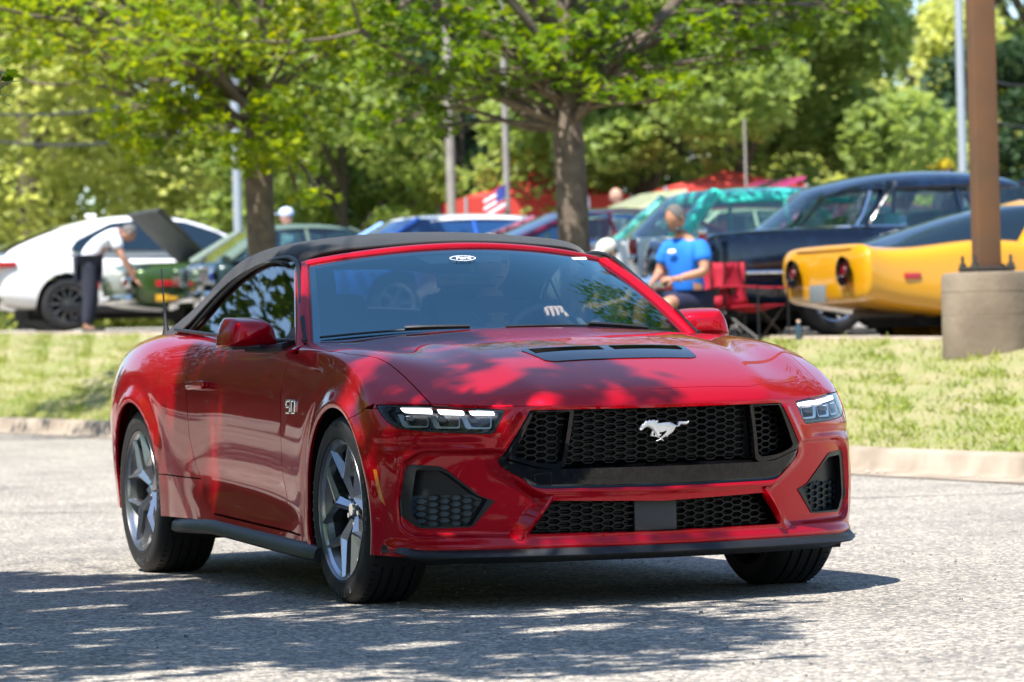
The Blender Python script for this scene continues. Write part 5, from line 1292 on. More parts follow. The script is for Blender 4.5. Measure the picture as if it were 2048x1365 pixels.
# ================================================================== parked cars
GLASSB = mat('parked_car_glass', (.010, .022, .035), .03, 0, 0, spec=.9)
CGLASS = glass_mat('clear_car_glass', (.55, .68, .66), 2.0)
TYREB = mat('parked_tyre', (.018, .018, .019), .7)
REDL = mat('red_lamp', (.42, .01, .015), .12, coat=1)
def loft(name, secs, m, parent, lev=2, caps=True, cre=None):
    """secs: list of half rings [(x, y, z)...] from the centre line at the bottom outwards and up to the centre line on top"""
    rows = []
    for h in secs:
        rows.append([(x, -y, z) for x, y, z in h[::-1][1:-1]] + [(x, y, z) for x, y, z in h])
    n = len(rows[0]); cv = [p for r in rows for p in r]
    cf = [(i * n + j, i * n + (j + 1) % n, (i + 1) * n + (j + 1) % n, (i + 1) * n + j) for i in range(len(rows) - 1) for j in range(n)]
    if caps: cf += [tuple(range(n - 1, -1, -1)), tuple((len(rows) - 1) * n + k for k in range(n))]
    P, N, F = eval_sub(cv, cf, lev)
    o = obj(name, P, F, m, parent, True, 180); recalc(o); return o
def wheel_simple(parent, x, y, s, R_=.33, w=.20, style='mag', rimm=None):
    wh = empty('wheel'); wh.parent = parent; wh.location = (x, y, R_)
    t = MB(); t.lathe([(R_ * .62, s * .0), (R_ * .70, s * .02), (R_ * .93, s * .015), (R_, s * -.02), (R_, s * (-w + .02)), (R_ * .93, s * -w), (R_ * .62, s * -w)], 40); recalc(t.build('tyre', TYREB, wh, angle=60))
    rimm = rimm or RIM
    r = MB(); r.lathe([(R_ * .64, s * .008), (R_ * .60, s * .0), (R_ * .57, s * -.04), (R_ * .55, s * -.15)], 36)
    ro = recalc(r.build('rim', rimm, wh, angle=60))
    q = MB(); nS_ = 5 if style == 'mag' else 10
    for k in range(nS_):
        a = 2 * math.pi * k / nS_; M_ = Matrix.Rotation(-a, 3, 'Y')
        q.bbox((math.cos(a) * R_ * .33, s * -.025, math.sin(a) * R_ * .33), (R_ * .55, .03, R_ * (.17 if style == 'mag' else .07)), .01, M_)
    q.lathe([(0, s * .0), (R_ * .13, s * -.002), (R_ * .15, s * -.05)], 20)
    recalc(q.build('spokes', rimm, ro))
    b = MB(); b.lathe([(0, s * -.09), (R_ * .56, s * -.09)], 24); b.build('brake', DARK, wh)
    return wh
def rough_cut(o, wheels, R_):
    """open the wheel arches in a body shell"""
    bm = bmesh.new(); bm.from_mesh(o.data)
    kill = [f for f in bm.faces if abs(f.calc_center_median().y) > .35 and any(math.hypot(f.calc_center_median().x - wx, f.calc_center_median().z - wz) < R_ for wx, wz in wheels)]
    bmesh.ops.delete(bm, geom=kill, context='FACES')
    for e in [e for e in bm.edges if e.is_boundary]:
        for v in e.verts:
            for wx, wz in wheels:
                d = Vector((v.co.x - wx, 0, v.co.z - wz))
                if d.length < R_ * 1.25 and abs(v.co.y) > .35:
                    d.normalize(); v.co.x = wx + d.x * R_; v.co.z = wz + d.z * R_
    bm.to_mesh(o.data); bm.free()
def car(label, px, Y, heading, paint, secs, wheels, half, cab=None, roofm=None, group='cars parked in the car park', R_=.33, z=None, thick=.045, zoff=0, origin_x=0, glass=None, trim=True, pill=None, style='mag', name='parked_car', lev=2, rimm=None, pillars=True):
    """heading: degrees away from the picture's right; the car's local +x is its front. (px, Y) is where its local origin stands."""
    X = px2X(px, Y)
    c = empty(name, V(X, Y, lot_z(Y) + zoff), VROT + math.radians(heading)); tag(c, label, 'car', group)
    body = loft('body', secs, paint, c, lev)
    rough_cut(body, [(w_, R_) for w_ in wheels], R_ * 1.16)
    ubx = MB(); ubx.box(((wheels[0] + wheels[1]) / 2, 0, R_ * 1.0), (abs(wheels[0] - wheels[1]) + 1.0, half * 1.2, R_ * 1.1)); ubx.build('underbody', DARK, c, smooth=False)
    for wx in wheels:
        for s in (-1, 1):
            wheel_simple(c, wx, s * (half - .03), s, R_, .2, style, rimm)
            w = MB(); A = np.linspace(-.3, math.pi + .3, 16); w.v = [(wx + R_ * 1.17 * math.cos(a), y, R_ + R_ * 1.17 * math.sin(a)) for a in A for y in (s * (half - .03), s * .3)]; w.f = [(2 * i, 2 * i + 1, 2 * i + 3, 2 * i + 2) for i in range(15)]; w.build('wheel_housing', DARK, c)
    if cab:
        (xb0, xt0, xt1, xb1, zb, zr, wb, wt) = cab[:8]; bow = cab[8] if len(cab) > 8 else .10
        # glass house
        def ring(f, z_, w_, x0, x1, b_):  # plan of the cabin at one height
            return [(x1 - b_ * (1 - (y / w_) ** 2) * -1 if False else x1 + b_ * (1 - (y) ** 2), y * w_, z_) for y in (-1, -.5, 0, .5, 1)] + [(x0 - b_ * (1 - (y) ** 2), y * w_, z_) for y in (1, .5, 0, -.5, -1)]
        lo = ring(0, zb - .03, wb, xb0, xb1, bow); hi = ring(0, zr - .05, wt, xt0, xt1, bow * .8)
        n = len(lo); g = MB(); g.v = lo + hi; g.f = [(i, (i + 1) % n, n + (i + 1) % n, n + i) for i in range(n)]
        recalc(g.build('windows', glass or GLASSB, c, angle=30))
        rows = []
        L_ = xt1 - xt0
        for t, k, dz in ((-.04, .86, -.055), (.0, .97, -.025), (.22, 1.0, .0), (.5, 1.0, .012), (.78, 1.0, .0), (1.0, .97, -.025), (1.04, .86, -.055)):
            x = xt0 + L_ * t; w_ = wt * k * 1.03; zz = zr + dz
            rows.append([(x, 0, zz - .03), (x, w_ * .9, zz - thick - .005), (x, w_ * (1.01 + thick * .5), zz - thick), (x, w_ * .96, zz - .03), (x, w_ * .5, zz + .012), (x, 0, zz + .018)])
        loft('roof', rows, roofm or paint, c, 2)
        pl = MB(); pm = paint if pillars == 'paint' else (roofm or paint)
        for s in (-1, 1):
            pl.tube([(xb1, s * wb, zb - .02), (xt1, s * wt, zr - .05)], [.032, .026], 6)
            pl.tube([(xb0, s * wb, zb - .02), (xt0, s * wt, zr - .05)], [.05, .05] if pill is None else [pill, pill * .7], 8, flat=.5)
            xm = (xb0 + xb1) / 2 - .1
            if pillars: pl.tube([(xm, s * wb * 1.0, zb - .02), (xm - .03, s * wt * 1.0, zr - .05)], [.026, .022], 6)
        pl.build('pillars', pm, c)
        if trim:
            tr = MB(); 
            for s in (-1, 1): tr.tube([(xb0, s * (wb + .01), zb + .0), (xb1, s * (wb + .01), zb + .0)], .011, 5)
            tr.build('window_trim', CHROME, c)
    return c
def ring7(x, w, zb, zs, zt, tum=.88, wt=.55, crown=.02, bot=.80, mid=1.0):
    return [(x, 0, zb), (x, w * bot, zb), (x, w * .985, zb + .07), (x, w * mid, zb + (zs - zb) * .45), (x, w * .985, zs - .06), (x, w * tum, zs + .01), (x, w * wt, zt), (x, 0, zt + crown)]
P_YEL = mat('yellow_car_paint', (.62, .29, .003), .3, 0, 1, .03); P_NAVY = mat('navy_car_paint', (.003, .012, .036), .22, 0, 1, .02)
P_TEAL = mat('teal_car_paint', (.04, .58, .48), .3, 0, 1, .03); P_WHITE = mat('white_car_paint', (.80, .80, .79), .3, 0, 1, .03)
P_MAR = mat('maroon_car_paint', (.16, .004, .035), .3, .2, 1, .02); P_BLUE = mat('blue_car_paint', (.02, .12, .55), .3, .2, 1, .02)
P_GRN = mat('dark_green_car_paint', (.035, .075, .012), .28, .3, 1, .02); P_CREAM = mat('cream_car_paint', (.75, .78, .52), .35, 0, 1, .03)
P_SAGE = mat('sage_vinyl', (.10, .15, .12), .55); P_GOLD = mat('gold_stripe', (.60, .33, .02), .35); P_PINK = mat('magenta_car_paint', (.65, .03, .22), .3, .1, 1, .02); P_GREYB = mat('slate_blue_car_paint', (.06, .10, .20), .3, .4, 1, .02)
HEAD_ = 20.5
# 1 yellow sports coupe; local origin at the middle of its tail
Yc, pxc = 35.6, 1655
secs = [[(-.02, 0, .40), (-.02, .70, .40), (-.03, .88, .42), (-.05, .93, .62), (-.05, .92, .83), (-.02, .78, .90), (-.02, .4, .90), (-.02, 0, .90)],
        [(.03, 0, .38), (.03, .70, .38), (.02, .89, .40), (.0, .935, .62), (.0, .925, .84), (.03, .78, .905), (.03, .4, .905), (.03, 0, .905)],
        ring7(.16, .90, .33, .84, .885), ring7(.5, .90, .27, .84, .86, tum=.9), ring7(.9, .94, .22, .90, .90, tum=.88, wt=.6), ring7(1.25, .95, .20, .93, .92, tum=.86, wt=.6), ring7(1.7, .90, .20, .88, .90, wt=.6), ring7(2.3, .86, .20, .82, .86, wt=.6, mid=.97), ring7(3.0, .88, .20, .84, .86, wt=.6),
        ring7(3.6, .93, .20, .86, .80, tum=.86, wt=.5), ring7(4.0, .91, .22, .80, .74, tum=.84, wt=.5), ring7(4.5, .80, .28, .66, .64, tum=.85), ring7(4.68, .68, .36, .58, .58, tum=.85)]
vette = car('yellow sports coupe with sloping dark rear glass parked nearest the brown lamp post', pxc, Yc, HEAD_, P_YEL, secs, (1.16, 3.62), .90, cab=None, zoff=-.06, R_=.335, rimm=CHROME)
def inset_loft(name, rows, m, parent, lev=2): return loft(name, rows, m, parent, lev)
g_rows = []
for x, w_, z_ in ((.25, .60, .885), (.5, .62, .95), (.95, .64, 1.09), (1.4, .62, 1.20), (1.8, .60, 1.25), (2.4, .58, 1.25), (2.9, .60, 1.10), (3.35, .62, .90)):
    g_rows.append([(x, 0, .80), (x, w_ * 1.12, .80), (x, w_ * 1.12, .86), (x, w_ * 1.02, .86 + (z_ - .86) * .5), (x, w_ * .88, z_ - .03), (x, w_ * .5, z_), (x, 0, z_ + .01)])
loft('windows', g_rows, GLASSB, vette, 2)
rp = MB()
for s in (-1, 1):
    rp.tube([(1.62, s * .72, .86), (1.74, s * .68, 1.02), (1.88, s * .60, 1.21), (1.95, 0, 1.27)], [.12, .10, .06, .05], 10, flat=.35); rp.tube([(3.2, s * .70, .86), (2.65, s * .58, 1.20), (2.60, 0, 1.26)], [.035, .03, .03], 8)
    rp.box((2.25, s * .30, 1.265), (.5, .42, .02))
rp.build('roof_frame', P_YEL, vette)
dk = MB()
for s in (-1, 1):
    dk.lathe([(0, .0), (.125, .0), (.135, -.03)], 24, axis='x', c=(-.066, s * .54, .66))
recalc(dk.build('lamp_recess', GBLACK, vette))
for s in (-1, 1):
    l_ = MB(); l_.lathe([(0, -.01), (.045, -.01), (.055, .01)], 20, axis='x', c=(-.085, s * .54, .66)); recalc(l_.build('tail_lamp', mat('dark_red_lamp', (.10, .003, .006), .15, coat=1), vette))
pt_ = MB(); pt_.bbox((-.085, 0, .47), (.02, .32, .16), .01); pt_.build('number_plate', mat('plate_grey', (.16, .19, .20), .4), vette)
sp_ = MB(); sp_.bbox((.02, 0, .866), (.09, 1.18, .028), .013); sp_.build('tail_lip', P_YEL, vette)
mk_ = MB(); mk_.bbox((.42, -.905, .60), (.16, .02, .055), .008); mk_.build('side_marker', REDL, vette)
ex = MB(); ex.tube([(.1, -.35, .28), (1.2, -.45, .25), (1.9, -.5, .22)], .04, 8); ex.build('exhaust', CAST, vette)
# 2 navy 1950s hardtop with wraparound rear glass
Yc, pxc = 38.2, 1352
secs = [[(-.04, 0, .46), (-.04, .70, .46), (-.06, .86, .50), (-.08, .90, .66), (-.06, .90, .88), (.0, .86, 1.00), (.02, .5, .93), (.0, 0, .92)],
        ring7(.15, .92, .36, .99, .95, tum=.92, wt=.55), ring7(.6, .94, .30, 1.02, .98, tum=.90, wt=.6), ring7(1.2, .95, .28, 1.03, 1.01, tum=.89, wt=.65), ring7(1.8, .95, .26, 1.02, 1.01, wt=.7), ring7(2.6, .95, .26, 1.00, 1.00, wt=.7), ring7(3.3, .95, .26, .99, 1.00, wt=.7),
        ring7(3.9, .95, .28, 1.0, 1.02, wt=.6), ring7(4.5, .93, .30, .98, 1.0), ring7(4.9, .90, .36, .92, .95), ring7(5.0, .84, .42, .86, .88)]
chev = car('navy blue 1950s hardtop with chrome edged wraparound rear glass and a high curved roof', pxc, Yc, HEAD_, P_NAVY, secs, (1.28, 4.2), .92, R_=.34, rimm=CHROME)
rows = []
for x, w_, z_, th_ in ((1.40, .60, 1.36, .06), (1.58, .66, 1.47, .10), (1.95, .69, 1.55, .19), (2.6, .70, 1.59, .20), (3.2, .68, 1.56, .16), (3.55, .62, 1.46, .08)):
    rows.append([(x, 0, z_ - .06), (x, w_ * .86, z_ - th_ - .01), (x, w_ * (1.05 + th_ * .45), z_ - th_), (x, w_ * 1.03, z_ - th_ * .45), (x, w_ * .62, z_), (x, 0, z_ + .012)])
loft('roof', rows, P_NAVY, chev)
gl = MB(); lo = []; hi = []
for y in np.linspace(-1, 1, 15): lo.append((.92 + .62 * abs(y) ** 3, y * .80, 1.02)); hi.append((1.44 + .30 * abs(y) ** 3, y * .67, 1.40))
gl.v = lo + hi; gl.f = [(i, i + 1, 16 + i, 15 + i) for i in range(14)]; gl.build('rear_glass', CGLASS, chev)
gw = MB()
for s in (-1, 1): gw.add([(1.60, s * .80, 1.02), (3.85, s * .82, 1.02), (3.40, s * .64, 1.46), (1.86, s * .66, 1.46)], [(0, 1, 2, 3)])
gw.add([(3.95, -.78, 1.02), (3.95, .78, 1.02), (3.42, .62, 1.45), (3.42, -.62, 1.45)], [(0, 1, 2, 3)]); gw.build('side_glass', CGLASS, chev)
tc_ = MB(); tc_.tube([(p[0] - .01, p[1], p[2]) for p in lo], .02, 6); tc_.tube([(1.56, -.80, 1.02), (1.66, -.76, 1.15), (1.74, -.71, 1.30), (1.78, -.68, 1.40)], .026, 6); tc_.tube([(1.56, .80, 1.02), (1.66, .76, 1.15), (1.74, .71, 1.30), (1.78, .68, 1.40)], .026, 6)
for s in (-1, 1): tc_.tube([(1.5, s * .83, 1.025), (3.9, s * .83, 1.02)], .014, 5); tc_.tube([(.1, s * .945, .60), (1.0, s * .965, .60), (1.9, s * .965, .63)], .016, 5)
tc_.tube([(-.12, -.92, .56), (-.16, 0, .53), (-.12, .92, .56)], .055, 8, flat=1.3)
tc_.build('chrome_trim', CHROME, chev)
pc = MB()
for s in (-1, 1): pc.tube([(1.64, s * .82, 1.0), (1.84, s * .76, 1.25), (1.98, s * .72, 1.44)], [.055, .07, .12], 8, flat=.4); pc.tube([(3.9, s * .80, 1.0), (3.42, s * .64, 1.46)], .03, 6); pc.tube([(2.75, s * .82, 1.0), (2.70, s * .67, 1.46)], .025, 6)
pc.build('pillars', P_NAVY, chev)
for s in (-1, 1):
    tl = MB(); tl.bbox((-.07, s * .87, .90), (.08, .075, .16), .03); tlo = tl.build('tail_lamp', REDL, chev)
    t2_ = MB(); t2_.ball((-.07, s * .87, .995), (.05, .045, .035)); t2_.bbox((-.07, s * .87, .79), (.09, .085, .10), .03); t2_.build('lamp_bezel', CHROME, tlo)
st = MB()
for yy in (-.38, .38): st.bbox((2.9, yy, 1.0), (.16, .62, .42), .06)
st.bbox((2.0, 0, .98), (.2, 1.4, .36), .06); st.build('seat', mat('teal_seat', (.05, .55, .45), .5), chev)
# 3 teal over white 1950s sedan
secs3 = [ring7(0, .86, .44, .95, .90, tum=.9, wt=.5), ring7(.15, .90, .36, .98, .93, tum=.9), ring7(.8, .93, .28, 1.0, .97, wt=.6), ring7(1.6, .94, .26, 1.0, 1.0, wt=.7), ring7(2.8, .94, .26, .98, 1.0, wt=.7), ring7(3.8, .94, .28, .98, 1.0, wt=.6), ring7(4.7, .90, .34, .90, .92), ring7(4.85, .84, .4, .84, .86)]
c3 = car('white 1950s sedan with teal roof and pale blue rear window behind the seated man', 1130, 41.2, HEAD_, P_WHITE, secs3, (1.25, 4.0), .90, cab=(.95, 1.45, 3.1, 3.75, 1.0, 1.50, .82, .68, .2), roofm=P_TEAL, glass=CGLASS, R_=.34, thick=.17, pill=.16)
for s in (-1, 1):
    tl = MB(); tl.bbox((-.03, s * .80, .84), (.06, .06, .13), .02); tlo = tl.build('tail_lamp', REDL, c3); t2_ = MB(); t2_.ball((-.03, s * .80, .93), .03); t2_.bbox((-.03, s * .80, .75), (.07, .07, .05), .02); t2_.build('lamp_bezel', CHROME, tlo)
# generic modern / classic shells
def std(L, W, deck, hood, zb=.26, shoulder=None):
    sh = shoulder or deck
    return [ring7(0, W * .90, zb + .14, deck - .08, deck - .04), ring7(.12, W * .96, zb + .05, deck - .04, deck), ring7(L * .15, W, zb, sh, deck + .01, wt=.6), ring7(L * .35, W * 1.01, zb - .02, sh, deck + .0, wt=.7), ring7(L * .6, W, zb - .02, sh - .03, hood + .04, wt=.7), ring7(L * .72, W, zb, sh - .06, hood + .02, wt=.6), ring7(L * .9, W * .95, zb + .04, hood - .07, hood - .06), ring7(L * .985, W * .86, zb + .1, hood - .18, hood - .16), ring7(L, W * .74, zb + .18, hood - .26, hood - .26)]
c4 = car('maroon coupe with a blue tinted rear window seen behind the right maple trunk', 870, 44.0, HEAD_, P_MAR, std(4.7, .92, .98, .92), (1.0, 3.75), .88, cab=(.55, 1.45, 2.7, 3.45, .97, 1.36, .80, .62, .10), glass=CGLASS, R_=.34, pill=.10, thick=.06)
c5 = car('bright blue sedan with a white roof left of the maroon coupe', 590, 47.0, HEAD_, P_BLUE, std(4.7, .92, 1.0, .95), (1.0, 3.8), .88, cab=(.75, 1.35, 2.9, 3.6, 1.0, 1.38, .80, .66, .12), roofm=P_WHITE, thick=.08, glass=mat('blue_tinted_glass', (.015, .06, .18), .05, 0, 0, spec=.9), R_=.34, pillars='paint')
c6 = car('dark green classic sedan with sage vinyl roof and stacked chrome tail lamps', 392, 51.2, HEAD_, mat('black_green_paint', (.012, .03, .028), .25, .2, 1, .02), std(5.3, .96, .92, .90), (1.35, 4.3), .92, cab=(.20, .80, 1.9, 2.7, .93, 1.35, .82, .66, .10), roofm=P_SAGE, glass=CGLASS, R_=.35, rimm=CHROME, pill=.13, thick=.06)
ch = MB()
for s in (-1, 1):
    ch.bbox((-.03, s * .66, .80), (.10, .46, .05), .015); ch.bbox((-.03, s * .66, .62), (.10, .46, .05), .015)
    for yy in (.45, .60, .75, .87): ch.bbox((-.04, s * yy, .71), (.08, .035, .20), .01)
ch.bbox((-.10, 0, .44), (.16, 1.86, .14), .04); ch.bbox((-.12, -.6, .40), (.12, .12, .22), .03); ch.bbox((-.12, .6, .40), (.12, .12, .22), .03); ch.bbox((-.06, -.3, .60), (.05, .6, .16), .02)
ch.build('chrome_bumper', CHROME, c6)
for s in (-1, 1):
    for yy in (.52, .68, .81): tl = MB(); tl.bbox((-.015, s * yy, .71), (.06, .09, .10), .02); tl.build('tail_lamp', REDL, c6)
c7 = car('olive green classic car with its trunk lid raised beside the bending man', 232, 52.6, HEAD_, P_GRN, std(5.2, .96, .90, .88), (1.3, 4.2), .92, cab=(1.2, 1.9, 3.0, 3.8, .91, 1.33, .80, .62, .10), glass=CGLASS, R_=.34)
b_ = MB(); b_.bbox((-.08, 0, .42), (.16, 1.84, .12), .04); b_.bbox((-.03, -.72, .64), (.06, .34, .15), .03); b_.bbox((-.03, .72, .64), (.06, .34, .15), .03); b_.build('chrome_bumper', CHROME, c7)
b_ = MB(); b_.bbox((-.055, -.72, .64), (.05, .26, .09), .02); b_.bbox((-.055, .72, .64), (.05, .26, .09), .02); b_.build('tail_lamp', REDL, c7)
b_ = MB(); b_.bbox((.42, -.965, .62), (.24, .02, .085), .01); b_.build('side_marker', REDL, c7)
b_ = MB(); b_.bbox((2.4, -.955, .43), (4.2, .02, .09), .01); b_.build('lower_stripe', P_GOLD, c7)
b_ = MB(); b_.add([(1.15, -.78, .92), (1.15, .78, .92), (.45, .78, 1.62), (.45, -.78, 1.62), (1.12, -.74, .90), (1.12, .74, .90), (.40, .74, 1.58), (.40, -.74, 1.58)], [(0, 1, 2, 3), (7, 6, 5, 4), (0, 3, 7, 4), (1, 5, 6, 2), (3, 2, 6, 7)])
b_.build('trunk_lid', mat('lid_inner', (.06, .065, .05), .5, color2=(.02, .02, .02), vscale=6), c7, smooth=False)
secs8 = [ring7(0, .80, .50, 1.02, .98, wt=.7), ring7(.10, .90, .36, 1.06, 1.06, wt=.75), ring7(.5, .95, .28, 1.04, 1.12, wt=.75), ring7(1.1, .97, .26, 1.02, 1.06, wt=.7), ring7(2.0, .95, .26, 1.0, 1.03, wt=.7), ring7(3.2, .95, .26, .99, 1.02, wt=.7), ring7(3.9, .95, .30, .96, 1.04, wt=.6), ring7(4.5, .86, .36, .84, .88), ring7(4.68, .74, .42, .74, .74)]
c8 = car('white coupe-roofed SUV with a red tail lamp at the left edge', -25, 55.2, 17, P_WHITE, secs8, (.98, 3.82), .93, cab=None, R_=.375, style='multi', rimm=RIMD)
rows = []
for x, w_, z_ in ((.12, .76, 1.10), (.45, .74, 1.27), (.95, .70, 1.45), (1.5, .67, 1.585), (2.1, .66, 1.62), (2.7, .66, 1.575), (3.15, .70, 1.42), (3.65, .76, 1.16), (3.85, .78, 1.04)):
    rows.append([(x, 0, .98), (x, .90, .98), (x, .885, 1.06), (x, min(.885, w_ + .02 + (z_ > 1.3) * .07), 1.06 + (z_ - 1.06) * .55), (x, w_, z_ - .03), (x, w_ * .6, z_), (x, 0, z_ + .01)])
loft('roof', rows, P_WHITE, c8, 2)
for s in (-1, 1):
    g = MB(); W8 = round_poly([(1.02, 1.10), (1.12, 1.24), (1.62, 1.475), (2.12, 1.525), (2.68, 1.48), (3.12, 1.33), (3.50, 1.10)], .04); wy = lambda z: s * (.915 - (z - 1.06) * .40)
    n = len(W8); g.v = [(x, wy(z) + s * .006, z) for x, z in W8]; g.f = [tuple(range(n))]; so = g.build('side_window', GLASSB, c8, smooth=False); md = so.modifiers.new('t', 'SOLIDIFY'); md.thickness = .02
    q = MB(); q.bbox((2.28, wy(1.30) + s * .014, 1.30), (.07, .014, .42), .004, Matrix.Rotation(math.radians(-22) * -s, 3, 'X')); q.build('window_post', SBLACK, so)
g = MB(); g.add([(.10, -.66, 1.155), (.10, .66, 1.155), (.93, .60, 1.492), (.93, -.60, 1.492)], [(0, 1, 2, 3)]); g.build('rear_window', GLASSB, c8, smooth=False)
for s in (-1, 1):
    tl = MB(); tl.bbox((.10, s * .80, .93), (.36, .28, .085), .03); tl.build('tail_lamp', REDL, c8)
b_ = MB(); b_.bbox((-.0, 0, .40), (.12, 1.5, .16), .04); b_.bbox((2.4, -.95, .30), (3.0, .03, .12), .01); b_.build('lower_trim', SBLACK, c8); b_ = MB(); b_.bbox((1.5, 0, 1.62), (.16, .05, .06), .02); b_.build('roof_fin', P_WHITE, c8)
# second row, only roofs and glass seen
c9 = car('slate blue sedan whose roof shows right of the left maple trunk', 600, 60, HEAD_, P_GREYB, std(4.8, .92, 1.0, .95), (1.0, 3.8), .88, cab=(.6, 1.3, 2.7, 3.5, 1.0, 1.40, .80, .62, .12), glass=CGLASS, R_=.34)
c10 = car('blue grey sedan whose roof shows left of the left maple trunk', 430, 66, HEAD_, P_GREYB, std(4.8, .92, 1.0, .95), (1.0, 3.8), .88, cab=(.6, 1.3, 2.7, 3.5, 1.0, 1.44, .80, .62, .12), glass=CGLASS, R_=.34)
c11 = car('cream car with its hood raised behind the woman in the pale cap', 1180, 52.0, HEAD_, P_CREAM, std(4.7, .92, 1.0, .97), (1.0, 3.8), .88, cab=(1.0, 1.6, 2.8, 3.5, 1.0, 1.44, .80, .64, .12), glass=CGLASS, R_=.34)
b_ = MB(); b_.add([(.25, -.75, 1.40), (.25, .75, 1.40), (1.1, .78, 1.70), (1.1, -.78, 1.70), (.25, -.75, 1.36), (.25, .75, 1.36), (1.12, .78, 1.65), (1.12, -.78, 1.65)], [(0, 1, 2, 3), (7, 6, 5, 4), (0, 4, 5, 1), (0, 3, 7, 4), (1, 5, 6, 2)]); b_.tube([(.8, -.7, 1.0), (.8, -.7, 1.55)], .02, 6); b_.build('raised_lid', P_CREAM, c11, smooth=False)
c12 = car('magenta and navy striped coupe with its hood up behind the teal roof', 1425, 50.0, HEAD_, P_PINK, std(4.7, .92, 1.0, .97), (1.0, 3.8), .88, cab=(1.0, 1.6, 2.8, 3.5, 1.0, 1.44, .80, .64, .12), glass=CGLASS, R_=.34)
for i, (y0, y1, mm) in enumerate(((-.75, -.25, P_PINK), (-.25, .2, P_NAVY), (.2, .75, P_PINK))):
    b_ = MB(); b_.add([(.35, y0, 1.56), (.35, y1, 1.56), (1.0, y1, 1.78), (1.0, y0, 1.78), (.35, y0, 1.52), (.35, y1, 1.52), (1.0, y1, 1.74), (1.0, y0, 1.74)], [(0, 1, 2, 3), (7, 6, 5, 4), (0, 4, 5, 1), (0, 3, 7, 4), (1, 5, 6, 2), (3, 2, 6, 7)])
    if i == 0: b_.tube([(.8, -.7, 1.0), (.8, -.7, 1.7)], .02, 6)
    b_.build('raised_hood_panel', mm, c12, smooth=False)
c13 = car('blue car with a blue roof far behind the white roofed blue sedan', 690, 57.0, HEAD_, P_BLUE, std(4.7, .92, 1.0, .97), (1.0, 3.8), .88, cab=(1.0, 1.6, 2.8, 3.5, 1.0, 1.50, .80, .64, .12), glass=CGLASS, R_=.34)
# ================================================================== posts, wires, canopies, building
POLEB = mat('brown_post_paint', (.13, .075, .045), .55, .1, color2=(.20, .09, .04), vscale=2)
GALV = mat('galvanised', (.42, .46, .48), .5, .5); WOODP = mat('weathered_post', (.33, .30, .25), .85, color2=(.24, .21, .18), vscale=4)
CONC2 = mat('cast_concrete', (.25, .20, .145), .85, color2=(.15, .115, .082), vscale=2.2, bump=.5, bscale=18)
Yl = 31.5; Xl = px2X(1977, Yl)
t_l = np.argmin(np.linalg.norm(ll - [Xl + 1, Yl + 1], axis=1))
zg = CAM_POS[2] - (722 - 694) * Yl / FPX
lp_ = empty('lamp_post', V(Xl, Yl, zg - .25), VROT + math.radians(12)); tag(lp_, 'square brown steel lamp post bolted on a round concrete base', 'lamp post')
b = MB(); rr_ = .365; b.lathe([(0, .0), (rr_ * 1.02, .0), (rr_ * 1.01, .3), (rr_, .90), (rr_ - .012, .945), (rr_ - .05, .955), (0, .957)], 56, axis='z')
bo = recalc(b.build('concrete_base', CONC2, lp_, angle=40))
rg = MB()
for zz in (.42, .62, .80): rg.lathe([(rr_ * 1.003, zz), (rr_ * 1.009, zz + .006), (rr_ * 1.003, zz + .012)], 56, axis='z')
recalc(rg.build('formwork_seam', CONC2, bo))
b = MB(); b.bbox((0, 0, .985), (.36, .36, .03), .006); b.build('base_plate', CAST, lp_)
b = MB(); b.bbox((0, 0, 4.4), (.19, .19, 6.85), .014); b.build('post', POLEB, lp_)
for sx in (-1, 1):
    for sy in (-1, 1):
        q = MB(); q.tube([(sx * .15, sy * .15, .95), (sx * .15, sy * .15, 1.09)], .014, 8); q.tube([(sx * .15, sy * .15, .998), (sx * .15, sy * .15, 1.028)], .028, 6); q.tube([(sx * .15, sy * .15, .955), (sx * .15, sy * .15, .97)], .028, 6); q.build('anchor_bolt', CAST, lp_)
def pole(name, px, py0, Y, z0, r, m, label, cat='pole', px_top=None, H=9, extra=None):
    X = px2X(px, Y); o = empty(name, V(X, Y, z0)); tag(o, label, cat)
    b = MB(); b.tube([(0, 0, 0), (0, 0, H * .5), (0, 0, H)], [r, r * .92, r * .8], 12); b.build('shaft', m, o)
    b = MB(); b.tube([(0, 0, 0), (0, 0, .35)], [r * 1.5, r * 1.35], 12); b.build('foot', m, o)
    return o
pole('utility_pole', 482, 0, 62, 1.2, .075, GALV, 'pale grey pole rising just left of the left maple trunk')
pole('utility_pole', 910, 0, 68, 1.2, .085, WOODP, 'weathered grey wooden pole between the two maples')
pole('utility_pole', 1021, 0, 60, 1.2, .05, WOODP, 'thin weathered pole beside the small flag')
pole('utility_pole', 1934, 0, 66, 1.2, .075, GALV, 'pale galvanised pole left of the brown lamp post')
pole('utility_pole', 1500, 0, 58, 1.2, .022, WOODP, 'thin dark pole in front of the white building', H=3.1)
pole('utility_pole', -150, 0, 75, 1.2, .12, WOODP, 'wooden pole carrying the wires off the left edge')
WIRE = mat('wire_black', (.03, .03, .035), .6)
for (pa, pb_, Ya, Yb, lab) in (((-120, 215), (482, 150), 75, 62, 'upper black overhead cable crossing the trees at left'), ((-120, 262), (482, 235), 75, 62, 'lower black overhead cable crossing the trees at left'),
                              ((1934, 130), (2150, 125), 66, 60, 'upper thin wire at the right edge'), ((1934, 205), (2150, 215), 66, 60, 'lower thin wire at the right edge')):
    A_, B_ = at(*pa, Ya), at(*pb_, Yb); b = MB(); b.tube([A_ * (1 - t) + B_ * t - np.array([0, 0, .35 * 4 * t * (1 - t)]) for t in np.linspace(0, 1, 13)], .028 if pa[0] < 0 else .014, 6)
    o = b.build('overhead_cable', WIRE); tag(o, lab, 'cable')
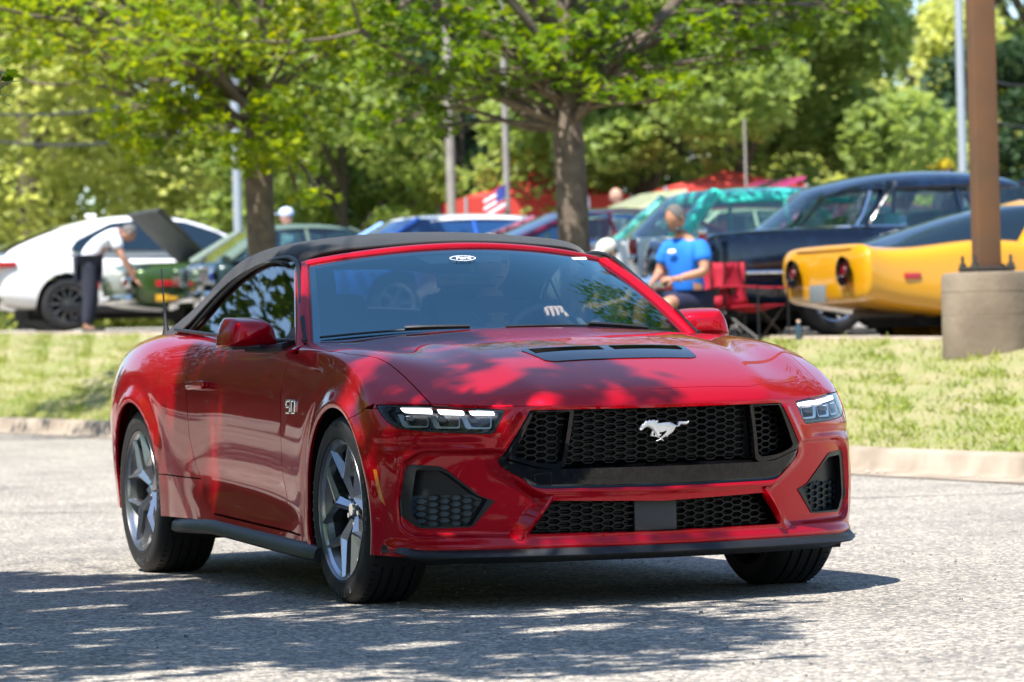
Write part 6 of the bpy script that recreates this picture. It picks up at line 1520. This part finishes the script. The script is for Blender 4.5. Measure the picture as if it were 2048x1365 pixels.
# small flag on the brown pole
FL = empty('flag', at(1012, 390, 59.8)); tag(FL, 'small stars and stripes flag hanging on a thin weathered pole', 'flag')
fw = MB(); cols = {'r': mat('flag_red', (.6, .05, .06), .7), 'w': mat('flag_white', (.8, .8, .8), .7), 'b': mat('flag_blue', (.04, .06, .25), .7)}
for k in range(7):
    b = MB(); z0 = .16 - k * .055; xs = np.linspace(0, -.34, 8)
    b.v = [tuple(RH * x + np.array([0, 0, z0 + x * .55]) + FH * .02 * math.sin(x * 22)) for x in xs] + [tuple(RH * x + np.array([0, 0, z0 - .055 + x * .55]) + FH * .02 * math.sin(x * 22)) for x in xs]
    b.f = [(i, i + 1, 9 + i, 8 + i) for i in range(7)]; so = b.build('stripe', cols['r' if k % 2 == 0 else 'w'], FL); m_ = so.modifiers.new('t', 'SOLIDIFY'); m_.thickness = .006
b = MB(); xs = np.linspace(0, -.15, 4); b.v = [tuple(RH * x + np.array([0, 0, .16 + x * .55]) + FH * (-.012 + .02 * math.sin(x * 22))) for x in xs] + [tuple(RH * x + np.array([0, 0, -.03 + x * .55]) + FH * (-.012 + .02 * math.sin(x * 22))) for x in xs]; b.f = [(i, i + 1, 5 + i, 4 + i) for i in range(3)]; b.build('canton', cols['b'], FL)
# canopies
CANV = mat('red_canvas', (.55, .05, .035), .75, bump=.2, bscale=8)
def canopy(px, Y, W_, D_, zt, ze, label, ang=10):
    X = px2X(px, Y); c = empty('canopy_tent', V(X, Y, 1.4), VROT + math.radians(ang)); tag(c, label, 'canopy', 'red canopies behind the parked cars')
    b = MB(); h = [(W_ / 2 * sx, D_ / 2 * sy, ze) for sx, sy in ((-1, -1), (1, -1), (1, 1), (-1, 1))]
    mid = [(W_ / 4 * sx, D_ / 4 * sy, ze + (zt - ze) * .42) for sx, sy in ((-1, -1), (1, -1), (1, 1), (-1, 1))]
    b.v = h + mid + [(0, 0, zt)]; b.f = [(i, (i + 1) % 4, 4 + (i + 1) % 4, 4 + i) for i in range(4)] + [(4 + i, 4 + (i + 1) % 4, 8) for i in range(4)]
    ro = b.build('canopy_roof', CANV, c, angle=10); m_ = ro.modifiers.new('t', 'SOLIDIFY'); m_.thickness = .01
    for i in range(4):
        a, e = Vector(h[i]), Vector(h[(i + 1) % 4]); b = MB(); n_ = 14
        b.v = [tuple(a.lerp(e, k / n_)) for k in range(n_ + 1)] + [tuple(a.lerp(e, k / n_) - Vector((0, 0, .42 + .03 * (k % 2)))) for k in range(n_ + 1)]; b.f = [(k, k + 1, n_ + 2 + k, n_ + 1 + k) for k in range(n_)]
        v = b.build('valance', CANV, c, smooth=False); m_ = v.modifiers.new('t', 'SOLIDIFY'); m_.thickness = .006
        b = MB(); b.tube([(h[i][0], h[i][1], -1.0), h[i]], .03, 6); b.build('leg', GALV, c)
canopy(1075, 72, 3.0, 3.0, 2.85, 2.35, 'red canopy just left of the right maple trunk')
canopy(1200, 76, 3.0, 3.0, 2.75, 2.25, 'red canopy directly behind the right maple trunk', 0)
canopy(1460, 68, 2.4, 2.4, 2.62, 2.3, 'red canopy in front of the white building', 5)
canopy(1570, 74, 2.4, 2.4, 2.75, 2.4, 'rightmost red canopy beside the white building', 12)
canopy(1330, 80, 3.0, 3.0, 2.85, 2.3, 'red canopy furthest back between the maple and the building', 5)
# white building
B_ = empty('building', V(px2X(1500, 118), 118, 1.2), VROT + .05); tag(B_, 'pale white flat roofed building glimpsed under the trees', 'building')
b = MB(); b.box((0, 0, 3.2), (5.2, 6, 6.4)); b.build('wall', mat('white_render', (.72, .74, .78), .8), B_, smooth=False)
b = MB(); b.box((0, 0, 6.5), (5.5, 6.3, .25)); b.build('roof_edge', mat('roof_grey', (.35, .36, .38), .7), B_, smooth=False)
for x in (-1.7, 0, 1.7):
    b = MB(); b.box((x, -3.02, 4.4), (1.0, .08, 1.1)); w_ = b.build('window', GLASSB, B_, smooth=False); b = MB(); b.box((x, -3.05, 3.8), (1.2, .14, .08)); b.build('sill', P_WHITE, w_, smooth=False)
# folding camp chairs
CH = mat('red_nylon', (.33, .004, .022), .8)
def camp_chair(px, Y, rz, label, back=.45, cm=CH):
    X = px2X(px, Y); c = empty('folding_chair', V(X, Y, lot_z(Y)), VROT + rz); c.scale = (.84, .84, .78); tag(c, label, 'chair', 'red folding camp chairs')
    def cloth(nm, P4, sag, m=cm):
        a, b_, c_, d_ = [Vector(p) for p in P4]; g = MB(); n_ = 6
        for j in range(n_ + 1):
            for i in range(n_ + 1):
                u, v = i / n_, j / n_; p = a.lerp(b_, u).lerp(d_.lerp(c_, u), v); k = 16 * u * (1 - u) * v * (1 - v); g.v.append(tuple(p + Vector(sag) * k))
        g.f = [(j * 7 + i, j * 7 + i + 1, (j + 1) * 7 + i + 1, (j + 1) * 7 + i) for j in range(n_) for i in range(n_)]
        o = g.build(nm, m, c, angle=180); md = o.modifiers.new('t', 'SOLIDIFY'); md.thickness = .012; return o
    cloth('seat', [(-.26, -.26, .42), (.26, -.26, .42), (.26, .22, .40), (-.26, .22, .40)], (0, 0, -.07))
    cloth('backrest', [(-.27, .22, .42), (.27, .22, .42), (.27, .34, .92), (-.27, .34, .92)], (0, .06, 0))
    for s in (-1, 1): cloth('armrest', [(s * .27, -.28, .62), (s * .33, -.28, .62), (s * .33, .27, .64), (s * .27, .27, .64)], (0, 0, -.01))
    for s in (-1, 1):
        for (a, b_) in (((s * .27, -.28, 0), (s * -.27, -.24, .42)), ((s * .28, -.28, .0), (s * .28, -.28, .62)), ((s * .27, .30, 0), (s * .27, .34, .94)), ((s * .27, -.28, .02), (s * .27, .28, .42)), ((s * .27, .30, .02), (s * -.27, .24, .42))):
            g = MB(); g.tube([a, b_], .011, 6); g.build('leg', SBLACK, c)
    g = MB(); g.lathe([(.038, 0), (.045, .10), (.046, .10)], 12, axis='z', c=(.31, -.12, .53)); g.build('cup_holder', SBLACK, c)
    return c
cchair = camp_chair(1505, 35.6, .9, 'empty red folding camp chair in front of the yellow coupe tail')
camp_chair(1422, 36.0, -.5, 'red folding camp chair directly right of the seated man in blue')
camp_chair(1385, 35.4, -.35, 'folding camp chair that the man in the blue shirt sits on')
# bottles left on the lot kerb
for i, (px, lab) in enumerate(((1598, 'small bottle with pale cap standing on the lot kerb under the yellow coupe'),)):
    Yb_ = 34.9 - i * 1.1; g = empty('bottle', V(px2X(px, Yb_), Yb_, lot_z(Yb_) + .02)); tag(g, lab, 'bottle'); q = MB(); q.lathe([(0, 0), (.03, 0), (.033, .06), (.033, .10), (.014, .135), (.014, .15)], 12, axis='z'); q.build('bottle_body', mat('bottle_dark', (.03, .06, .08), .1, 0, 1), g); q = MB(); q.lathe([(.016, .15), (.016, .172), (0, .172)], 10, axis='z'); q.build('cap', mat('cap_peach', (.75, .50, .38), .5), g)
# ================================================================== people
SKIN = mat('skin', (.52, .28, .19), .55, subsurf=.15); SKIN2 = mat('tanned_skin', (.42, .21, .13), .55, subsurf=.1); SKIN_L = mat('pale_skin', (.68, .44, .34), .5, subsurf=.15)
GREYH = mat('grey_hair', (.13, .125, .12), .9, bump=.6, bscale=60); DARKH = mat('dark_hair', (.05, .035, .03), .9, bump=.6, bscale=60)
BLUESH = mat('blue_tshirt', (.015, .18, .70), .85, bump=.2, bscale=20); WHITESH = mat('white_shirt', (.75, .78, .85), .85, bump=.2, bscale=20); LBLUESH = mat('light_blue_tshirt', (.22, .45, .70), .85)
NAVYT = mat('navy_shorts', (.015, .018, .05), .9); DENIM = mat('dark_trousers', (.025, .028, .045), .9, bump=.2, bscale=30); SHOE = mat('dark_shoe', (.03, .03, .03), .6); GREYT = mat('grey_tshirt', (.12, .12, .13), .85)
def skinned(name, J, E_, R_, root, m, parent, lev=2, scale=1):
    names = list(J); idx = {k: i for i, k in enumerate(names)}
    me = bpy.data.meshes.new(name); me.from_pydata([tuple(J[k]) for k in names], [(idx[a], idx[b]) for a, b in E_], [])
    o = bpy.data.objects.new(name, me); COL.objects.link(o)
    sm = o.modifiers.new('skin', 'SKIN'); sm.use_smooth_shade = True; sm.branch_smoothing = .6
    sv = me.skin_vertices[0].data if me.skin_vertices else None
    if sv is None:
        bm = bmesh.new(); bm.from_mesh(me); ly = bm.verts.layers.skin.verify(); bm.to_mesh(me); bm.free(); sv = me.skin_vertices[0].data
    for k in names:
        r = R_[k]; r = r if hasattr(r, '__len__') else (r, r); sv[idx[k]].radius = (r[0] * scale, r[1] * scale); sv[idx[k]].use_root = (k == root)
    sb = o.modifiers.new('sub', 'SUBSURF'); sb.levels = lev; sb.render_levels = lev
    dg = bpy.context.evaluated_depsgraph_get(); dg.update(); m2 = bpy.data.meshes.new_from_object(o.evaluated_get(dg))
    bpy.data.objects.remove(o); m2.materials.clear(); m2.materials.append(m); m2.shade_smooth(); m2.name = name
    o = bpy.data.objects.new(name, m2); COL.objects.link(o); o.parent = parent; return o
def hand_joints(J, E_, R_, pre, wrist, d, palm_n, curl=.5, s=1.0, thumb=1):
    """five separate fingers of different length rooted in the palm"""
    d = Vector(d).normalized(); n = Vector(palm_n); n = (n - d * n.dot(d)).normalized(); w = d.cross(n)
    W_ = Vector(J[wrist]); pm = W_ + d * .055 * s; J[pre + 'palm'] = pm; R_[pre + 'palm'] = (.034 * s, .018 * s); E_.append((wrist, pre + 'palm'))
    for i, (off, L) in enumerate(((-.031, .070), (-.010, .080), (.011, .075), (.031, .058))):
        p0 = pm + d * .025 * s + w * off * s; prev = pre + 'palm'; dd = d.copy(); p = p0
        for k in range(3):
            nm = f'{pre}f{i}{k}'; J[nm] = p; R_[nm] = (.0095 - .0012 * k) * s; E_.append((prev, nm)); prev = nm
            dd = (dd + n * curl * .8).normalized(); p = p + dd * L * s / 2.6
    p = W_ + d * .03 * s + w * (-.035 * thumb) * s; prev = pre + 'palm'; dd = (d * .6 - w * thumb * .8 + n * .4).normalized()
    for k in range(3):
        nm = f'{pre}t{k}'; J[nm] = p; R_[nm] = (.0115 - .001 * k) * s; E_.append((prev, nm)); prev = nm; dd = (dd + n * curl * .5 + d * .2).normalized(); p = p + dd * .03 * s
def head(parent, c, face, up=(0, 0, 1), hair=None, beard=None, skin=SKIN, cap=None, r=.1, bald=0):
    f = Vector(face).normalized(); u = Vector(up); u = (u - f * u.dot(f)).normalized(); l = u.cross(f); M_ = Matrix((f, l, u)).transposed(); c = Vector(c)
    def T(v): return M_ @ Vector(v) + c
    b = MB(); nu, nv = 22, 16; vs2 = []
    for j in range(nv + 1):
        th = math.pi * j / nv
        for i in range(nu):
            a = 2 * math.pi * i / nu; x, y, z = math.sin(th) * math.cos(a), math.sin(th) * math.sin(a), math.cos(th)
            rx, ry, rz = .098, .078, .118
            if z < 0: ry *= 1 - .28 * z * z; rx *= 1 - .10 * z * z
            px_, py_, pz = x * rx, y * ry, z * rz
            g = math.exp(-((y) / .13) ** 2) * (x > .2); px_ += g * (.024 * math.exp(-((z + .18) / .14) ** 2) + .010 * math.exp(-((z + .85) / .2) ** 2) + .007 * math.exp(-((z + .5) / .08) ** 2))
            if x > .4: px_ -= .008 * math.exp(-((abs(y) - .38) / .16) ** 2 - ((z - .05) / .12) ** 2); px_ += .005 * math.exp(-((z - .25) / .1) ** 2)
            vs2.append(T((px_, py_, pz)))
    b.add(vs2, [(j * nu + i, (j + 1) * nu + i, (j + 1) * nu + (i + 1) % nu, j * nu + (i + 1) % nu) for j in range(nv) for i in range(nu)])
    for s in (-1, 1): b.ball(T((.0, s * .080, -.008)), (.018, .008, .030), 8, 6, M_)
    h = b.build('head', skin, parent, angle=180)
    e = MB()
    for s in (-1, 1): e.ball(T((.086, s * .031, .006)), (.010, .013, .008), 8, 6, M_)
    e.build('eyes', mat('eye', (.12, .10, .09), .2), h)
    e = MB(); e.bbox(T((.094, 0, -.058)), (.008, .044, .010), .003, M_); e.build('mouth', mat('lips', (.40, .15, .12), .5), h)
    if hair:
        q = MB(); nu2 = 20; vv = []
        for j in range(9):
            th = math.pi * j / 14
            for i in range(nu2):
                a = 2 * math.pi * i / nu2; x, y, z = math.sin(th) * math.cos(a), math.sin(th) * math.sin(a), math.cos(th); low = 1.0 if x < .35 else max(.25, 1 - (x - .35) * 1.1)
                th2 = th * low; x, y, z = math.sin(th2) * math.cos(a), math.sin(th2) * math.sin(a), math.cos(th2)
                vv.append(T((x * .106 - .004, y * .086, z * .126)))
        q.add(vv, [(j * nu2 + i, (j + 1) * nu2 + i, (j + 1) * nu2 + (i + 1) % nu2, j * nu2 + (i + 1) % nu2) for j in range(8) for i in range(nu2)]); ho = q.build('hair', hair, h, angle=180); md = ho.modifiers.new('t', 'SOLIDIFY'); md.thickness = .008
    if beard:
        q = MB(); q.ball(T((.052, 0, -.078)), (.050, .064, .042), 14, 8, M_); q.build('beard', beard, h)
        e = MB(); e.bbox(T((.103, 0, -.062)), (.006, .036, .008), .003, M_); 
    if cap:
        q = MB(); q.ball(T((-.004, 0, .045)), (.112, .092, .090), 18, 10, M_); q.bbox(T((.125, 0, .045)), (.10, .14, .012), .005, M_); q.build('cap', cap, h)
    return h
def person(label, loc, rz, J, R_, E_, shirt, pants, root='pelvis', skin=SKIN, headargs=None, hands=(), group=None, shirt_sleeve=True, long_pants=True, lev=2):
    """clothes are the same skeleton, a little thicker, over the parts they cover"""
    p = empty('person', loc, rz); tag(p, label, 'person', group)
    J = {k: Vector(v) for k, v in J.items()}; base_ = dict(J); baseR = dict(R_); baseE = list(E_)
    for (pre, w, d, n, curl, th) in hands: hand_joints(J, E_, R_, pre, w, d, n, curl, 1.0, th)
    skinned('body', J, E_, R_, root, skin, p, lev)
    def sub(keys, grow_, nm, m, cut):
        JJ = {}; EE = []; RR = {}
        for a, b in baseE:
            if a in keys and b in keys: EE.append((a, b))
        for k in keys: JJ[k] = base_[k]; r = baseR[k]; r = r if hasattr(r, '__len__') else (r, r); RR[k] = (r[0] + grow_, r[1] + grow_)
        for (a, b, t) in cut:   # sleeve or leg that ends between two joints
            nm2 = a + '_' + b; JJ[nm2] = base_[a].lerp(base_[b], t); ra = baseR[a]; ra = ra if hasattr(ra, '__len__') else (ra, ra); rb = baseR[b]; rb = rb if hasattr(rb, '__len__') else (rb, rb)
            RR[nm2] = (ra[0] * (1 - t) + rb[0] * t + grow_ * 1.2,) * 2; EE.append((a, nm2))
        return skinned(nm, JJ, EE, RR, root if root in keys else keys[0], m, p, lev)
    sub(['pelvis', 'waist', 'chest', 'neckb', 'shl', 'shr'], .026, 'shirt', shirt, [('shl', 'ell', .72), ('shr', 'elr', .72)])
    if long_pants: sub(['pelvis', 'hipl', 'hipr', 'knl', 'knr'], .017, 'trousers', pants, [('knl', 'anl', .93), ('knr', 'anr', .93)])
    else: sub(['pelvis', 'hipl', 'hipr'], .017, 'shorts', pants, [('hipl', 'knl', .9), ('hipr', 'knr', .9)])
    for s in 'lr':
        q = MB(); a = base_['an' + s]; t = base_['to' + s]; d = (t - a); d.z = 0; an = math.atan2(d.y, d.x)
        q.bbox(((a + t) / 2 + Vector((0, 0, -.02))), (.27, .10, .085), .035, Matrix.Rotation(an, 3, 'Z')); q.build('shoe', SHOE, p)
    if headargs: head(p, **headargs)
    return p
RB = dict(pelvis=(.13, .11), waist=(.13, .105), chest=(.155, .115), neckb=(.07, .065), neck=.055, shl=.062, shr=.062, ell=.045, elr=.045, wrl=.028, wrr=.028, hipl=.095, hipr=.095, knl=.062, knr=.062, anl=.042, anr=.042, tol=.035, tor=.035)
EB = [('pelvis', 'waist'), ('waist', 'chest'), ('chest', 'neckb'), ('neckb', 'neck'), ('chest', 'shl'), ('chest', 'shr'), ('shl', 'ell'), ('ell', 'wrl'), ('shr', 'elr'), ('elr', 'wrr'), ('pelvis', 'hipl'), ('pelvis', 'hipr'), ('hipl', 'knl'), ('knl', 'anl'), ('anl', 'tol'), ('hipr', 'knr'), ('knr', 'anr'), ('anr', 'tor')]
# local frame: +x the way the person faces, z up, z = 0 the ground
# seated man in the blue shirt, facing the left of the picture and a little towards the camera
Jm = dict(pelvis=(0, 0, .50), waist=(.03, 0, .68), chest=(.06, 0, .90), neckb=(.09, 0, 1.08), neck=(.13, 0, 1.14), shl=(.06, .20, 1.01), shr=(.06, -.20, 1.01), ell=(.10, .29, .76), elr=(.10, -.29, .76), wrl=(.32, .13, .70), wrr=(.32, -.13, .70),
          hipl=(.06, .10, .47), hipr=(.06, -.10, .47), knl=(.48, .17, .50), knr=(.48, -.15, .50), anl=(.46, .18, .10), anr=(.52, -.16, .10), tol=(.64, .20, .05), tor=(.70, -.18, .05))
Ym = 35.2
man = person('grey bearded man in a bright blue t-shirt sitting on a camp chair looking down', V(px2X(1384, Ym), Ym, lot_z(Ym) - .13), VROT + math.radians(222), Jm, {k: (tuple(q * 1.2 for q in v) if hasattr(v, '__len__') else v * 1.12) for k, v in RB.items()}, list(EB), BLUESH, NAVYT, skin=SKIN2,
    headargs=dict(c=(.17, 0, 1.25), face=(.85, .12, -.45), hair=GREYH, beard=GREYH, skin=SKIN2), hands=[('lh', 'wrl', (.6, -.5, .05), (0, -.6, -.6), .5, -1), ('rh', 'wrr', (.6, .5, .05), (0, .6, -.6), .5, 1)], long_pants=False)
wt_ = MB(); wt_.lathe([(.034, -.015), (.037, 0), (.034, .015)], 16, axis='x', c=(.29, .15, .705)); wt_.build('wristwatch', CHROME, man)
pr_ = MB(); pr_.ball((.205, -.02, .95), (.010, .055, .022), 10, 6); pr_.build('shirt_print', WHITEP, man)
# woman with a pale cap, sitting lower behind him
Jw = {k: (v[0], v[1] * .9, v[2] * .93) for k, v in Jm.items()}
Yw = 37.8
person('woman with dark hair and a pale cap sitting left of the man in blue', V(px2X(1246, Yw), Yw, lot_z(Yw) - .32), VROT + math.radians(215), Jw, {k: (tuple(q * .86 for q in v) if hasattr(v, '__len__') else v * .86) for k, v in RB.items()}, list(EB), GREYT, NAVYT, skin=SKIN_L,
    headargs=dict(c=(.16, 0, 1.16), face=(.9, .1, -.3), hair=DARKH, skin=SKIN_L, cap=mat('pale_cap', (.70, .68, .62), .8)), hands=[('lh', 'wrl', (.6, -.5, .05), (0, -.6, -.6), .4, -1), ('rh', 'wrr', (.6, .5, .05), (0, .6, -.6), .4, 1)], long_pants=False)
cc2 = camp_chair(1236, 37.9, -.25, 'dark folding chair under the woman in the pale cap', cm=mat('dark_nylon', (.03, .03, .05), .8)); cc2.location.z -= .22
# man in the white shirt bending into the green car's trunk, facing right
Jb = dict(pelvis=(0, 0, .93), waist=(.08, 0, 1.12), chest=(.26, 0, 1.31), neckb=(.40, 0, 1.37), neck=(.45, 0, 1.36), shl=(.32, .19, 1.31), shr=(.32, -.19, 1.31), ell=(.46, .22, 1.05), elr=(.42, -.24, 1.02), wrl=(.66, .14, .78), wrr=(.58, -.18, .72),
          hipl=(.0, .09, .90), hipr=(.0, -.09, .90), knl=(.06, .12, .50), knr=(.0, -.10, .50), anl=(.0, .13, .10), anr=(-.06, -.11, .10), tol=(.16, .14, .05), tor=(.10, -.12, .05))
Yb2 = 51.6
RBb = dict(RB); RBb['pelvis'] = (.16, .17); RBb['waist'] = (.15, .15); RBb['chest'] = (.17, .15); RBb['hipl'] = RBb['hipr'] = .11; RBb['knl'] = RBb['knr'] = .08
person('man in white shirt and dark trousers bending into the green car trunk', V(px2X(180, Yb2), Yb2, lot_z(Yb2) - .02), VROT + math.radians(12), Jb, RBb, list(EB), WHITESH, DENIM, skin=SKIN,
    headargs=dict(c=(.54, 0, 1.33), face=(.75, 0, -.66), up=(.66, 0, .75), hair=GREYH, skin=SKIN), hands=[('lh', 'wrl', (.6, -.1, -.5), (.3, 0, -.9), .4, -1), ('rh', 'wrr', (.6, .1, -.5), (.3, 0, -.9), .4, 1)])
# standing people behind the cars
Js = dict(pelvis=(0, 0, .95), waist=(.0, 0, 1.12), chest=(.0, 0, 1.34), neckb=(.0, 0, 1.50), neck=(.02, 0, 1.56), shl=(0, .19, 1.44), shr=(0, -.19, 1.44), ell=(.0, .25, 1.16), elr=(.0, -.25, 1.16), wrl=(.12, .22, .93), wrr=(.12, -.22, .93),
          hipl=(.0, .09, .92), hipr=(.0, -.09, .92), knl=(.02, .10, .50), knr=(.02, -.10, .50), anl=(.0, .11, .10), anr=(0, -.11, .10), tol=(.16, .12, .05), tor=(.16, -.12, .05))
HS_ = [('lh', 'wrl', (.2, 0, -1), (.6, -.6, 0), .35, -1), ('rh', 'wrr', (.2, 0, -1), (.6, .6, 0), .35, 1)]
for (px, Y, zt_, lab, sh, cap_, rot, hr) in ((1903, 42.0, 316, 'person in a yellow cap standing behind the navy hardtop', GREYT, mat('yellow_cap', (.80, .55, .02), .8), 200, DARKH),
        (1823, 41.2, 372, 'person in a light blue t-shirt seen through the windows of the navy hardtop', LBLUESH, None, 180, GREYH),
        (583, 57.5, 415, 'person in a pale blue cap standing behind the sage roofed sedan', WHITESH, mat('pale_blue_cap', (.55, .65, .80), .8), 190, GREYH),
        (1243, 60.0, 375, 'bald person standing near the red canopies behind the cream car', P_WHITE, None, 160, None),
        (1172, 66.0, 350, 'person in white standing under the red canopy behind the maple trunk', WHITESH, None, 170, DARKH)):
    ztop = at(px, zt_, Y)[2]; z_ = ztop - 1.80
    person(lab, V(px2X(px, Y), Y, z_), VROT + math.radians(rot), Js, dict(RB), list(EB), sh, DENIM, headargs=dict(c=(.03, 0, 1.67), face=(1, 0, -.05), hair=hr, skin=SKIN, cap=cap_), hands=HS_, lev=1)
# the driver: left hand on the wheel
wr = on_ray(1098, 612); tt_ = (-1.10 - CAM_POS[0]) / wr[0]; HP = CAM_POS + wr * tt_
Jd = dict(pelvis=(-1.66, .37, .62), waist=(-1.74, .37, .78), chest=(-1.84, .37, .98), neckb=(-1.88, .37, 1.12), neck=(-1.87, .37, 1.17), shl=(-1.80, .57, 1.06), shr=(-1.80, .17, 1.06), ell=(-1.50, .62, .93), elr=(-1.52, .16, .90), wrl=(-1.22, .47, .985), wrr=(-1.28, .30, .86),
          hipl=(-1.60, .46, .62), hipr=(-1.60, .28, .62), knl=(-1.18, .48, .66), knr=(-1.16, .26, .64), anl=(-.85, .46, .40), anr=(-.85, .26, .40), tol=(-.74, .46, .38), tor=(-.74, .26, .38))
print('HAND', HP)
tgt = Vector(HP) + Vector((0, .0, -.028)); Jd['wrl'] = tgt + Vector((-.085, .03, .005))
drv = person('driver of the red convertible, a pale hand gripping the top of the steering wheel', (0, 0, 0), 0, Jd, {k: (tuple(q * .95 for q in v) if hasattr(v, '__len__') else v * .95) for k, v in RB.items()}, list(EB), mat('driver_shirt', (.16, .18, .20), .85), DENIM, skin=SKIN_L,
    headargs=dict(c=(-1.85, .37, 1.265), face=(1, 0, -.05), hair=GREYH, skin=SKIN_L, cap=None, r=.1), hands=[('lh', 'wrl', (.9, -.12, .16), (.45, 0, -1), .95, -1), ('rh', 'wrr', (.8, .1, .25), (.4, 0, -1), .8, 1)])
# line and small objects of the windscreen: oval badge sticker, paper label
def on_ws(px, py, out=.004):
    h = None; d = on_ray(px, py)
    best = None
    for v in np.linspace(.5, 1, 60):
        for u in np.linspace(-1, 1, 81):
            p = wsp(u, v, out); q = p - CAM_POS; t = q @ d; e_ = np.linalg.norm(q - d * t)
            if best is None or e_ < best[0]: best = (e_, p, u, v)
    return best
_, oc, ou, ov = on_ws(927, 517)
eu = wsp(ou + .02, ov) - wsp(ou - .02, ov); eu /= np.linalg.norm(eu); ev = wsp(ou, min(1, ov + .02)) - wsp(ou, ov - .02); ev /= np.linalg.norm(ev); en = np.cross(eu, ev); en *= math.copysign(1, en[2]); oc = oc + en * .003
hw, hh_ = 27 / 515, 6.2 / 515 / .42
ob = MB(); A = np.linspace(0, 2 * math.pi, 49)[:-1]; n = 48
ob.v = [tuple(oc + eu * math.cos(a) * hw + ev * math.sin(a) * hh_) for a in A] + [tuple(oc + eu * math.cos(a) * hw * .94 + ev * math.sin(a) * hh_ * .86) for a in A]
ob.f = [(i, (i + 1) % n, n + (i + 1) % n, n + i) for i in range(n)]; oso = ob.build('oval_sticker', WHITEP, ws, smooth=False)
cu = bpy.data.curves.new('t', 'FONT'); cu.body = 'Ford'; cu.size = .052; cu.align_x = 'CENTER'; cu.align_y = 'CENTER'; cu.shear = .35; cu.offset = .0008
to = bpy.data.objects.new('t', cu); COL.objects.link(to); dg = bpy.context.evaluated_depsgraph_get(); dg.update(); me = bpy.data.meshes.new_from_object(to.evaluated_get(dg))
lt = MB(); lt.add([oc + eu * v.co.x * .62 + ev * v.co.y * .92 + en * .001 for v in me.vertices], [tuple(p.vertices) for p in me.polygons]); bpy.data.objects.remove(to)
lt.build('sticker_lettering', WHITEP, oso, smooth=False)
_, pc_, pu, pv = on_ws(1158, 520); pl_ = MB()
pl_.add([pc_ + eu * a + ev * b_ + en * .003 for a, b_ in ((-.030, -.010), (.030, -.012), (.030, .014), (-.030, .016))], [(0, 1, 2, 3)]); pl_.build('paper_label', mat('paper', (.8, .8, .78), .7), ws, smooth=False)

# ------------------------------------------------------------------ pieces of one kind that are separate become parts of their own
def split_parts(names):
    for o in [o for o in COL.objects if o.type == 'MESH' and o.name.split('.')[0] in names and o.parent is not None]:
        me = o.data; nv = len(me.vertices); par = list(range(nv))
        def find(a):
            while par[a] != a: par[a] = par[par[a]]; a = par[a]
            return a
        for e in me.edges:
            a, b = find(e.vertices[0]), find(e.vertices[1])
            if a != b: par[a] = b
        comp = {}
        for p in me.polygons: comp.setdefault(find(p.vertices[0]), []).append(tuple(p.vertices))
        if len(comp) < 2 or len(comp) > 60: continue
        base = o.name.split('.')[0]; V3 = [v.co.copy() for v in me.vertices]; sm = me.polygons[0].use_smooth
        ch = kids(o); first = None
        for fs in comp.values():
            ids = sorted({i for f in fs for i in f}); mp = {i: k for k, i in enumerate(ids)}
            n_ = obj(NAMES_ONE.get(base, base), [V3[i] for i in ids], [tuple(mp[i] for i in f) for f in fs], list(me.materials), o.parent, sm, 35)
            n_.matrix_parent_inverse = o.matrix_parent_inverse.copy(); n_.location = o.location; first = first or n_
        for c_ in ch: c_.parent = first
        bpy.data.objects.remove(o)
NAMES_ONE = {'pillars': 'pillar', 'seat': 'seat', 'chrome_trim': 'chrome_strip', 'window_trim': 'window_trim'}
split_parts({'pillars', 'window_trim', 'chrome_trim', 'chrome_bumper', 'roof_frame', 'lamp_recess', 'tail_lamp', 'seat', 'glass_border', 'vent_louvre', 'lower_trim', 'eyes', 'side_glass', 'dashboard', 'lamp_bezel', 'wiper', 'window_seal', 'grille_backing'})
